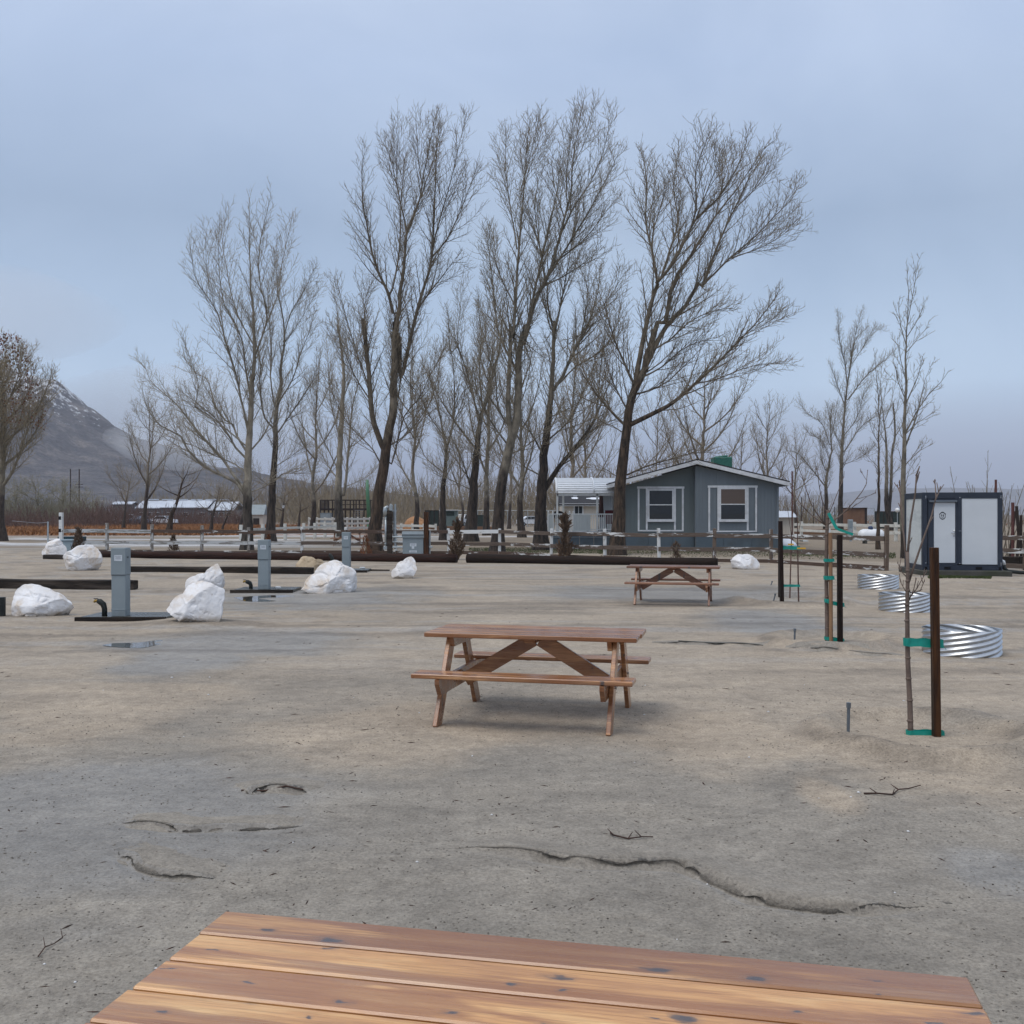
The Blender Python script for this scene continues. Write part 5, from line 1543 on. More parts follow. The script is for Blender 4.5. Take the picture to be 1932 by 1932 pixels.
# ------------------------------------------------------------------ white cabin
def make_cabin():
    ang = math.atan2(-.26, 2.25)
    D = 30.0
    x = (1740.6 - CX) / F * D
    base = .155
    t = thing('toilet_cabin', 'white portable toilet cabin in a charcoal frame, with one door and a round emblem', 'portable cabin', (x, D, base), ang)
    Wd, Dp, H = 2.24, 2.0, 2.28
    pw = .14
    def fr(c, d, n='frame_post'):
        return obj(n, MB().box(c, d, None, .006), M['navy'], t)
    for px_ in (pw / 2, Wd - pw / 2):
        for py_ in (pw / 2, Dp - pw / 2):
            fr((px_, py_, H / 2), (pw, pw, H))
    for z, h in ((.075, .15), (H - .09, .18)):
        fr((Wd / 2, .07, z), (Wd - 2 * pw, .13, h), 'frame_beam'); fr((Wd / 2, Dp - .07, z), (Wd - 2 * pw, .13, h), 'frame_beam')
        fr((.07, Dp / 2, z), (.13, Dp - 2 * pw, h), 'frame_beam'); fr((Wd - .07, Dp / 2, z), (.13, Dp - 2 * pw, h), 'frame_beam')
    obj('roof', MB().box((Wd / 2, Dp / 2, H - .03), (Wd - .04, Dp - .04, .03)), M['navy'], t)
    obj('floor', MB().box((Wd / 2, Dp / 2, .1), (Wd - .1, Dp - .1, .06)), M['navy'], t)
    fr((1.045, .055, 1.15), (.12, .11, H - .34), 'frame_post')
    # plain panel, door, side panels
    obj('wall_panel', MB().box((1.605, .05, .15 + 1.0), (1.0, .06, 1.95), None, .004), M['panel'], t)
    obj('door_frame', MB().box((.24, .045, 1.13), (.16, .08, 1.95)).box((.955, .045, 1.13), (.05, .08, 1.95)).box((.6, .045, 2.04), (.66, .08, .10)).box((.6, .045, .185), (.66, .08, .06)), M['navy'], t)
    dr = obj('door', MB().box((.592, .04, 1.10), (.66, .05, 1.76), None, .004), M['panel'], t)
    obj('handle', MB().box((.885, .005, 1.08), (.035, .02, .18), None, .005).tube([(.885, -.005, 1.10), (.885, -.04, 1.10), (.78, -.04, 1.095)], .012, 8), M['chrome'], dr)
    obj('lock', MB().lathe([(.028, 0), (.028, .02), (.016, .03)], 12), M['white_plastic'], dr, loc=(.885, .006, 1.16)).rotation_euler = (R(90), 0, 0)
    obj('door_hood', MB().box((.57, -.02, 2.015), (.78, .09, .05), (R(-12), 0, 0), .004), M['navy_lt'], t)
    obj('latch_plate', MB().box((1.06, -.006, 1.155), (.085, .012, .035)), M['navy_lt'], t)
    for k in range(2):
        obj('side_panel', MB().box((.05, .57 + k * .86, H / 2 - .01), (.06, .855, H - .32), None, .004), M['panel_side'], t)
    obj('rear_panel', MB().box((Wd / 2, Dp - .05, H / 2 - .01), (Wd - .29, .06, H - .32)), M['panel_side'], t)
    obj('end_panel', MB().box((Wd - .05, Dp / 2, H / 2 - .01), (.06, Dp - .29, H - .32)), M['panel_side'], t)
    for px_ in (.70, 1.58):
        obj('fork_pocket', MB().box((px_, .004, .07), (.18, .012, .075)), M['black'], t)
    for px_ in (.09, 2.16):
        obj('corner_casting', MB().box((px_, -.004, .06), (.06, .012, .09)), M['black'], t)
    for px_, pz_ in ((.09, 2.17), (.09, 2.12), (2.19, 2.17), (2.19, 2.12), (1.045, 2.13), (1.045, .20), (2.19, .22), (2.19, .17), (.09, .22)):
        obj('bolt', MB().tube([(px_, .0, pz_), (px_, -.008, pz_)], .014, 8), M['chrome'], t)
    # emblem: dark oval crest with pointed shoulders, two small figures and a line of print
    em = MB()
    n = 72
    vo, vi = [], []
    for k in range(n):
        a = 2 * math.pi * k / n
        r1x, r1z = .086, .113
        sp = .004 * (math.sin(a) < -.3) * (1 + math.cos(a * 12))
        if abs(math.sin(a) - .40) < .10:
            sp += .020
        thick = .014 + .018 * max(0, math.sin(a)) ** 2 + .012 * max(0, -math.sin(a)) ** 4
        vo.append((math.cos(a) * (r1x + sp), 0, math.sin(a) * (r1z + sp)))
        vi.append((math.cos(a) * (r1x - thick), 0, math.sin(a) * (r1z - thick)))
    vs = [(x_, y_, z_) for x_, y_, z_ in vo + vi]
    em.add(vs, [(k, (k + 1) % n, n + (k + 1) % n, n + k) for k in range(n)])
    for sx_ in (-1, 1):
        em.lathe([(.001, 0)], 3) if False else None
        # a standing figure: head and body
        cxx = sx_ * .024
        hd = [(cxx + .010 * math.cos(2 * math.pi * k / 10), 0, .038 + .012 * math.sin(2 * math.pi * k / 10)) for k in range(10)]
        em.add(hd, [tuple(range(10))[::-1]])
        bw = .016
        em.add([(cxx - bw, 0, .022), (cxx + bw, 0, .022), (cxx + bw * (.9 if sx_ > 0 else .7), 0, -.012), (cxx + bw * .5, 0, -.03), (cxx - bw * .5, 0, -.03), (cxx - bw * (.9 if sx_ > 0 else .7), 0, -.012)], [(0, 1, 2, 3, 4, 5)])
    for k in range(2):
        em.add([(-.035, 0, -.043 - k * .014), (.035, 0, -.043 - k * .014), (.03, 0, -.049 - k * .014), (-.03, 0, -.049 - k * .014)], [(0, 1, 2, 3)])
    obj('emblem', em, M['ink'], dr, loc=(.565, .0125, 1.60))
    # slab under it
    sl = obj('cabin_slab', MB().box((Wd / 2, Dp / 2 - .1, -.08), (Wd + .25, Dp + .6, .17), None, .01), M['concrete'], loc=(x, D, base - .0), rotz=ang)
    tag(sl, 'dark damp concrete slab under the white toilet cabin', 'concrete slab')
    # waste pipe on the right
    q = Vector((x, D, base)) + Matrix.Rotation(ang, 3, 'Z') @ Vector((Wd + .06, .25, .18))
    wp = thing('waste_pipe', 'white elbow and black waste pipe running right from the toilet cabin', 'pipe', q)
    obj('elbow', MB().tube([(-.1, 0, .08), (-.02, 0, .10), (.04, 0, .07), (.06, 0, -.02)], .06, 12), M['white_plastic'], wp, True)
    obj('hose', MB().tube([(.06, 0, -.01), (.07, 0, -.12), (.16, -.05, -.21), (.5, -.1, -.24), (1.4, -.15, -.26), (2.4, -.1, -.28)], .055, 12), M['black_pipe'], wp, True)
make_cabin()

# ------------------------------------------------------------------ post and rail fence
def fence_line(pxs):
    """fence posts: photo column, distance, height"""
    return [(Vector(((px - CX) / F * D, D, gz((px - CX) / F * D, D))), h) for px, D, h in pxs]
def build_fence(name, label, posts, rails, post_mats, rail_mats, pw=.125, rw=.16, rt=.04, seed=1, skip=(), white_top=None, over=.0):
    r = random.Random(seed)
    c = posts[0][0]
    t = thing(name, label, 'fence', c)
    for k, (p, h) in enumerate(posts):
        q = p - c
        mb = MB()
        tw = r.uniform(-.015, .015)
        m = Matrix.Rotation(r.uniform(-.02, .02), 3, 'Y') @ Matrix.Rotation(r.uniform(-.1, .1), 3, 'Z')
        mb.box((0, 0, h / 2 - .05), (pw, pw, h + .1), m, .012)
        obj('post', mb, post_mats(k), t, loc=q)
    for k in range(len(posts) - 1):
        if k in skip:
            continue
        a, b = posts[k][0] - c, posts[k + 1][0] - c
        dirv = (b - a).normalized()
        off = Vector((dirv.y, -dirv.x, 0)) * (pw / 2 + rt / 2 + .003)
        for j, z in enumerate(rails):
            za, zb = z + r.uniform(-.025, .025), z + r.uniform(-.025, .025)
            A = a + off + Vector((0, 0, za)) + dirv * .012; B = b + off + Vector((0, 0, zb)) - dirv * .012
            mid = (A + B) / 2
            mb = MB().box((0, 0, 0), ((B - A).length, rt, rw * r.uniform(.92, 1.05)), None, .006)
            o = obj('rail', mb, rail_mats(k, j), t, loc=mid)
            o.rotation_euler = (0, -math.asin((B - A).normalized().z), math.atan2((B - A).y, (B - A).x))
    return t
ZF = [(202, 47.3, 1.38), (286.6, 47.3, 1.32), (381, 47.2, 1.28), (469, 47, 1.20), (569.7, 46.7, 1.20), (652, 46.6, 1.2), (747, 46.4, 1.15), (846, 46.0, 1.16), (942.6, 45.6, 1.14),
      (1040.5, 43.2, 1.20), (1141, 41.4, 1.22), (1243, 39.6, 1.26), (1347.7, 38.6, 1.26), (1454.9, 37.8, 1.24), (1563, 35.2, 1.30), (1672.6, 32.8, 1.46)]
first = (116, 47.4, 1.3)
def pm(k):
    return M['post_g'] if k < 4 else (M['post_b'] if k in (12, 13, 15) else M['post_w'])
def rm(k, j):
    if k == 9 - 1 + 0 and j == 0:
        return M['fence_w']
    if k < 2:
        return M['fence_g'] if j < 2 else M['fence_bw']
    if k < 5:
        return (M['fence_b'], M['fence_g'], M['fence_bw'])[j]
    if k < 8:
        return (M['fence_b'], M['fence_bw'], M['fence_b'])[j]
    return (M['fence_bw'], M['fence_bw'], M['fence_b'])[j]
fence = build_fence('rail_fence', 'long three rail post fence with flaking white paint between the yard and the cottonwoods', fence_line([first] + ZF),
                    (1.0, .48, .06), lambda k: pm(k - 1), lambda k, j: rm(k, j), seed=3)
# the stretch right of the cabin
build_fence('rail_fence', 'flaking rail fence right of the toilet cabin, running out of the photo', fence_line([(1875, 33.6, 1.22), (1935, 33.0, 1.22), (2060, 32.2, 1.22)]), (1.02, .62, .14),
            lambda k: M['post_b'], lambda k, j: M['fence_bw'], seed=5)
gp_ = thing('marker_post', 'white marker post with dark bands at the left end of the rail fence', 'post', GP(181 * .64, 1016))
gp_.location = ((115.5 - CX) / F * 47.0, 47.0, 0)
obj('post', MB().box((0, 0, .92), (.16, .16, 1.9), None, .01), M['fence_w'], gp_)
for z in (.55, 1.05, 1.62):
    obj('band', MB().box((-.03, 0, z), (.115, .168, .16)), M['black'], gp_)
mp_ = thing('metal_post', 'thin grey metal post with wire left of the white marker post', 'post', ((90.5 - CX) / F * 62, 62, 0))
obj('post', MB().tube([(0, 0, -.1), (0, 0, 1.35)], .05, 8), M['zinc'], mp_)
obj('wire', MB().tube([(0, 0, 1.3), (-2.5, 4, 1.22), (-9, 14, 1.3)], .012, 4), M['wire'], mp_)

# farther white ranch fences
def far_fence(label, p, hgt, rails, seed, mats=None, rw=.16):
    return build_fence('ranch_fence', label, [(Vector(((px - CX) / F * D, D, 0)), hgt) for px, D in p], rails, lambda k: M['ranch'], lambda k, j: M['ranch'], .2, rw, .05, seed)
far_fence('white three rail ranch fence in front of the dark timber platform', [(583, 113), (598, 113), (613, 113), (627.5, 113), (655, 114), (664, 115), (675, 116), (687, 117), (698, 118), (722, 122)], 1.45, (1.25, .75, .25), 7, rw=.24)
far_fence('low white post fence crossing behind the straight dark trunk', [(455, 62), (496, 66), (538, 70), (573, 73), (594, 75), (613, 78), (632, 80)], 1.15, (.85,), 8)
far_fence('white rail fence behind the electrical cabinet', [(736, 92), (757, 92), (778, 92), (800, 91), (822, 90)], .95, (.75, .35), 9, rw=.22)
far_fence('second rail fence right of the grey house, with white posts', [(1478, 80), (1512, 77), (1562, 75), (1612, 72), (1650, 70), (1690, 68), (1722, 67)], 1.25, (1.02, .55), 10, rw=.2)

# ------------------------------------------------------------------ dead shrubs along the fence
def shrub(label, px, pyb, pyt, wpx, m, seed, shape='cone', n=520, D=None):
    r = np.random.default_rng(seed)
    D = D or G(px, pyb).y
    x = (px - CX) / F * D
    h = (pyb - pyt) / F * D
    wd_ = wpx / F * D / 2
    t = thing('dead_shrub', label, 'shrub', (x, D, gz(x, D)), 0, 'dead shrubs along the fence')
    tb = Tubes()
    st = np.array([[0, 0, -.05], [.02 * h, .01, h * .4], [-.01 * h, 0, h * .85]])
    tb.add(st, [.035, .025, .01], 6, 0)
    link('stem', tb.mesh('stem', M['bark_brown']), t)
    V, Q = [], []
    for k in range(n):
        z = r.uniform(0, 1) ** (1.1 if shape == 'cone' else .9)
        env = (1 - z) ** .75 if shape == 'cone' else (.55 + .45 * math.sin(z * 9 + seed)) * (1 - z ** 4)
        a = r.uniform(0, 6.28)
        rad = wd_ * env * math.sqrt(r.uniform(.05, 1))
        p = np.array([rad * math.cos(a), rad * math.sin(a), h * z * .92])
        d = unit(np.array([math.cos(a) * .5, math.sin(a) * .5, 1.0]) + r.normal(0, .35, 3))
        l = h * r.uniform(.06, .16)
        s_ = unit(np.cross(d, r.normal(0, 1, 3))) * l * r.uniform(.10, .22)
        o = len(V) * 4
        V.append([p - s_, p + s_, p + d * l + s_ * .3, p + d * l - s_ * .3]); Q.append([o, o + 1, o + 2, o + 3])
    me = mesh_np('foliage', np.array(V).reshape(-1, 3), np.array(Q), [m])
    stuff(link('foliage', me, t))
    return t
shrub('brown dead cypress behind the rounded white boulder', 148, 1048, 994, 30, M['dead_shrub'], 1)
shrub('small brown dead cypress between the second and third fence posts', 327, 1043, 1008, 24, M['dead_shrub'], 2)
shrub('rust coloured dead shrub behind the middle pedestal', 507, 1043, 1004, 14, M['rust_shrub'], 3, 'col', 340)
shrub('rusty brown dead shrub leaning on the thick leaning trunk', 690, 1043, 1006, 26, M['rust_shrub'], 4, 'cone', 300, D=46)
shrub('tall ragged dead shrub standing in the gap between the two logs', 863, 1063, 985, 30, M['dead_shrub'], 5, 'col', 620, D=40.5)
shrub('tall shaggy dead shrub in front of the porch railing', 1066, 1057, 972, 30, M['dead_shrub'], 6, 'col', 700, D=42.0)
shrub('small brown dead shrub below the grey house wall', 1276, 1061, 1020, 30, M['dead_shrub'], 7, 'col', 420, D=38.2)
sw = thing('stake', 'short pale wooden survey stake beside the shaggy dead shrub', 'stake', ((1046 + 8 - CX) / F * 43, 42.6, 0))
obj('stake', MB().box((0, 0, .33), (.07, .03, .75)), M['bamboo'], sw)

# ------------------------------------------------------------------ the grey house
def build_house():
    Y = 52.0
    sx = lambda px: (px - CX) / F * Y
    sz = lambda py: CAM_H + (HY - py) / F * Y
    xl, xm, xr = sx(1176), sx(1312.6), sx(1468)
    x0 = xl
    h = thing('house', 'grey mobile home with white trimmed windows and a low gable roof', 'house', (xm, Y, 0))
    X = lambda px: sx(px) - xm
    z_sk = sz(1009); z_b = .02
    dep = 15.0
    pitch_l = lambda x: sz(868.8) - .20 + (x) * (sz(868.8) - sz(908)) / (0 - X(1172)) if x < 0 else sz(868.8) - .20 - x * (sz(868.8) - sz(906)) / X(1485)
    # body behind the siding
    rec = .38
    obj('wall', MB().prism([(X(1176) + .05, z_b), (X(1468) - .05, z_b), (X(1468) - .05, pitch_l(X(1468)) - .08), (0, pitch_l(0) - .1), (X(1176) + .05, pitch_l(X(1176)) - .08)], rec + .06, dep), M['house'], h)
    obj('wall', MB().prism([(.02, z_b), (X(1468) - .03, z_b), (X(1468) - .03, pitch_l(X(1468)) - .08), (.02, pitch_l(0) - .1)], .05, rec + .06), M['house'], h)
    def siding(xa, xb, y, m, ztop, zbot, n):
        w_ = (xb - xa) / n
        for k in range(n):
            a, b = xa + k * w_ + .004, xa + (k + 1) * w_ - .004
            mb = MB()
            ng = 6
            for g in range(ng):      # each panel has shallow vertical grooves
                ga, gb = a + (b - a) * g / ng, a + (b - a) * (g + 1) / ng
                pa = [(ga + (.009 if g else 0), zbot), (gb, zbot), (gb, ztop(gb)), (ga + (.009 if g else 0), ztop(ga + .009))]
                mb.prism(pa, y, y + .03)
            mb.prism([(a, zbot), (b, zbot), (b, ztop(b)), (a, ztop(a))], y + .012, y + .042)
            obj('siding_panel', mb, m, h)
    zt = lambda x: pitch_l(x) - .06
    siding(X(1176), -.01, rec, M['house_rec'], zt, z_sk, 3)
    siding(.0, X(1468), 0, M['house'], zt, z_sk, 4)
    obj('corner_trim', MB().box((.0, .19, (z_sk + zt(0)) / 2), (.05, .40, zt(0) - z_sk - .02)), M['house'], h)
    obj('corner_trim', MB().box((X(1468) - .03, -.02, (z_sk + zt(X(1468))) / 2), (.12, .05, zt(X(1468)) - z_sk)), M['house'], h)
    # skirting
    for k, (a, b, y) in enumerate([(X(1176), X(1225), rec - .03), (X(1225), X(1270), rec - .03), (X(1270), -.02, rec - .03), (.0, X(1365), -.04), (X(1365), X(1418), -.04), (X(1418), X(1468), -.04)]):
        obj('skirting_panel', MB().box(((a + b) / 2, y, (z_b + z_sk) / 2 - .03), (b - a - .012, .03, z_sk - z_b), None, .003), M['skirt'], h)
    obj('ledge', MB().box((X(1390), -.05, z_sk), (X(1468) - .0, .09, .05)), M['skirt'], h)
    obj('ledge', MB().box((X(1176) / 2, rec - .05, z_sk), (-X(1176) - .03, .07, .05)), M['skirt'], h)
    # roof
    el, er = X(1150), X(1486)
    zl, zr_, zp = sz(911), sz(908), sz(866.5)
    fo = -.42
    rf = obj('roof', MB().prism([(el, zl), (0, zp), (0, zp - .06), (el, zl - .06)], fo, dep + .4), M['shingle'], h)
    obj('roof', MB().prism([(0, zp), (er, zr_), (er, zr_ - .06), (0, zp - .06)], fo, dep + .4), M['shingle'], h)
    for a, za, b, zb in ((el, zl, 0, zp), (0, zp, er, zr_)):
        obj('fascia', MB().prism([(a, za - .065), (b, zb - .065), (b, zb - .26), (a, za - .26)], fo - .0, fo + .035), M['trim'], h)
        obj('soffit', MB().prism([(a + (.03 if a < 0 else 0), za - .22), (b - (.03 if b > 0 else 0), zb - .22), (b - (.03 if b > 0 else 0), zb - .25), (a + (.03 if a < 0 else 0), za - .25)], fo + .036, .0 if a >= 0 else rec), M['skirt'], h)
    obj('eave_board', MB().box((el + .015, dep / 2, zl - .16), (.03, dep + .7, .18)), M['trim'], h)
    obj('eave_board', MB().box((er - .015, dep / 2, zr_ - .16), (.03, dep + .7, .18)), M['trim'], h)
    # windows with panelled surrounds
    def window(pl, pr, pt, pb, gl, gr, gt, gm, gb, pil, pir, y, blind):
        wv = obj('window', MB().box(((X(gl) + X(gr)) / 2, y - .035, (sz(gt) + sz(gb)) / 2), (X(gr) - X(gl) + .18, .05, sz(gt) - sz(gb) + .18)), M['trim'], h)
        mid = (X(gl) + X(gr)) / 2; gw = X(gr) - X(gl)
        for k, (a, b) in enumerate(((gt, gm - .8), (gm + .8, gb))):
            obj('pane', MB().box((mid, y - .0635, (sz(a) + sz(b)) / 2), (gw, .006, sz(a) - sz(b))), M['glass_blind'] if blind and k == 0 else M['glass'], wv)
        obj('sash', MB().box((mid, y - .072, sz(gm)), (gw, .012, .05)), M['white_plastic'], wv)
        obj('sill', MB().box((mid, y - .075, sz(gb) - .07), (gw + .26, .07, .13)), M['trim'], wv)
        t_ = .09
        for xx in (pl, pr):
            obj('trim_board', MB().box((X(xx), y - .02, (sz(pt) + sz(pb)) / 2), (t_, .035, sz(pt) - sz(pb))), M['trim'], h)
        for xx in (pil, pir):
            obj('trim_board', MB().box((X(xx), y - .0225, (sz(pt) + sz(pb)) / 2), (t_, .03, sz(pt) - sz(pb) - .09)), M['trim'], h)
        obj('trim_board', MB().box(((X(pl) + X(pr)) / 2, y - .024, sz(pt)), (X(pr) - X(pl) + t_ + .06, .043, .11)), M['trim'], h)
        obj('trim_board', MB().box(((X(pl) + X(pr)) / 2, y - .0185, sz(pb)), (X(pr) - X(pl) + t_, .032, .07)), M['trim'], h)
    window(1206.5, 1290.5, 919.5, 1001.5, 1227, 1270, 925.5, 952.3, 979.5, 1222, 1275.5, rec, False)
    window(1338, 1426.5, 918, 1002.5, 1360, 1405, 923, 951.5, 979.5, 1355, 1410.5, 0, True)
    return h
build_house()
Yc = 56.0
cb = thing('roof_cooler', 'box under a green tarpaulin on the right slope of the grey roof', 'roof cooler', ((1361 - CX) / F * Yc, Yc, CAM_H + (HY - 884) / F * Yc))
cb.scale = (.86, .86, .80)
obj('box', MB().box((0, 0, .30), (1.04, 1.0, .86)), M['sage'], cb)
tp = MB().box((0, 0, .36), (1.16, 1.12, .82), None, .05)
obj('tarpaulin', tp, M['tarp'], cb)
obj('tarpaulin', MB().box((-.06, 0, .80), (.8, .9, .12), (0, R(-7), 0), .05), M['tarp'], cb)

# ------------------------------------------------------------------ porch with the arched awning
def build_porch():
    Y = 53.4
    sx = lambda px: (px - CX) / F * Y
    sz = lambda py: CAM_H + (HY - py) / F * Y
    xa, xb = sx(1040), sx(1174)
    t = thing('porch', 'raised porch with white railings and an arched white metal awning beside the grey house', 'porch', (xa, Y, 0))
    X = lambda px: sx(px) - xa
    zd = sz(1003)
    dp = 3.4
    obj('deck', MB().box((X(1108), dp / 2, zd - .05), (X(1174), dp, .10)), M['vinyl'], t)
    for k in range(5):
        a, b = X(1040) + (X(1174)) * k / 5, X(1040) + X(1174) * (k + 1) / 5
        obj('skirting_panel', MB().box(((a + b) / 2, .02, (zd - .1) / 2), (b - a - .012, .03, zd - .11)), M['skirt'], t)
    obj('ledge', MB().box((X(1108), -.01, sz(1014)), (X(1174), .05, .04)), M['house'], t)
    # awning: arched sheet with lengthwise ribs
    xs, xe = X(1050.5), X(1170)
    ze, zp = sz(930.5), sz(900.5)
    n = 11
    prof = []
    for k in range(n + 1):
        a = math.pi / 2 * k / n
        prof.append((2.3 * (1 - math.cos(a)), ze + (zp - ze) * math.sin(a)))
    for k in range(n):
        (y0, z0), (y1, z1) = prof[k], prof[k + 1]
        d = Vector((y1 - y0, z1 - z0)); nn = Vector((-d.y, d.x)).normalized()
        p = [(y0, z0), (y1, z1), (y1 + nn.x * .012, z1 + nn.y * .012), (y0 + nn.x * .045, z0 + nn.y * .045), (y0 + nn.x * .012, z0 + nn.y * .012)]
        obj('awning_slat', MB().prism(p, xs, xe, 'x'), M['awning'], t)
    obj('awning_back', MB().box(((xs + xe) / 2, 2.9, zp + .01), (xe - xs, 1.2, .04)), M['awning'], t)
    rib = [Vector((X(1121), y - .03, z + .05)) for y, z in prof]
    obj('awning_rib', MB().tube(rib, .05, 6), M['awning'], t, True)
    rib = [Vector((xs, y - .01, z + .02)) for y, z in prof]
    obj('awning_rib', MB().tube(rib, .06, 6), M['awning'], t, True)
    obj('beam', MB().box(((xs + xe) / 2, .06, sz(933)), (xe - xs, .10, .13)), M['vinyl'], t)
    for px, y in ((1051.5, .06), (1127, .06), (1067, 2.4), (1165, 2.4)):
        obj('post', MB().box((X(px), y, (zd + ze) / 2), (.10, .10, ze - zd - .05)), M['vinyl'], t)
    # railing
    zr_ = sz(970)
    def post(px, top=968):
        obj('railing_post', MB().box((X(px), .0, (zd + sz(top)) / 2), (.10, .10, sz(top) - zd), None, .01).lathe([(.035, 0), (.05, .04), (.03, .09), (.004, .12)], 8, (X(px), 0, sz(top))), M['vinyl'], t)
    for px in (1035, 1043, 1074.5, 1081.5, 1127):
        post(px)
    obj('hand_rail', MB().box(((X(1035) + X(1160)) / 2, 0, zr_), (X(1160) - X(1035), .06, .06)), M['vinyl'], t)
    obj('hand_rail', MB().box(((X(1043) + X(1160)) / 2, 0, zd + .12), (X(1160) - X(1043), .05, .05)), M['vinyl'], t)
    for px in [1048, 1052, 1056, 1060, 1064, 1068, 1071, 1078, 1118, 1122, 1131, 1135, 1139, 1143, 1147, 1151, 1155]:
        obj('baluster', MB().box((X(px), 0, (zd + .12 + zr_) / 2), (.03, .03, zr_ - zd - .16)), M['vinyl'], t)
    obj('screen_panel', MB().box(((X(1082) + X(1114)) / 2, -.04, (zd + zr_) / 2), (X(1114) - X(1082), .025, zr_ - zd - .08)), M['vinyl_grey'], t)
    obj('screen_panel', MB().box((X(1039), -.04, (zd + zr_) / 2), (X(1043) - X(1035), .025, zr_ - zd - .1)), M['vinyl_grey'], t)
    # what stands on the porch
    g = thing('kettle_grill', 'black kettle grill on the porch behind the white balusters', 'grill', (xa + X(1055), Y + .55, zd))
    obj('bowl', MB().lathe([(.05, .62), (.24, .70), (.30, .82), (.30, .86)], 18), M['black_pipe'], g, True)
    obj('lid', MB().lathe([(.305, .865), (.27, .98), (.16, 1.06), (.02, 1.09)], 18), M['black'], g, True)
    for k in range(3):
        a = 2.1 * k + .5
        obj('leg', MB().tube([(.16 * math.cos(a), .16 * math.sin(a), .68), (.34 * math.cos(a), .34 * math.sin(a), 0)], .016, 6), M['zinc'], g)
    u = thing('closed_parasol', 'closed dark parasol standing on the porch beside the brown tree trunk', 'parasol', (xa + X(1139), Y + 1.5, zd))
    obj('pole', MB().tube([(0, 0, 0), (0, 0, 2.5)], .025, 8), M['zinc'], u)
    obj('canopy', MB().lathe([(.16, .75), (.13, 1.1), (.10, 1.8), (.04, 2.45)], 10), M['maroon'], u)
    c = thing('camp_chair', 'dark red folding chair at the right end of the porch', 'chair', (xa + X(1155), Y + .7, zd))
    obj('seat', MB().box((0, 0, .42), (.55, .5, .05)), M['red'], c)
    obj('backrest', MB().box((.0, .25, .78), (.55, .05, .68), (R(-12), 0, 0)), M['red'], c)
    for sx_ in (-.25, .25):
        for sy_ in (-.22, .22):
            obj('leg', MB().tube([(sx_, sy_, .42), (-sx_ * .2 + sx_, -sy_, 0)], .014, 5), M['black'], c)
    tb_ = thing('patio_table', 'pale patio table seen through the porch balusters', 'table', (xa + X(1122), Y + 1.2, zd))
    obj('tabletop', MB().lathe([(.48, .70), (.48, .73)], 20), M['vinyl'], tb_)
    for k in range(4):
        a = .8 + 1.57 * k
        obj('leg', MB().tube([(.35 * math.cos(a), .35 * math.sin(a), .7), (.4 * math.cos(a), .4 * math.sin(a), 0)], .018, 6), M['dark_wood'], tb_)
build_porch()

# neighbouring cream house seen under the awning
def neighbour():
    Y = 80.0
    sx = lambda px: (px - CX) / F * Y
    sz = lambda py: CAM_H + (HY - py) / F * Y
    h = thing('house', 'cream house with a dark roof patched with snow, seen under the white awning', 'house', (sx(1120), Y, 0))
    X = lambda px: sx(px) - sx(1120)
    xa, xb = X(1062), X(1178)
    obj('wall', MB().box(((xa + xb) / 2, 3, sz(955) / 2), (xb - xa, 6, sz(955))), M['cream'], h)
    obj('fascia', MB().box(((xa + xb) / 2, -.32, sz(952.5)), (xb - xa + .6, .06, .2)), M['trim'], h)
    obj('roof', MB().prism([(-.36, sz(951)), (3.0, sz(930)), (6.4, sz(951)), (6.4, sz(951) - .12), (3.0, sz(930) - .14), (-.36, sz(951) - .12)], xa - .3, xb + .3, 'x'), M['shingle'], h)
    for pl, pr in ((1084, 1099), (1144, 1156)):
        wv = obj('window', MB().box(((X(pl) + X(pr)) / 2, -.02, sz(963)), (X(pr) - X(pl) + .16, .05, .86)), M['trim'], h)
        w2 = (X(pr) - X(pl)) / 2
        for s in (-1, 1):
            obj('pane', MB().box(((X(pl) + X(pr)) / 2 + s * w2 / 2, -.049, sz(963)), (w2 - .05, .008, .70)), M['glass'], wv)
    # snow left lying in long patches on the slope
    def snow_patch(px0, px1, t0, t1, n=9):
        ya = -.36 + (3.36) * t0; yb = -.36 + 3.36 * t1
        za = sz(951) + (sz(930) - sz(951)) * t0 + .03; zb = sz(951) + (sz(930) - sz(951)) * t1 + .03
        vs, fs = [], []
        for k in range(n + 1):
            u = k / n
            wob = min(1, 5 * u, 5 * (1 - u))
            xm_ = X(px0) + (X(px1) - X(px0)) * u
            ym, zm = (ya + yb) / 2, (za + zb) / 2
            for f in (-.5, .5):
                f2 = f * (.25 + .75 * wob) * (1 + .2 * math.sin(k * 2.3 + px0))
                vs.append((xm_, ym + (yb - ya) * f2, zm + (zb - za) * f2 + .02))
        for k in range(n):
            fs.append((2 * k, 2 * k + 2, 2 * k + 3, 2 * k + 1))
        mb = MB().add(vs, fs)
        stuff(obj('snow', mb, M['snow'], h))
    snow_patch(1108, 1160, .38, .56); snow_patch(1116, 1162, .78, .90); snow_patch(1082, 1095, .70, .88); snow_patch(1080, 1093, .42, .6)
neighbour()

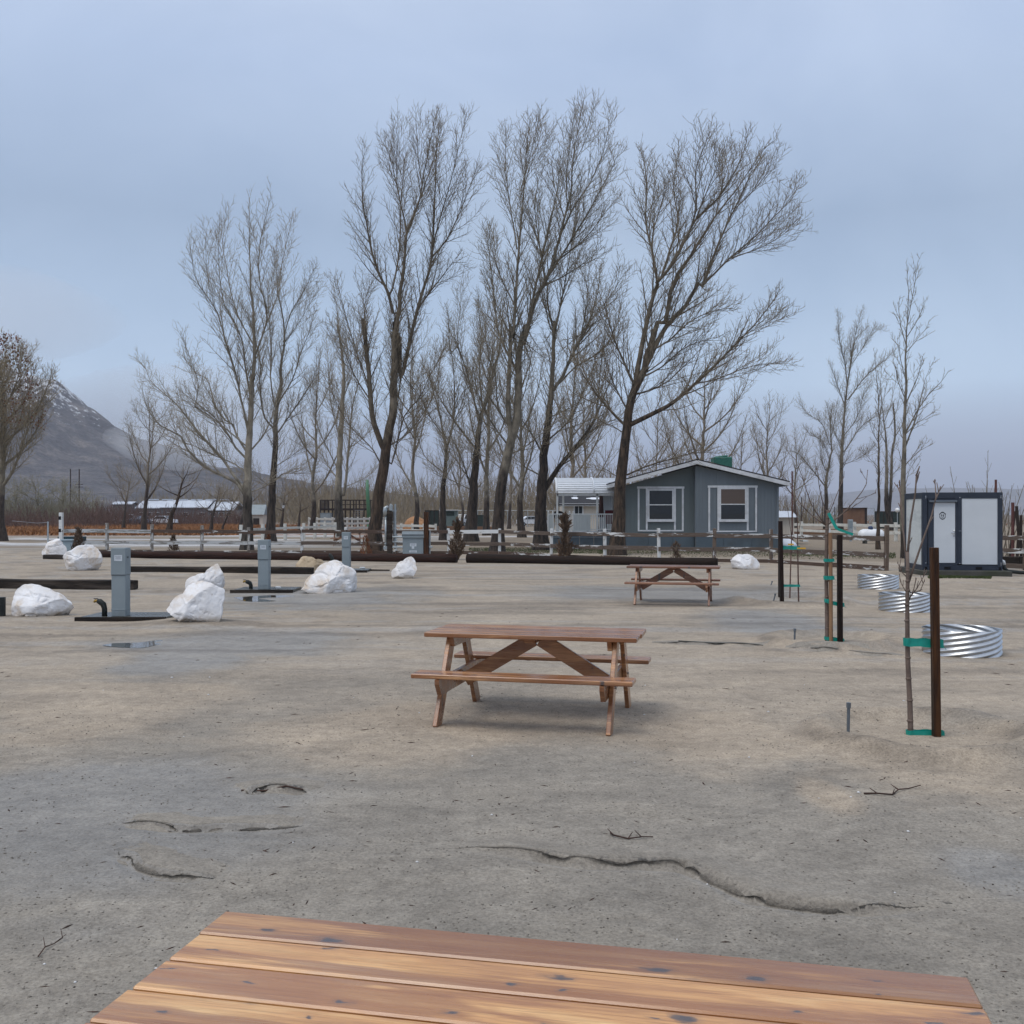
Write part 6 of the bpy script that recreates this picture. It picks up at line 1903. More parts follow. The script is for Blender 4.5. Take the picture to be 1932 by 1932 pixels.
# ------------------------------------------------------------------ electrical gear by the fence
def electrical():
    D = 45.0
    Zf = lambda x: ((702.8 + .11574 * x) - CX) / F * D
    Zz = lambda y: CAM_H + (HY - (920 + .11574 * y)) / F * D
    tl = thing('meter_post', 'dark post carrying grey conduits and a rounded meter head beside the grey cabinet', 'meter post', (Zf(282), D, 0))
    x0 = Zf(282)
    obj('post', MB().box((0, 0, Zz(370) / 2), (.23, .20, Zz(370)), None, .01), M['timber'], tl)
    obj('meter_head', MB().tube([(Zf(212) - x0, -.02, Zz(455)), (Zf(212) - x0, -.02, Zz(380)), (Zf(216) - x0, -.02, Zz(335)), (Zf(240) - x0, -.02, Zz(318)), (Zf(262) - x0, -.02, Zz(340))], [.10, .11, .105, .08, .05], 12), M['zinc'], tl, True)
    obj('conduit', MB().tube([(Zf(218) - x0, -.02, Zz(455)), (Zf(218) - x0, -.02, Zz(980))], .055, 10), M['zinc'], tl, True)
    obj('conduit_box', MB().box((Zf(212) - x0, -.02, Zz(985)), (.17, .15, .14), None, .01), M['zinc'], tl)
    for z in (500, 905):
        obj('collar', MB().tube([(Zf(218) - x0, -.02, Zz(z)), (Zf(218) - x0, -.02, Zz(z + 14))], .068, 10), M['zinc'], tl)
    obj('head_box', MB().box((Zf(305) - x0, -.02, Zz(335)), (.14, .16, .30), None, .01), M['zinc'], tl)
    obj('conduit', MB().tube([(Zf(298) - x0, -.02, Zz(300)), (Zf(298) - x0, -.02, Zz(262))], .04, 8), M['zinc'], tl)
    obj('conduit', MB().tube([(Zf(370) - x0, .02, Zz(268)), (Zf(370) - x0, .02, Zz(1000))], .045, 8), M['zinc'], tl)
    obj('conduit', MB().tube([(Zf(346) - x0, .06, Zz(360)), (Zf(346) - x0, .06, Zz(900))], .035, 8), M['zinc'], tl)
    for y in (805, 885, 972):
        obj('cross_pipe', MB().tube([(Zf(325) - x0, -.03, Zz(y)), (Zf(490) - x0, -.03, Zz(y))], .042 if y != 885 else .02, 8), M['zinc'], tl)
    for y in (380, 560, 660):
        obj('strap', MB().box((Zf(355) - x0, -.0, Zz(y)), (.20, .04, .04)), M['zinc'], tl)
    c = thing('electrical_cabinet', 'grey electrical cabinet with white labels between the dark post and the brown post', 'electrical cabinet', (Zf(662), D, 0))
    w_ = Zf(835) - Zf(497); x1 = Zf(662)
    obj('body', MB().box((0, .2, Zz(800) / 2 - .02), (w_, .5, Zz(800)), None, .01), M['ped'], c)
    obj('lid', MB().prism([(-.10, Zz(815)), (-.10, Zz(790)), (-.02, Zz(715)), (.5, Zz(715)), (.5, Zz(815))], -w_ / 2 - .03, w_ / 2 + .03, 'x'), M['ped'], c)
    obj('lid_edge', MB().box((0, -.104, Zz(770)), (w_ + .06, .012, .045)), M['ped_dark'], c)
    lb = obj('label_plate', MB().prism([(Zf(612) - x1, Zz(908)), (Zf(718) - x1, Zz(908)), (Zf(718) - x1, Zz(958)), (Zf(682) - x1, Zz(958)), (Zf(682) - x1, Zz(995)), (Zf(642) - x1, Zz(995)), (Zf(642) - x1, Zz(958)), (Zf(612) - x1, Zz(958))], -.056, -.052), M['label'], c)
    text_lines(lb, 0, Zz(918), .22, 3, -.0575, .035, .012)
    lb = obj('label_plate', MB().box((Zf(664) - x1, -.054, Zz(1040)), (.33, .004, .09)), M['label'], c)
    text_lines(lb, Zf(664) - x1, Zz(1036), .25, 2, -.0575, .03, .012)
    b = thing('wooden_post', 'brown square post with a grey conduit right of the electrical cabinet', 'post', (Zf(875), D + .02, 0))
    obj('post', MB().box((0, 0, Zz(395) / 2), (.21, .2, Zz(395)), None, .01), M['stake'], b)
    obj('conduit', MB().tube([(.15, .05, 0), (.15, .05, Zz(700))], .045, 8), M['zinc'], b)
    obj('conduit_box', MB().box((.2, .0, Zz(968)), (.16, .12, .09), None, .01), M['zinc'], b)
electrical()
tag(obj('storage_bin', MB().prism([(-.42, 0), (.38, 0), (.46, .62), (-.30, .62)], 0, .7, 'y').box((.08, .35, .65), (.86, .8, .05)), M['bluebin'], loc=((134 - CX) / F * 46, 45.3, 0)), 'pale blue grey plastic bin between the far left boulder and the dead cypress', 'bin')
tag(obj('teal_trough', MB().box((0, 0, .55), (1.15, .6, .34), None, .02).box((0, 0, .2), (1.0, .5, .4)), M['teal'], loc=((136 - CX) / F * 49.5, 49.5, 0)), 'dark teal trough behind the pale blue grey bin', 'trough')

# ------------------------------------------------------------------ staked young trees
def rod(mb, pts, r0, r1, n=7):
    P = spline(np.array([tuple(p) for p in pts]), .12)
    t = np.linspace(0, 1, len(P))
    mb.tube([Vector(p) for p in P], list(r0 + (r1 - r0) * t), n)
def stake_obj(label, px, pyb, pyt, wpx, m, lean=0.0, square=True, D=None):
    D = D or G(px, pyb).y
    x = (px - CX) / F * D
    z0 = gz(x, D)
    h = CAM_H + (HY - pyt) / F * D - z0
    w_ = wpx / F * D
    mb = MB()
    if square:
        mb.box((lean * h / 2, 0, h / 2 - .1), (w_, w_, h + .2), (0, lean, 0), .003)
    else:
        mb.tube([(0, 0, -.2), (lean * h, 0, h)], w_ / 2, 12)
    return tag(obj('tree_stake', mb, m, loc=(x, D, z0)), label, 'stake', 'wooden stakes beside young trees')
def young_tree(label, D, zf, trunk, branches, r0, r1, m, tips=True, seed=0):
    """zf maps a reading to a photo point; trunk and branches read off the photo"""
    r = random.Random(seed)
    p0 = zf(trunk[0]); x0 = (p0[0] - CX) / F * D
    b = Vector((x0, D, gz(x0, D)))
    t = thing('young_tree', label, 'young tree', b)
    def P(p, d=0.0):
        a, c = zf(p)
        return W(a, c, D + d) - b
    pts = [P(p, .015 * math.sin(k)) for k, p in enumerate(trunk)]
    pts[0] = Vector((0, 0, -.08))
    mb = MB(); rod(mb, pts, r0, r1, 9)
    # leaf-scar knuckles along the stem
    for k in range(10):
        q = pts[0].lerp(pts[-1], .1 + .085 * k)
        i = min(int((.1 + .085 * k) * (len(pts) - 1)), len(pts) - 2)
        f = (.1 + .085 * k) * (len(pts) - 1) - i
        q = pts[i].lerp(pts[i + 1], f)
        rr_ = r0 + (r1 - r0) * (.1 + .085 * k)
        mb.lathe([(rr_ * .9, -.012), (rr_ * 1.28, 0), (rr_ * .9, .012)], 8, (q.x + .2 * rr_ * r.uniform(-1, 1), q.y, q.z))
    obj('trunk', mb, m, t, True)
    for k, (br, a, c) in enumerate(branches):
        d = r.uniform(-.5, .5) * .5
        n = len(br)
        bp = [P(p, d * (i / max(n - 1, 1)) ** 1.1) for i, p in enumerate(br)]
        mb = MB(); rod(mb, bp, a, c, 6)
        if tips:
            for q in range(3):
                i = r.randint(max(1, n // 2), n - 1) if n > 2 else 1
                f = r.uniform(.2, 1)
                s = bp[i - 1].lerp(bp[i], f)
                dr = (bp[i] - bp[i - 1]).normalized() + Vector((r.uniform(-.7, .7), r.uniform(-.7, .7), .4))
                rod(mb, [s, s + dr.normalized() * r.uniform(.03, .09)], c * 1.2, c * .8, 5)
            e = bp[-1]
            mb.lathe([(c * .6, -.01), (c * 1.7, 0), (c * .4, .016)], 6, e)
        obj('branch', mb, m, t, True)
    return t
def tape(label, D, ends, zt_, hw, sag=.0, r1=.02, r2=.03, group='green tree ties', w2=None):
    """flat tape looped from stem to stake: ends are photo columns"""
    xa, xb = (ends[0] - CX) / F * D, (ends[1] - CX) / F * D
    za = CAM_H + (HY - zt_[0]) / F * D; zb = CAM_H + (HY - zt_[1]) / F * D
    mb = MB()
    n = 8
    for y in (-r1 - .004, r1 + .004):
        vs, fs = [], []
        for k in range(n + 1):
            u = k / n
            x = xa - r1 + (xb - xa + r1 + r2) * u
            yy = y * ((1 - u) + (r2 / r1) * u)
            z = za + (zb - za) * u - sag * math.sin(math.pi * u)
            for s in (-1, 1):
                vs.append((x, yy + .003 * s, z + s * hw / 2 * (1 + .12 * math.sin(k * 1.7))))
        for k in range(n):
            fs.append((2 * k, 2 * k + 2, 2 * k + 3, 2 * k + 1))
        mb.add([(v[0] - xa, v[1], v[2] - za) for v in vs], fs)
    for cx_, cz_, rr_ in ((xa, za, r1), (xb, zb, r2)):     # wraps
        k = 10
        vs, fs = [], []
        for j in range(k):
            a = 2 * math.pi * j / k
            for s in (-1, 1):
                vs.append((cx_ - xa + (rr_ + .004) * 1.15 * math.cos(a), (rr_ + .005) * 1.15 * math.sin(a), cz_ - za + s * hw * .52))
        for j in range(k):
            j2 = (j + 1) % k
            fs.append((2 * j, 2 * j2, 2 * j2 + 1, 2 * j + 1))
        mb.add(vs, fs)
    # knot tail
    mb.beam((xb - xa + r2, -.01, zb - za), (xb - xa + r2 + .03, -.02, zb - za - hw * .8), .02, .004)
    o = obj('tree_tie', mb, M['tape'], loc=(xa, D, za))
    md = o.modifiers.new('thick', 'SOLIDIFY'); md.thickness = .002
    return tag(o, label, 'tree tie', group)
z6 = zone(2350, 1300, .34886); z7 = zone(2300, 1600, .37474); zid = lambda p: p
D1_ = 8.33
young_tree('nearest young tree, a thin grey brown stem tied to the tall brown stake', D1_, zid,
    [(1718.5, 1389), (1717, 1330), (1713, 1250), (1712, 1180), (1712, 1120), (1713, 1085), (1712, 1041)],
    [([(1714, 1100), (1738, 1028), (1758, 972), (1766, 938), (1764, 907)], .010, .0045), ([(1764, 945), (1770, 932), (1774, 921)], .006, .004),
     ([(1712, 1052), (1718, 985), (1727, 930), (1729, 897)], .0115, .006), ([(1711, 1062), (1704, 1000), (1700, 950), (1697, 910)], .009, .005), ([(1698, 930), (1693, 917)], .005, .004),
     ([(1712, 1090), (1700, 1078), (1694, 1062)], .005, .003), ([(1711, 1120), (1700, 1100), (1697, 1085)], .004, .0025), ([(1713, 1132), (1730, 1110), (1748, 1078)], .005, .003),
     ([(1714, 1136), (1724, 1112), (1728, 1092)], .005, .003), ([(1713, 1120), (1736, 1115), (1744, 1096)], .004, .003), ([(1711, 1045), (1716, 1015), (1718, 985)], .006, .004)],
    .0235, .014, M['sapling'], True, 3)
stake_obj('tall brown stained stake beside the nearest young tree', 1767, 1391, 1033, 13.4, M['stake'], -.012)
tape('wide green tie at mid height on the nearest young tree', D1_, (1712, 1768), (1211, 1214), .062, .0, .024, .036)
tape('wide green tie low on the nearest young tree, near the ground', D1_, (1717, 1770), (1384, 1385), .055, .0, .024, .036)
D2_ = 14.4
young_tree('young forked tree tied between a brown cane and a black stake', D2_, zid,
    [(1561, 1212), (1560, 1150), (1559, 1080), (1560, 1010), (1561, 985), (1561.5, 962)],
    [([(1559, 992), (1530, 971), (1506, 945), (1492, 920)], .011, .004), ([(1557, 990), (1530, 950), (1516, 905), (1506, 880)], .010, .004), ([(1562, 990), (1590, 969), (1615, 942), (1634, 915), (1637, 888)], .011, .004),
     ([(1590, 969), (1622, 948), (1634, 938)], .006, .003), ([(1561, 975), (1548, 930), (1541, 880)], .008, .004), ([(1562, 975), (1580, 930), (1592, 900)], .007, .004), ([(1615, 942), (1640, 935), (1652, 930)], .005, .003), ([(1634, 905), (1628, 895), (1624, 890)], .004, .003)],
    .030, .024, M['sapling'], True, 5)
stake_obj('thin brown cane standing against the young forked tree', 1568, 1211, 1005, 7.5, M['bamboo'], -.006, False, 14.35)
stake_obj('black stake right of the young forked tree', 1585, 1213, 1009, 8.8, M['stake_dark'], -.004)
tape('green tie slanting from the young forked tree to its black stake', D2_, (1563, 1586), (1133, 1141), .05, .01, .045, .04)
tape('green tie low between the young forked tree and its black stake', D2_, (1563, 1586), (1204, 1208), .045, .0, .045, .04)
tape('green tie holding the cane to the young forked tree, higher band', 14.36, (1560, 1568), (1057, 1057), .04, 0, .035, .035)
tape('green tie holding the cane to the young forked tree, lower band', 14.36, (1560, 1568), (1090, 1090), .05, 0, .035, .035)
fl = MB()
tag(obj('tree_tie', MB().beam((0, 0, 0), (.11, -.02, -.22), .045, .003, (0, 1, 0)).beam((.11, -.02, -.22), (.34, -.02, -.30), .035, .003, (0, 1, 0)), M['tape'], loc=W(1563, 968, 14.33)), 'loose green tie blowing right from the fork of the young tree', 'tree tie', 'green tree ties')
D3_ = 20.6
young_tree('thin leaning reddish sapling, left of the pair by two black stakes', 21.6, zid, [(1490, 1108), (1492, 1060), (1494, 1000), (1496, 945)], [([(1493, 1010), (1486, 960), (1480, 925)], .006, .003), ([(1495, 975), (1502, 930), (1505, 900)], .006, .003)], .016, .007, M['sapling_red'], False, 6)
young_tree('thin upright reddish sapling, right of the pair by two black stakes', D3_, zid, [(1507, 1139), (1506, 1090), (1505, 1030), (1504, 960)], [([(1505, 1010), (1516, 960), (1522, 915)], .006, .003), ([(1504, 985), (1497, 940), (1494, 910)], .006, .003)], .017, .007, M['sapling_red'], False, 7)
stake_obj('thicker black stake of the close pair left of the thin saplings', 1475.5, 1141, 983, 7, M['stake_dark'], -.02)
stake_obj('farther black stake of the close pair left of the thin saplings', 1471, 1107, 983, 5, M['stake_dark'], 0, True, 21.8)
tape('green tie with a loose end high on the thin saplings', D3_, (1477, 1507), (1033, 1034), .07, .0, .035, .02)
tape('green tie low on the thin saplings', D3_, (1477, 1507), (1105, 1105), .045, .0, .035, .02)
tag(obj('yellow_tag', MB().box((0, 0, 0), (.17, .01, .03)), M['yellow'], loc=W(1512, 1034.5, 20.5)), 'yellow plastic tag on the right thin sapling', 'tag', 'yellow tags on the thin saplings')
tag(obj('yellow_tag', MB().box((0, 0, 0), (.12, .01, .03)), M['yellow'], loc=W(1492, 1027, 21.5)), 'yellow plastic tag on the left leaning sapling', 'tag', 'yellow tags on the thin saplings')
def riser(label, px, pyb, pyt, lean=0.0):
    p = GP(px, pyb)
    h = (pyb - pyt) / F * p.y
    t = thing('irrigation_riser', label, 'pipe', p, 0, 'grey irrigation risers')
    obj('pipe', MB().tube([(0, 0, -.05), (lean * h, 0, h - .02)], .0135, 10), M['pvc_grey'], t)
    obj('cap', MB().tube([(lean * h * .85, 0, h - .04), (lean * h, 0, h)], .019, 10), M['pvc_grey'], t)
riser('nearest grey irrigation pipe with a cap, left of the nearest young tree', 1600, 1386, 1328, .02)
riser('grey irrigation pipe left of the young forked tree', 1499, 1208, 1187, .03)
riser('leaning grey irrigation pipe left of the black stake pair', 1457, 1139, 1122, .35)
riser('farthest short irrigation pipe behind the black stake pair', 1453, 1104, 1096, .5)

# ------------------------------------------------------------------ far brush and woods
def bush_tubes(r, tb, base, h, w_, stems, th, spread=.5, twigs=3, lift=.5):
    for k in range(stems):
        a = r.uniform(0, 6.28); q = math.sqrt(r.uniform(0, 1)) * w_ * .45
        p = base + np.array([q * math.cos(a), q * math.sin(a) * .8, -.2])
        d = unit(np.array([math.cos(a) * spread * q / (w_ * .45 + .01) + r.normal(0, .18), math.sin(a) * spread * .7 + r.normal(0, .18), 1.0]))
        l = h * r.uniform(.55, 1.08) * (1 - .35 * (q / (w_ * .5)) ** 2)
        S = shoot(r, p, d, l, 4, lift * .4, .16)
        tb.add(S, np.linspace(th, th * .3, 5), 3, .3)
        for z in range(twigs):
            u = r.uniform(.3, .95) * 4; i = min(int(u), 3)
            pp = S[i] + (S[i + 1] - S[i]) * (u - i)
            dd = unit(unit(S[i + 1] - S[i]) + r.normal(0, .55, 3) + UP * .2)
            T_ = shoot(r, pp, dd, l * r.uniform(.14, .34), 2, lift, .15)
            tb.add(T_, np.array([.6, .4, .2]) * th, 3, .1)
def far_mass(name, seed, m, specs):
    """specs: (px0, px1, py_top0, py_top1, D0, D1, count, stems, thickness, width)"""
    r = np.random.default_rng(seed)
    tb = Tubes()
    for px0, px1, t0, t1, D0, D1, n, st, th, wd_ in specs:
        for k in range(n):
            px = px0 + (px1 - px0) * (k + r.uniform(0, 1)) / n
            D = r.uniform(D0, D1)
            top = t0 + (t1 - t0) * (px - px0) / (px1 - px0) + r.normal(0, 5)
            h = max(1.0, CAM_H + (HY - top) / F * D)
            bush_tubes(r, tb, np.array([(px - CX) / F * D, D, 0.]), h, wd_ * r.uniform(.7, 1.3), st, th)
    return stuff(link(name, tb.mesh(name, m), None))
far_mass('woods', 301, M['brush_tan'], [(255, 700, 922, 893, 215, 290, 50, 20, .085, 8), (560, 1130, 897, 872, 190, 300, 72, 20, .085, 8), (1090, 1330, 866, 846, 130, 190, 24, 22, .06, 6), (1330, 1560, 895, 925, 150, 200, 20, 20, .05, 6), (420, 1100, 950, 945, 150, 190, 30, 18, .04, 4)])
far_mass('willow_brush', 302, M['brush_red'], [(-140, 262, 950, 948, 135, 175, 32, 30, .04, 5), (160, 260, 938, 940, 150, 180, 10, 30, .04, 5), (255, 460, 953, 953, 160, 195, 30, 24, .05, 4), (-140, 140, 962, 965, 128, 140, 16, 26, .035, 4), (1440, 1560, 966, 968, 200, 260, 10, 20, .05, 5)])
far_mass('olive_brush', 303, M['brush_olive'], [(-60, 175, 930, 932, 185, 215, 26, 40, .05, 6), (150, 200, 945, 948, 190, 220, 6, 34, .05, 6)])
M['bark_olive'] = bark_mat('olive_bark', (0.10, 0.09, 0.07), (0.20, 0.18, 0.13), (0.30, 0.27, 0.19), (0.21, 0.19, 0.13), (0.30, 0.275, 0.185))
for k, (px, top, wd_, lab) in enumerate([(28, 900, 90, 'pale olive willow tree right of the left edge tree'), (72, 897, 110, 'broad pale olive willow tree, largest of the pale clump below the mountain'), (118, 903, 90, 'pale olive willow tree just left of the power poles'),
                                         (160, 922, 80, 'low pale olive willow tree behind the right power pole'), (-25, 892, 120, 'pale olive willow tree behind the left edge tree')]):
    auto_tree('willow_tree', lab, px, 987, top, wd_, 90 + k, M['bark_olive'], 12, .35, .0, dict(tw=4.2, spur=0, bgap=.42, tgap=.36, tlen=1.0, blen=(1.0, 3.2), lift=.3), 'pale willows below the mountain', 3, .10)

# willow shoots behind the cabin
for k, (px, D, top, n, lab) in enumerate([(1846, 39, 846, 7, 'tall thin willow shoots right behind the white cabin roof'), (1899, 39, 874, 9, 'spreading willow shoots right of the white cabin'), (1790, 44, 905, 8, 'short willow shoots showing over the left half of the cabin roof'),
                                          (1868, 42, 900, 9, 'low willow shoots showing over the right half of the cabin roof'), (1928, 40, 905, 6, 'willow shoots cut off by the right photo edge')]):
    r = np.random.default_rng(400 + k)
    x = (px - CX) / F * D
    h = CAM_H + (HY - top) / F * D
    t = thing('willow_shrub', lab, 'shrub', (x, D, gz(x, D)), 0, 'willow shoots behind the cabin')
    tb = Tubes()
    for q in range(n):
        l = h * (1.0 if q == 0 else r.uniform(.55, .95))
        S = shoot(r, np.array([r.normal(0, .25), r.normal(0, .25), -.1]), unit(np.array([r.normal(0, .16), r.normal(0, .15), 1.])), l, 6, .25, .07)
        tb.add(S, np.linspace(.026, .007, 7), 4, .3)
        foliate(r, tb, S, np.linspace(.02, .007, 7), dict(ang=(20, 45), blen=(.2, .9), lift=.6, bgap=.34, tgap=.5, tlen=.2, tw=1.3, spur=0), .4)
    link('stems', tb.mesh('stems', M['bark_far']), t)
for k, (px, D, top, w_, lab) in enumerate([(1918, 37, 955, 6, 'leaning dark post behind the rail fence right of the cabin'), (1926.5, 37.5, 972, 5, 'short dark post behind the rail fence at the right edge'), (1879, 36.5, 905, 4.5, 'dark pole top showing over the right end of the cabin roof'),
                                           (1911, 37.2, 948, 6, 'tall red brown post behind the rail fence right of the cabin'), (1905, 38, 965, 5, 'slanting dark stump post right of the cabin')]):
    x = (px - CX) / F * D
    h = CAM_H + (HY - top) / F * D
    tag(obj('fence_stake', MB().tube([(0, 0, -.1), (.08 * (-1) ** k * (k in (0, 4)), 0, h * .5), (.2 * (k == 4), 0, h)], w_ / F * D / 2, 7), M['rust_pole'] if k in (2, 3) else M['dark_wood'], loc=(x, D, 0)), lab, 'post', 'dark posts right of the cabin')
be = thing('edging_timber', 'black timber edging lying under the rail fence right of the cabin', 'timber', ((1893 - CX) / F * 35, 35, 0))
for k in range(4):
    obj('timber', MB().box((.35 + k * .62, .3 - k * .02, .16), (.6, .22, .36), None, .02), M['timber'], be)

# ------------------------------------------------------------------ far buildings, cars, poles
def fx(px, D): return (px - CX) / F * D
def fz(py, D): return CAM_H + (HY - py) / F * D
D = 205.0
fb = thing('long_building', 'long low grey building with a white snowy metal roof far behind the leaning trees', 'building', (fx(350, D), D, 0))
X = lambda px: fx(px, D) - fx(350, D)
for k, (a, b, t_, e_) in enumerate([(258, 305, 944, 958), (305, 395, 943, 957), (395, 440, 946, 962)]):
    obj('wall', MB().box(((X(a) + X(b)) / 2, 4 + .1 * k, fz(e_, D) / 2), (X(b) - X(a), 8, fz(e_, D))), M['far_wall'], fb)
    obj('roof', MB().prism([(-.5, fz(e_, D)), (4.2, fz(t_, D)), (9, fz(e_, D)), (9, fz(e_, D) - .15), (4.2, fz(t_, D) - .15), (-.5, fz(e_, D) - .15)], X(a) - .2, X(b) + (.2 if k == 2 else -.25), 'x'), M['far_roof'], fb)
    for q in range(3):
        xx = X(a) + (X(b) - X(a)) * (q + .5) / 3
        wn_ = obj('window', MB().box((xx, -.03, 1.7), (1.2, .06, .9)), M['trim'], fb)
        obj('pane', MB().box((xx, -.07, 1.7), (1.0, .02, .72)), M['glass'], wn_)
for k in range(6):
    obj('roof_vent', MB().box((X(275 + k * 28), 4.2, fz(943, D) + .1), (2.2, .5, .22)), M['far_roof'], fb)
D = 212.0
fb = thing('small_building', 'small far shed with a white roof left of the long low building', 'building', (fx(230, D), D, 0))
obj('wall', MB().box((0, 2, fz(951, D) / 2), (3.6, 4, fz(951, D))), M['far_wall'], fb)
obj('roof', MB().prism([(-.4, fz(951, D)), (2, fz(946, D)), (4.4, fz(951, D)), (4.4, fz(952, D)), (2, fz(947, D)), (-.4, fz(952, D))], -2.2, 2.2, 'x'), M['far_roof'], fb)
D = 150.0
fb = thing('tan_shed', 'small tan shed with a pale roof between the pale and the dark left trunks', 'shed', (fx(481, D), D, 0))
obj('wall', MB().box((0, 1.2, .85), (2.4, 2.4, 1.7)), M['cream'], fb)
obj('roof', MB().prism([(-.3, 1.72), (1.2, 3.2), (2.7, 1.72)], -1.4, 1.4, 'x'), M['ped'], fb)
obj('door', MB().box((.2, -.03, .6), (.9, .05, 1.2)), M['dark_wood'], fb)

def car(label, px, D, rot, paint, L=4.6, kind='sedan', zb=0.0):
    t = thing('parked_car', label, 'car', (fx(px, D), D, zb), rot, 'cars parked far back')
    if kind == 'pickup':
        prof = [(-2.5, .45), (-2.5, 1.0), (-.3, 1.05), (-.25, 1.75), (1.0, 1.78), (1.55, 1.1), (2.5, 1.0), (2.55, .45)]
        gl = [(-.15, 1.12), (-.12, 1.68), (.95, 1.68), (1.4, 1.12)]
    else:
        prof = [(-2.2, .4), (-2.25, .95), (-1.5, 1.05), (-.9, 1.5), (.5, 1.52), (1.2, 1.0), (2.1, .9), (2.25, .4)]
        gl = [(-1.3, 1.05), (-.85, 1.43), (.45, 1.44), (1.05, 1.03)]
    obj('body', MB().prism(prof, -.85, .85), paint, t)
    for s in (-1, 1):
        obj('side_window', MB().prism(gl, s * .86 - .008, s * .86 + .008), M['glass'], t)
        for wx in (-1.45, 1.4):
            wl = obj('wheel', MB().tube([(wx, s * .72, .33), (wx, s * .9, .33)], .33, 14), M['tyre'], t)
            obj('rim', MB().tube([(wx, s * .895, .33), (wx, s * .91, .33)], .19, 10), M['zinc'], wl)
    obj('windscreen', MB().prism([(1.05, 1.06), (.55, 1.47), (.57, 1.49), (1.13, 1.07)] if kind != 'pickup' else [(1.47, 1.14), (1.03, 1.72), (1.05, 1.74), (1.52, 1.15)], -.7, .7), M['glass'], t)
    for s in (-.6, .6):
        obj('headlight', MB().box((2.2 if kind != 'pickup' else 2.52, s, .75), (.08, .3, .16)), M['white_plastic'], t)
    return t
car('white pickup parked behind the black furrowed trunk, nose to the left', 873, 150, R(250), M['car_white'], kind='pickup')
car('white car parked far back between two dark trunks', 1004, 150, R(10), M['car_white'])
car('small white car far back beside the leaning tagged tree', 308, 170, R(-5), M['car_white'])
car('white vehicle far left, below the reddish brush', 240, 172, R(5), M['car_white'], kind='pickup')
car('blue grey vehicle seen past the thin leaning trunk, far left', 266, 168, R(80), M['car_blue'])

D = 300.0
up = thing('utility_pole', 'pair of dark power poles joined by a bar, in front of the mountain foot', 'power pole', (fx(141, D), D, 0))
for px in (133, 149.5):
    obj('pole', MB().tube([(fx(px, D) - fx(141, D), 0, -1), (fx(px, D) - fx(141, D), 0, fz(885, D))], [.24, .16], 8), M['pole'], up)
obj('tie_bar', MB().box((fx(141, D) - fx(141, D), 0, fz(908, D)), (fx(149.5, D) - fx(133, D), .12, .14)), M['wire'], up)
for y in (914, 919):
    obj('crossarm', MB().box((fx(149.5, D) - fx(141, D) + .1, -.25, fz(y, D)), (2.3, .15, .16)), M['pole'], up)
for k, (pxa, pya, pxb, pyb) in enumerate([(-200, 893, 133, 896.5), (149.5, 889.5, 520, 910), (149.5, 897, 520, 918)]):
    A = Vector((fx(pxa, D), D, fz(pya, D))); B = Vector((fx(pxb, D), D, fz(pyb, D)))
    pts = [A.lerp(B, t / 10) - Vector((0, 0, 2.0 * (t / 10) * (1 - t / 10))) for t in range(11)]
    o = obj('power_line', MB().tube([p - A for p in pts], .035, 4), M['wire'], loc=A)
    tag(o, ['power line running left from the pair of poles', 'upper power line running right from the pair of poles', 'lower power line running right from the pair of poles'][k], 'power line', 'power lines')

# timber platform with stairs
D = 150.0
pf = thing('timber_platform', 'dark raised timber platform with railings and open stairs behind the white ranch fence', 'platform', (fx(650, D), D, 0))
X = lambda px: fx(px, D) - fx(650, D)
zd, zr_ = fz(961, D), fz(943.5, D)
obj('deck', MB().box((X(652), 1.6, zd), (X(700) - X(604), 3.2, .30)), M['dark_wood'], pf)
for px in (604.5, 612.5, 620.5, 632, 645, 661, 672, 687, 699):
    obj('post', MB().box((X(px), 0, zr_ / 2), (.16, .16, zr_)), M['dark_wood'], pf)
    obj('post', MB().box((X(px), 3.1, zr_ / 2), (.16, .16, zr_)), M['dark_wood'], pf)
obj('hand_rail', MB().box((X(652), 0, zr_), (X(700) - X(604), .14, .12)), M['dark_wood'], pf)
obj('hand_rail', MB().box((X(652), 3.1, zr_), (X(700) - X(604), .14, .12)), M['dark_wood'], pf)
for k in range(9):
    obj('baluster', MB().box((X(606 + k * 1.7), .0, (zd + zr_) / 2), (.09, .05, zr_ - zd)), M['dark_wood'], pf)
for k in range(5):
    obj('baluster', MB().box((X(690 + k * 1.9), .0, (zd + zr_) / 2), (.09, .05, zr_ - zd)), M['dark_wood'], pf)
obj('mid_rail', MB().box((X(672), 0, fz(952, D)), (X(700) - X(645), .1, .1)), M['dark_wood'], pf)
for k in range(7):
    obj('stair_tread', MB().box((X(678), -.4 - .25 * k, zd - .15 - .28 * k), (X(686) - X(670), .26, .07)), M['far_wall'], pf)
for px in (669, 687):
    obj('stringer', MB().beam((X(px), -.1, zd), (X(px), -2.3, .3), .1, .25, (0, 0, 1)), M['dark_wood'], pf)
sg = thing('green_column', 'green steel column beside the timber platform, left of the leaning trunk', 'column', (fx(693.5, 140), 140, 0))
obj('shaft', MB().tube([(.25, 0, 0), (0, 0, fz(930, 140)), (-.06, 0, fz(905, 140))], [.27, .24, .2], 12), M['green_steel'], sg, True)
obj('collar', MB().lathe([(.34, 0), (.34, .3), (.27, .34)], 12, (.25, 0, 0)), M['green_steel'], sg)
D = 146.0
tag(obj('white_crate', MB().box((0, .6, .95), (1.5, 1.2, 1.9), None, .03).box((0, .6, 1.94), (1.56, 1.26, .08)), M['ped'], loc=(fx(614, D), D, 0)), 'pale grey storage crate under the left end of the timber platform', 'crate')
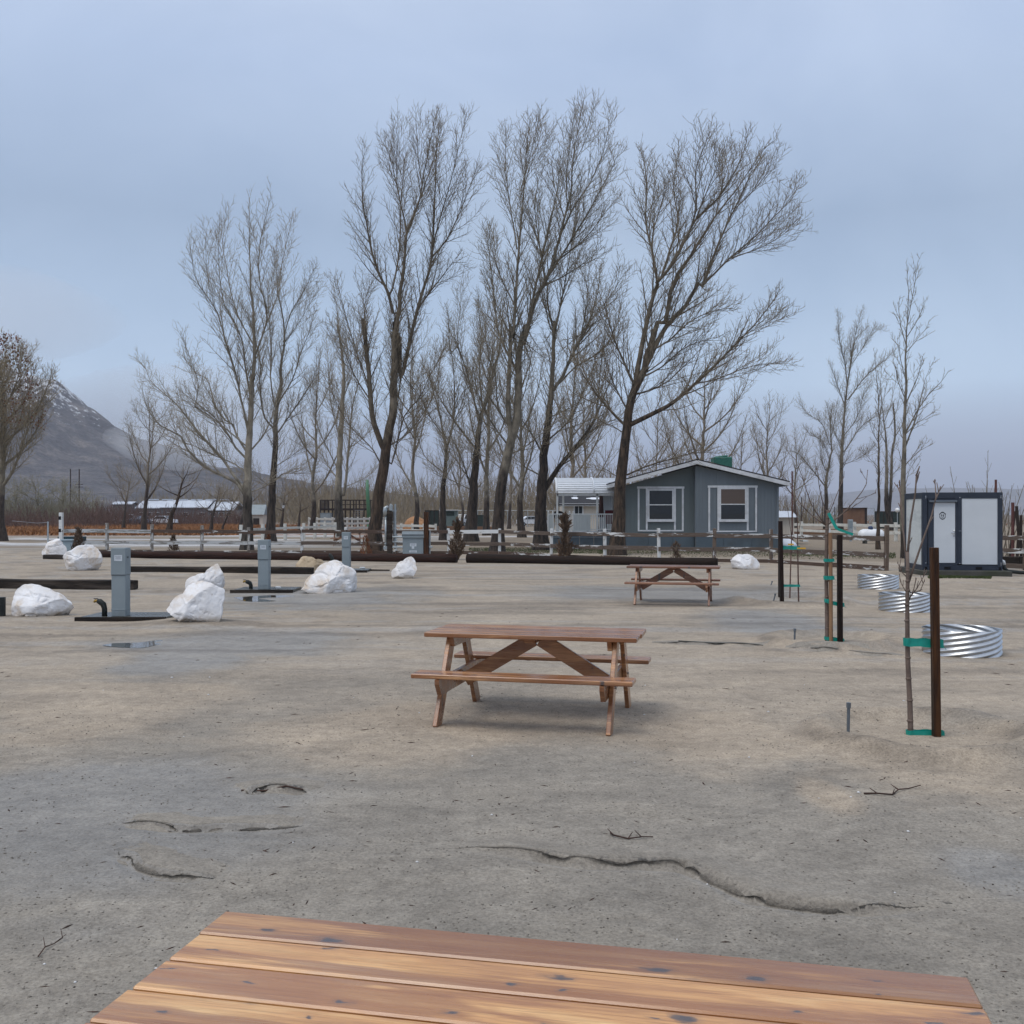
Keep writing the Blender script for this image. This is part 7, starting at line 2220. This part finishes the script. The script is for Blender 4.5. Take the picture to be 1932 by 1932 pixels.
def screen_pen(name, label, px0, px1, pyt, D, n, m, cat, solid=False):
    t = thing(name, label, cat, (fx((px0 + px1) / 2, D), D, 0))
    X0, X1 = fx(px0, D) - t.location.x, fx(px1, D) - t.location.x
    z = fz(pyt, D)
    for k in range(n + 1):
        x = X0 + (X1 - X0) * k / n
        obj('post', MB().tube([(x, 0, -.1), (x, 0, z)], .04 * D / 100, 6), M['zinc'] if not solid else M['dark_wood'], t)
    obj('top_rail', MB().tube([(X0, 0, z), (X1, 0, z)], .03 * D / 100, 6), M['zinc'] if not solid else M['dark_wood'], t)
    if solid:
        for k in range(n):
            a, b = X0 + (X1 - X0) * k / n, X0 + (X1 - X0) * (k + 1) / n
            obj('screen_panel', MB().box(((a + b) / 2, .03, z / 2), (b - a - .05, .03, z - .08)), m, t)
    else:
        mb = MB()
        w_ = .018 * D / 100
        k = 0
        x = X0
        while x < X1:           # diagonal link wires
            for s in (-1, 1):
                mb.beam((x, .02, 0), (x + s * z * .6, .02, z), w_, w_, (0, 1, 0))
            x += .55
        stuff(obj('wire_mesh', mb, M['zinc'], t))
    return t
screen_pen('screened_pen', 'dark green screened pen left of the sage shed', 802, 828, 963, 135, 3, M['mesh_green'], 'pen', True)
screen_pen('chain_link_fence', 'long chain link fence behind the centre trunks', 826, 1052, 963, 142, 12, None, 'fence')
screen_pen('chain_link_fence', 'high chain link pen around the brown shed on the right', 1490, 1650, 959, 172, 9, None, 'fence')
screen_pen('screened_fence', 'dark green screened fence left of the white cabin', 1651, 1716, 965, 125, 4, M['mesh_green'], 'fence', True)
D = 132.0
sh = thing('sage_shed', 'sage green shed with a flat roof behind the slender dark footed trunk', 'shed', (fx(851, D), D, 0))
obj('wall', MB().box((0, 1, fz(963, D) / 2), (1.55, 2, fz(963, D))), M['sage'], sh)
obj('roof', MB().box((0, .9, fz(963, D) + .04), (1.7, 2.3, .08)), M['trim'], sh)
obj('door', MB().box((.28, -.03, .6), (.22, .05, .8)), M['dark_wood'], sh)
obj('shutter', MB().box((-.1, -.02, fz(969, D)), (1.0, .04, .55)), M['mesh_green'], sh)
D = 128.0
tag(obj('dark_locker', MB().box((0, .5, fz(972, D) / 2), (1.1, 1, fz(972, D)), None, .02).box((0, .5, fz(972, D)), (1.2, 1.1, .06)), M['mesh_green'], loc=(fx(906, D), D, 0)), 'dark green locker right of the black furrowed trunk', 'locker')
for k, (px, w_, D, h, lab) in enumerate([(785, 2.9, 120, 1.5, 'larger straw coloured mound behind the electrical cabinet'), (796, 1.6, 116, .95, 'smaller straw coloured mound touching the brown post')]):
    r = np.random.default_rng(500 + k)
    bm = bmesh.new(); bmesh.ops.create_icosphere(bm, subdivisions=4, radius=1)
    for v in bm.verts:
        n_ = float(fbm(np.array([v.co.x * 2 + k * 5]), np.array([v.co.y * 2 + v.co.z]), 4, 77)[0])
        v.co = Vector((v.co.x * w_ * .55, v.co.y * w_ * .5, max(v.co.z, -.2) * h)) * (1 + .16 * n_)
    me = bpy.data.meshes.new('straw_mound'); bm.to_mesh(me); bm.free(); me.materials.append(M['straw'])
    tag(link('straw_mound', me, loc=(fx(px, D), D, 0)), lab, 'mound', 'straw coloured mounds')
for k, (a, b, D, lab) in enumerate([(811, 885, 112, 'brown timber raised bed edge behind the slender trunk'), (894, 946, 108, 'brown timber raised bed edge beside the tallest trunk'), (1478, 1600, 90, 'brown timber bed edge behind the second rail fence')]):
    t = thing('raised_bed', lab, 'raised bed', (fx((a + b) / 2, D), D, 0), 0, 'timber raised beds')
    L_ = fx(b, D) - fx(a, D)
    for z in (.12, .36):
        obj('timber', MB().box((0, 0, z), (L_, .16, .22), None, .01), M['bed'], t)
        obj('timber', MB().box((0, 1.6, z), (L_, .16, .22), None, .01), M['bed'], t)
    obj('soil', MB().box((0, .8, .2), (L_ - .1, 1.4, .3)), M['dead_shrub'], t)

# right background
D = 160.0
sh = thing('brown_shed', 'brown shed with a dark edge right of the grey meter box', 'shed', (fx(1617, D), D, 0))
obj('wall', MB().box((0, 1.5, fz(959, D) / 2), (2.9, 3, fz(959, D))), M['shed_brown'], sh)
obj('corner_trim', MB().box((1.38, -.03, fz(959, D) / 2), (.35, .08, fz(959, D))), M['dark_wood'], sh)
obj('roof', MB().box((0, 1.4, fz(959, D) + .05), (3.1, 3.4, .1)), M['dark_wood'], sh)
for k in range(4):
    obj('siding_panel', MB().box((-1.2 + k * .66, -.02, fz(959, D) / 2), (.63, .05, fz(959, D) - .1)), M['shed_brown'], sh)
D = 68.0
mb_ = thing('meter_box', 'grey metal meter box on a short post behind the second fence', 'meter box', (fx(1604, D), D, 0))
obj('post', MB().box((.03, 0, .35), (.13, .12, .9)), M['zinc'], mb_)
obj('box', MB().box((0, -.03, .92), (.30, .22, 1.05), None, .01), M['zinc'], mb_)
obj('cover', MB().box((0, -.147, 1.1), (.22, .01, .5)), M['ped'], mb_)
D = 62.5
pt_ = thing('propane_tank', 'white propane tank with a blue dome lying behind the thin dark trunk', 'propane tank', (fx(1644, D), D, 0))
obj('tank', MB().tube([(-.80, 0, .52), (-.76, 0, .52), (-.66, 0, .52), (-.5, 0, .52), (.5, 0, .52), (.66, 0, .52), (.76, 0, .52), (.80, 0, .52)], [.05, .2, .31, .37, .37, .31, .2, .05], 20), M['tank'], pt_, True)
obj('dome', MB().lathe([(.15, .86), (.15, 1.0), (.10, 1.06), (.02, 1.08)], 14, (-.05, 0, 0)), M['blue'], pt_, True)
for s in (-.4, .4):
    obj('foot', MB().box((s, 0, .1), (.12, .5, .22)), M['concrete'], pt_)
D = 60.0
rp_ = obj('rust_pole', MB().tube([(0, 0, -.1), (0, 0, fz(889, D))], .045, 8), M['rust_pole'], loc=(fx(1494.6, D), D, 0))
tag(rp_, 'thin rust red pole right of the grey house eave', 'pole')
D = 100.0
for k, (px, pyt) in enumerate([(1693, 962), (1712, 962)]):
    t = thing('yard_light', ['left white globe yard light above the screened fence', 'right white globe yard light above the screened fence, beside the cabin'][k], 'yard light', (fx(px, D), D, 0), 0, 'white globe yard lights')
    obj('pole', MB().tube([(0, 0, 0), (0, 0, fz(965, D))], .04, 6), M['zinc'], t)
    obj('globe', MB().lathe([(.05, -.2), (.2, -.1), (.24, .05), (.16, .2), (.02, .26)], 12, (0, 0, fz(963, D))), M['white_plastic'], t, True)
D = 62.0
sh = thing('cream_shed', 'low cream outbuilding with white steps behind the right corner of the grey house', 'shed', (fx(1475, D), D, 0))
obj('wall', MB().box((0, 1, fz(975, D) / 2), (1.5, 2, fz(975, D))), M['cream'], sh)
obj('roof', MB().prism([(-.3, fz(976, D)), (1, fz(964, D)), (2.3, fz(976, D))], -.9, .9, 'x'), M['far_roof'], sh)
for k in range(3):
    obj('step', MB().box((.75 + k * .25, -.3, .55 - k * .18), (.3, .8, .08)), M['vinyl'], sh)
tag(obj('snow_pile', MB().lathe([(.7, 0), (.55, .22), (.3, .42), (.02, .5)], 14), M['snow'], loc=(fx(1482, 57), 57, -.02), smooth=True), 'small snow pile at the right corner of the grey house', 'snow pile')
for k, px in enumerate((1512, 1535, 1552, 1575)):
    tag(obj('pen_pole', MB().tube([(0, 0, 0), (0, 0, fz(938 + 6 * (k % 2) + 4 * k, 150))], .06, 6), M['dark_wood'], loc=(fx(px, 150), 150, 0)),
        ['tallest thin dark pole at the left end of the chain link pen', 'second thin dark pole along the chain link pen', 'third thin dark pole along the chain link pen', 'thin dark pole nearest the brown shed at the chain link pen'][k], 'pole', 'thin poles of the chain link pen')
# a third table set back behind the farthest pedestal
dup(p3, (fx(655, 58.5), 58.5, 0), R(6), 'brown picnic table beyond the fence, half hidden by the farthest pedestal', 'wooden picnic tables')

# ------------------------------------------------------------------ grass, lawn, puddles, grit, twigs
def blades(name, m, spots, seed, hgt, wd_, lean=.5):
    """spots: (n, px0, px1, D0, D1)"""
    r = np.random.default_rng(seed)
    V, Q, o = [], [], 0
    for n, x0, x1, D0, D1 in spots:
        D = r.uniform(D0, D1, n); px = r.uniform(x0, x1, n)
        x = (px - CX) / F * D
        keep = fbm(x * .12, D * .2, 3, seed) + r.uniform(-.5, .5, n) > -.15
        x, D = x[keep], D[keep]
        z = ground_h(x, D)
        k = len(x)
        a = r.uniform(0, 6.28, k); w_ = wd_ * r.uniform(.6, 1.4, k); h = hgt * r.uniform(.5, 1.3, k)
        ux, uy = np.cos(a) * w_, np.sin(a) * w_
        lx, ly = r.normal(0, lean, k) * h, r.normal(0, lean, k) * h
        V.append(np.stack([np.stack([x - ux, D - uy, z - .02], 1), np.stack([x + ux, D + uy, z - .02], 1), np.stack([x + lx, D + ly, z + h], 1)], 1).reshape(-1, 3))
        Q.append(np.arange(3 * k).reshape(k, 3) + o); o += 3 * k
    return stuff(link(name, mesh_np(name, np.vstack(V), np.vstack(Q), [m])))
blades('dry_grass', M['dry_grass'], [(26000, -120, 480, 86, 165), (7000, 330, 560, 95, 150), (5000, -200, 1932, 165, 320)], 61, .32, .10, .6)
blades('green_grass', M['green_grass'], [(9000, 885, 1180, 46, 55), (7000, 1130, 1470, 43.0, 51.2), (7000, 1470, 1690, 41, 48), (2600, 1752, 1870, 27.4, 29.0)], 62, .035, .03, .8)
def rut_edges():
    """the small undercut lips of washed out ruts, their steep faces darkened in colour as painted shade"""
    for k, (pts, wd, dp) in enumerate(RILLS):
        P = spline(np.array([(p[0], p[1], 0.) for p in pts]), .025)
        n = len(P)
        T = np.gradient(P, axis=0); T /= np.linalg.norm(T, axis=1)[:, None] + 1e-9
        Nn = np.stack([-T[:, 1], T[:, 0]], 1)          # the raised far side
        if np.mean(Nn[:, 1]) < 0:
            Nn = -Nn
        t = np.linspace(0, 1, n)
        env = smooth01(np.minimum(t, 1 - t) * 7)
        u = np.cumsum(np.r_[0, np.linalg.norm(np.diff(P[:, :2], axis=0), axis=1)])
        br = smooth01(.62 + 1.5 * fbm(u * 1.6, u * 0 + k * 3.1, 3, 31))
        lip = (.001 + .24 * dp) * env * (.15 + .85 * br) * (1 + .35 * fbm(u * 14, u * 0 + k, 3, 33))
        wob = .022 * fbm(u * 5, u * 0 + k * 7, 3, 35)
        prof = [(-.10, -.006, 0), (-.012, -.003, .3), (.004, .55, 1), (.001, 1.0, .9), (.05, .98, .12), (.18, .5, 0), (.34, -.006, 0)]
        V, col = [], []
        base = np.array([.245, .222, .188]); mud_shade = np.array([.10, .086, .072])  # second tone paints shade onto the steep lip faces
        for s_, hz, shade_ in prof:
            x = P[:, 0] + Nn[:, 0] * (s_ + wob); y = P[:, 1] + Nn[:, 1] * (s_ + wob)
            z = ground_h(x, y) + (hz * lip if hz > 0 else hz)
            V.append(np.stack([x, y, z], 1))
            col.append(np.repeat((base + (mud_shade - base) * shade_ * .42)[None], n, 0))
        m_ = len(prof)
        V = np.stack(V, 1).reshape(-1, 3); col = np.stack(col, 1).reshape(-1, 3)
        i = np.arange(n - 1)[:, None] * m_; j = np.arange(m_ - 1)[None, :]
        q = np.stack([i + j, i + m_ + j, i + m_ + j + 1, i + j + 1], -1).reshape(-1, 4)
        me = mesh_np('ground_rut', V, q, [SOIL])
        colattr(me, 'soil', col); fltattr(me, 'wet', np.full(len(V), .35))
        struct(link('ground_rut', me))
rut_edges()
def puddle(label, pts, dz=.004):
    c = G(sum(p[0] for p in pts) / len(pts), sum(p[1] for p in pts) / len(pts))
    V = []
    for p in pts:
        g = G(*p); V.append((g.x - c.x, g.y - c.y, 0))
    P = spline(np.array(V + [V[0]]), .12)[:-1]
    z = max(gz(c.x + p[0], c.y + p[1]) for p in P[::3])
    zc = float(np.percentile([gz(c.x + p[0], c.y + p[1]) for p in P], 45))
    mb = MB(); mb.add([tuple(p) for p in P], [tuple(range(len(P)))])
    o = obj('puddle', mb, M['water'], loc=(c.x, c.y, zc + dz))
    o['label'] = label
    struct(o)
puddle('shallow puddle left of the middle picnic table', [(192, 1218), (215, 1214), (262, 1213), (300, 1208), (322, 1212), (290, 1219), (270, 1223), (225, 1222)])
puddle('long wet streak between the boulders', [(440, 1128), (520, 1124), (575, 1128), (540, 1134), (470, 1136)])
def grit(name, m, n, seed, smin, smax, r0, r1, half=37, flat=.6, long_=1.0):
    r = np.random.default_rng(seed)
    base = np.array([[1, 0, 0], [-1, 0, 0], [0, 1, 0], [0, -1, 0], [0, 0, 1], [0, 0, -.6]], float)
    tri = np.array([[0, 2, 4], [2, 1, 4], [1, 3, 4], [3, 0, 4], [2, 0, 5], [1, 2, 5], [3, 1, 5], [0, 3, 5]])
    rr_ = r0 * (r1 / r0) ** (r.uniform(0, 1, n) ** 1.0)
    a = np.radians(r.uniform(-half, half, n))
    x, y = rr_ * np.sin(a), rr_ * np.cos(a)
    clump = fbm(x * .8, y * .8, 3, seed) + r.uniform(-.6, .6, n) > -.1
    x, y, rr_ = x[clump], y[clump], rr_[clump]
    k = len(x)
    s = np.exp(r.uniform(np.log(smin), np.log(smax), k)) * (1 + rr_ / 14)
    z = ground_h(x, y)
    ang = r.uniform(0, 6.28, k)
    P = base[None] * r.uniform(.7, 1.3, (k, 6, 3)) * s[:, None, None] * np.array([long_, 1, flat])
    ca, sa = np.cos(ang)[:, None], np.sin(ang)[:, None]
    X_ = P[..., 0] * ca - P[..., 1] * sa; Y_ = P[..., 0] * sa + P[..., 1] * ca
    P = np.stack([X_ + x[:, None], Y_ + y[:, None], P[..., 2] + (z + s * .15)[:, None]], -1)
    q = (tri[None] + 6 * np.arange(k)[:, None, None]).reshape(-1, 3)
    return stuff(link(name, mesh_np(name, P.reshape(-1, 3), q, [m])))
grit('gravel', M['pebble'], 22000, 71, .002, .0055, 1.6, 11)
M['pebble_dark'] = mat('dark_grit', (0.03, 0.026, 0.024), (0.075, 0.06, 0.05), 3.0, rough=0.8)
grit('dark_gravel', M['pebble_dark'], 1900, 72, .002, .005, 1.8, 13)
grit('white_gravel', M['chip'], 160, 73, .004, .010, 2.2, 12)
grit('twig_litter', M['twig'], 800, 74, .0018, .0042, 2.0, 20, flat=.8, long_=6.0)
for k, (pts, rad, lab) in enumerate([
    ([(1630, 1506), (1655, 1510), (1684, 1511), (1695, 1503), (1715, 1497), (1737, 1492)], .006, 'broken brown twig with a pale tip, lower right on the sand'),
    ([(1152, 1577), (1158, 1585), (1185, 1589), (1210, 1588), (1232, 1586)], .0055, 'curved brown twig on the sand below the middle table'),
    ([(72, 1808), (85, 1793), (102, 1783), (118, 1776)], .003, 'thin dark twig at the lower left'),
    ([(455, 1492), (500, 1489), (540, 1488), (572, 1493)], .007, 'dark stick half sunk in a small rut at centre left'),
    ([(1280, 1212), (1345, 1214), (1400, 1217), (1440, 1220)], .011, 'long black hose piece lying behind the middle table')]):
    P = [GP(*p, dz=.006 + .008 * (i % 2)) for i, p in enumerate(pts)]
    b = P[0].copy()
    mb = MB(); rod(mb, [p - b for p in P], rad, rad * .5, 6)
    if k < 3:
        for q in (1, 2, 3):
            s = P[q] - b
            rod(mb, [s, s + Vector((.03 * (-1) ** q, .05, .02))], rad * .7, rad * .35, 5)
    tag(obj('fallen_twig', mb, M['twig'] if k != 4 else M['black_pipe'], loc=b), lab, 'twig' if k != 4 else 'hose', 'fallen twigs' if k != 4 else None)
bpy.data.objects['fallen_twig.004'].name = 'hose_piece'

# low cloud swallowing the foot of the ridge
def fog_bank(px, py, D, rx, ry, rz, dens, name='low_cloud'):
    bm = bmesh.new(); bmesh.ops.create_icosphere(bm, subdivisions=4, radius=1)
    for v in bm.verts:
        n_ = float(fbm(np.array([v.co.x * 1.5 + px * .01]), np.array([v.co.z * 1.5 + v.co.y]), 3, 13)[0])
        v.co = Vector((v.co.x * rx, v.co.y * ry, v.co.z * rz)) * (1 + .22 * n_)
    me = bpy.data.meshes.new(name); bm.to_mesh(me); bm.free()
    m = bpy.data.materials.new(name); m.use_nodes = True
    nt = m.node_tree; nt.nodes.clear()
    out = N(nt, 'ShaderNodeOutputMaterial'); pv = N(nt, 'ShaderNodeVolumePrincipled')
    pv.inputs['Color'].default_value = (.95, .97, 1.0, 1); pv.inputs['Density'].default_value = dens
    nt.links.new(pv.outputs[0], out.inputs['Volume'])
    me.materials.append(m)
    stuff(link(name, me, loc=W(px, py, D)))
fog_bank(330, 790, 1900, 260, 120, 110, .0030)
fog_bank(-60, 600, 1750, 240, 120, 90, .0025)
fog_bank(340, 835, 1300, 90, 80, 32, .0040)
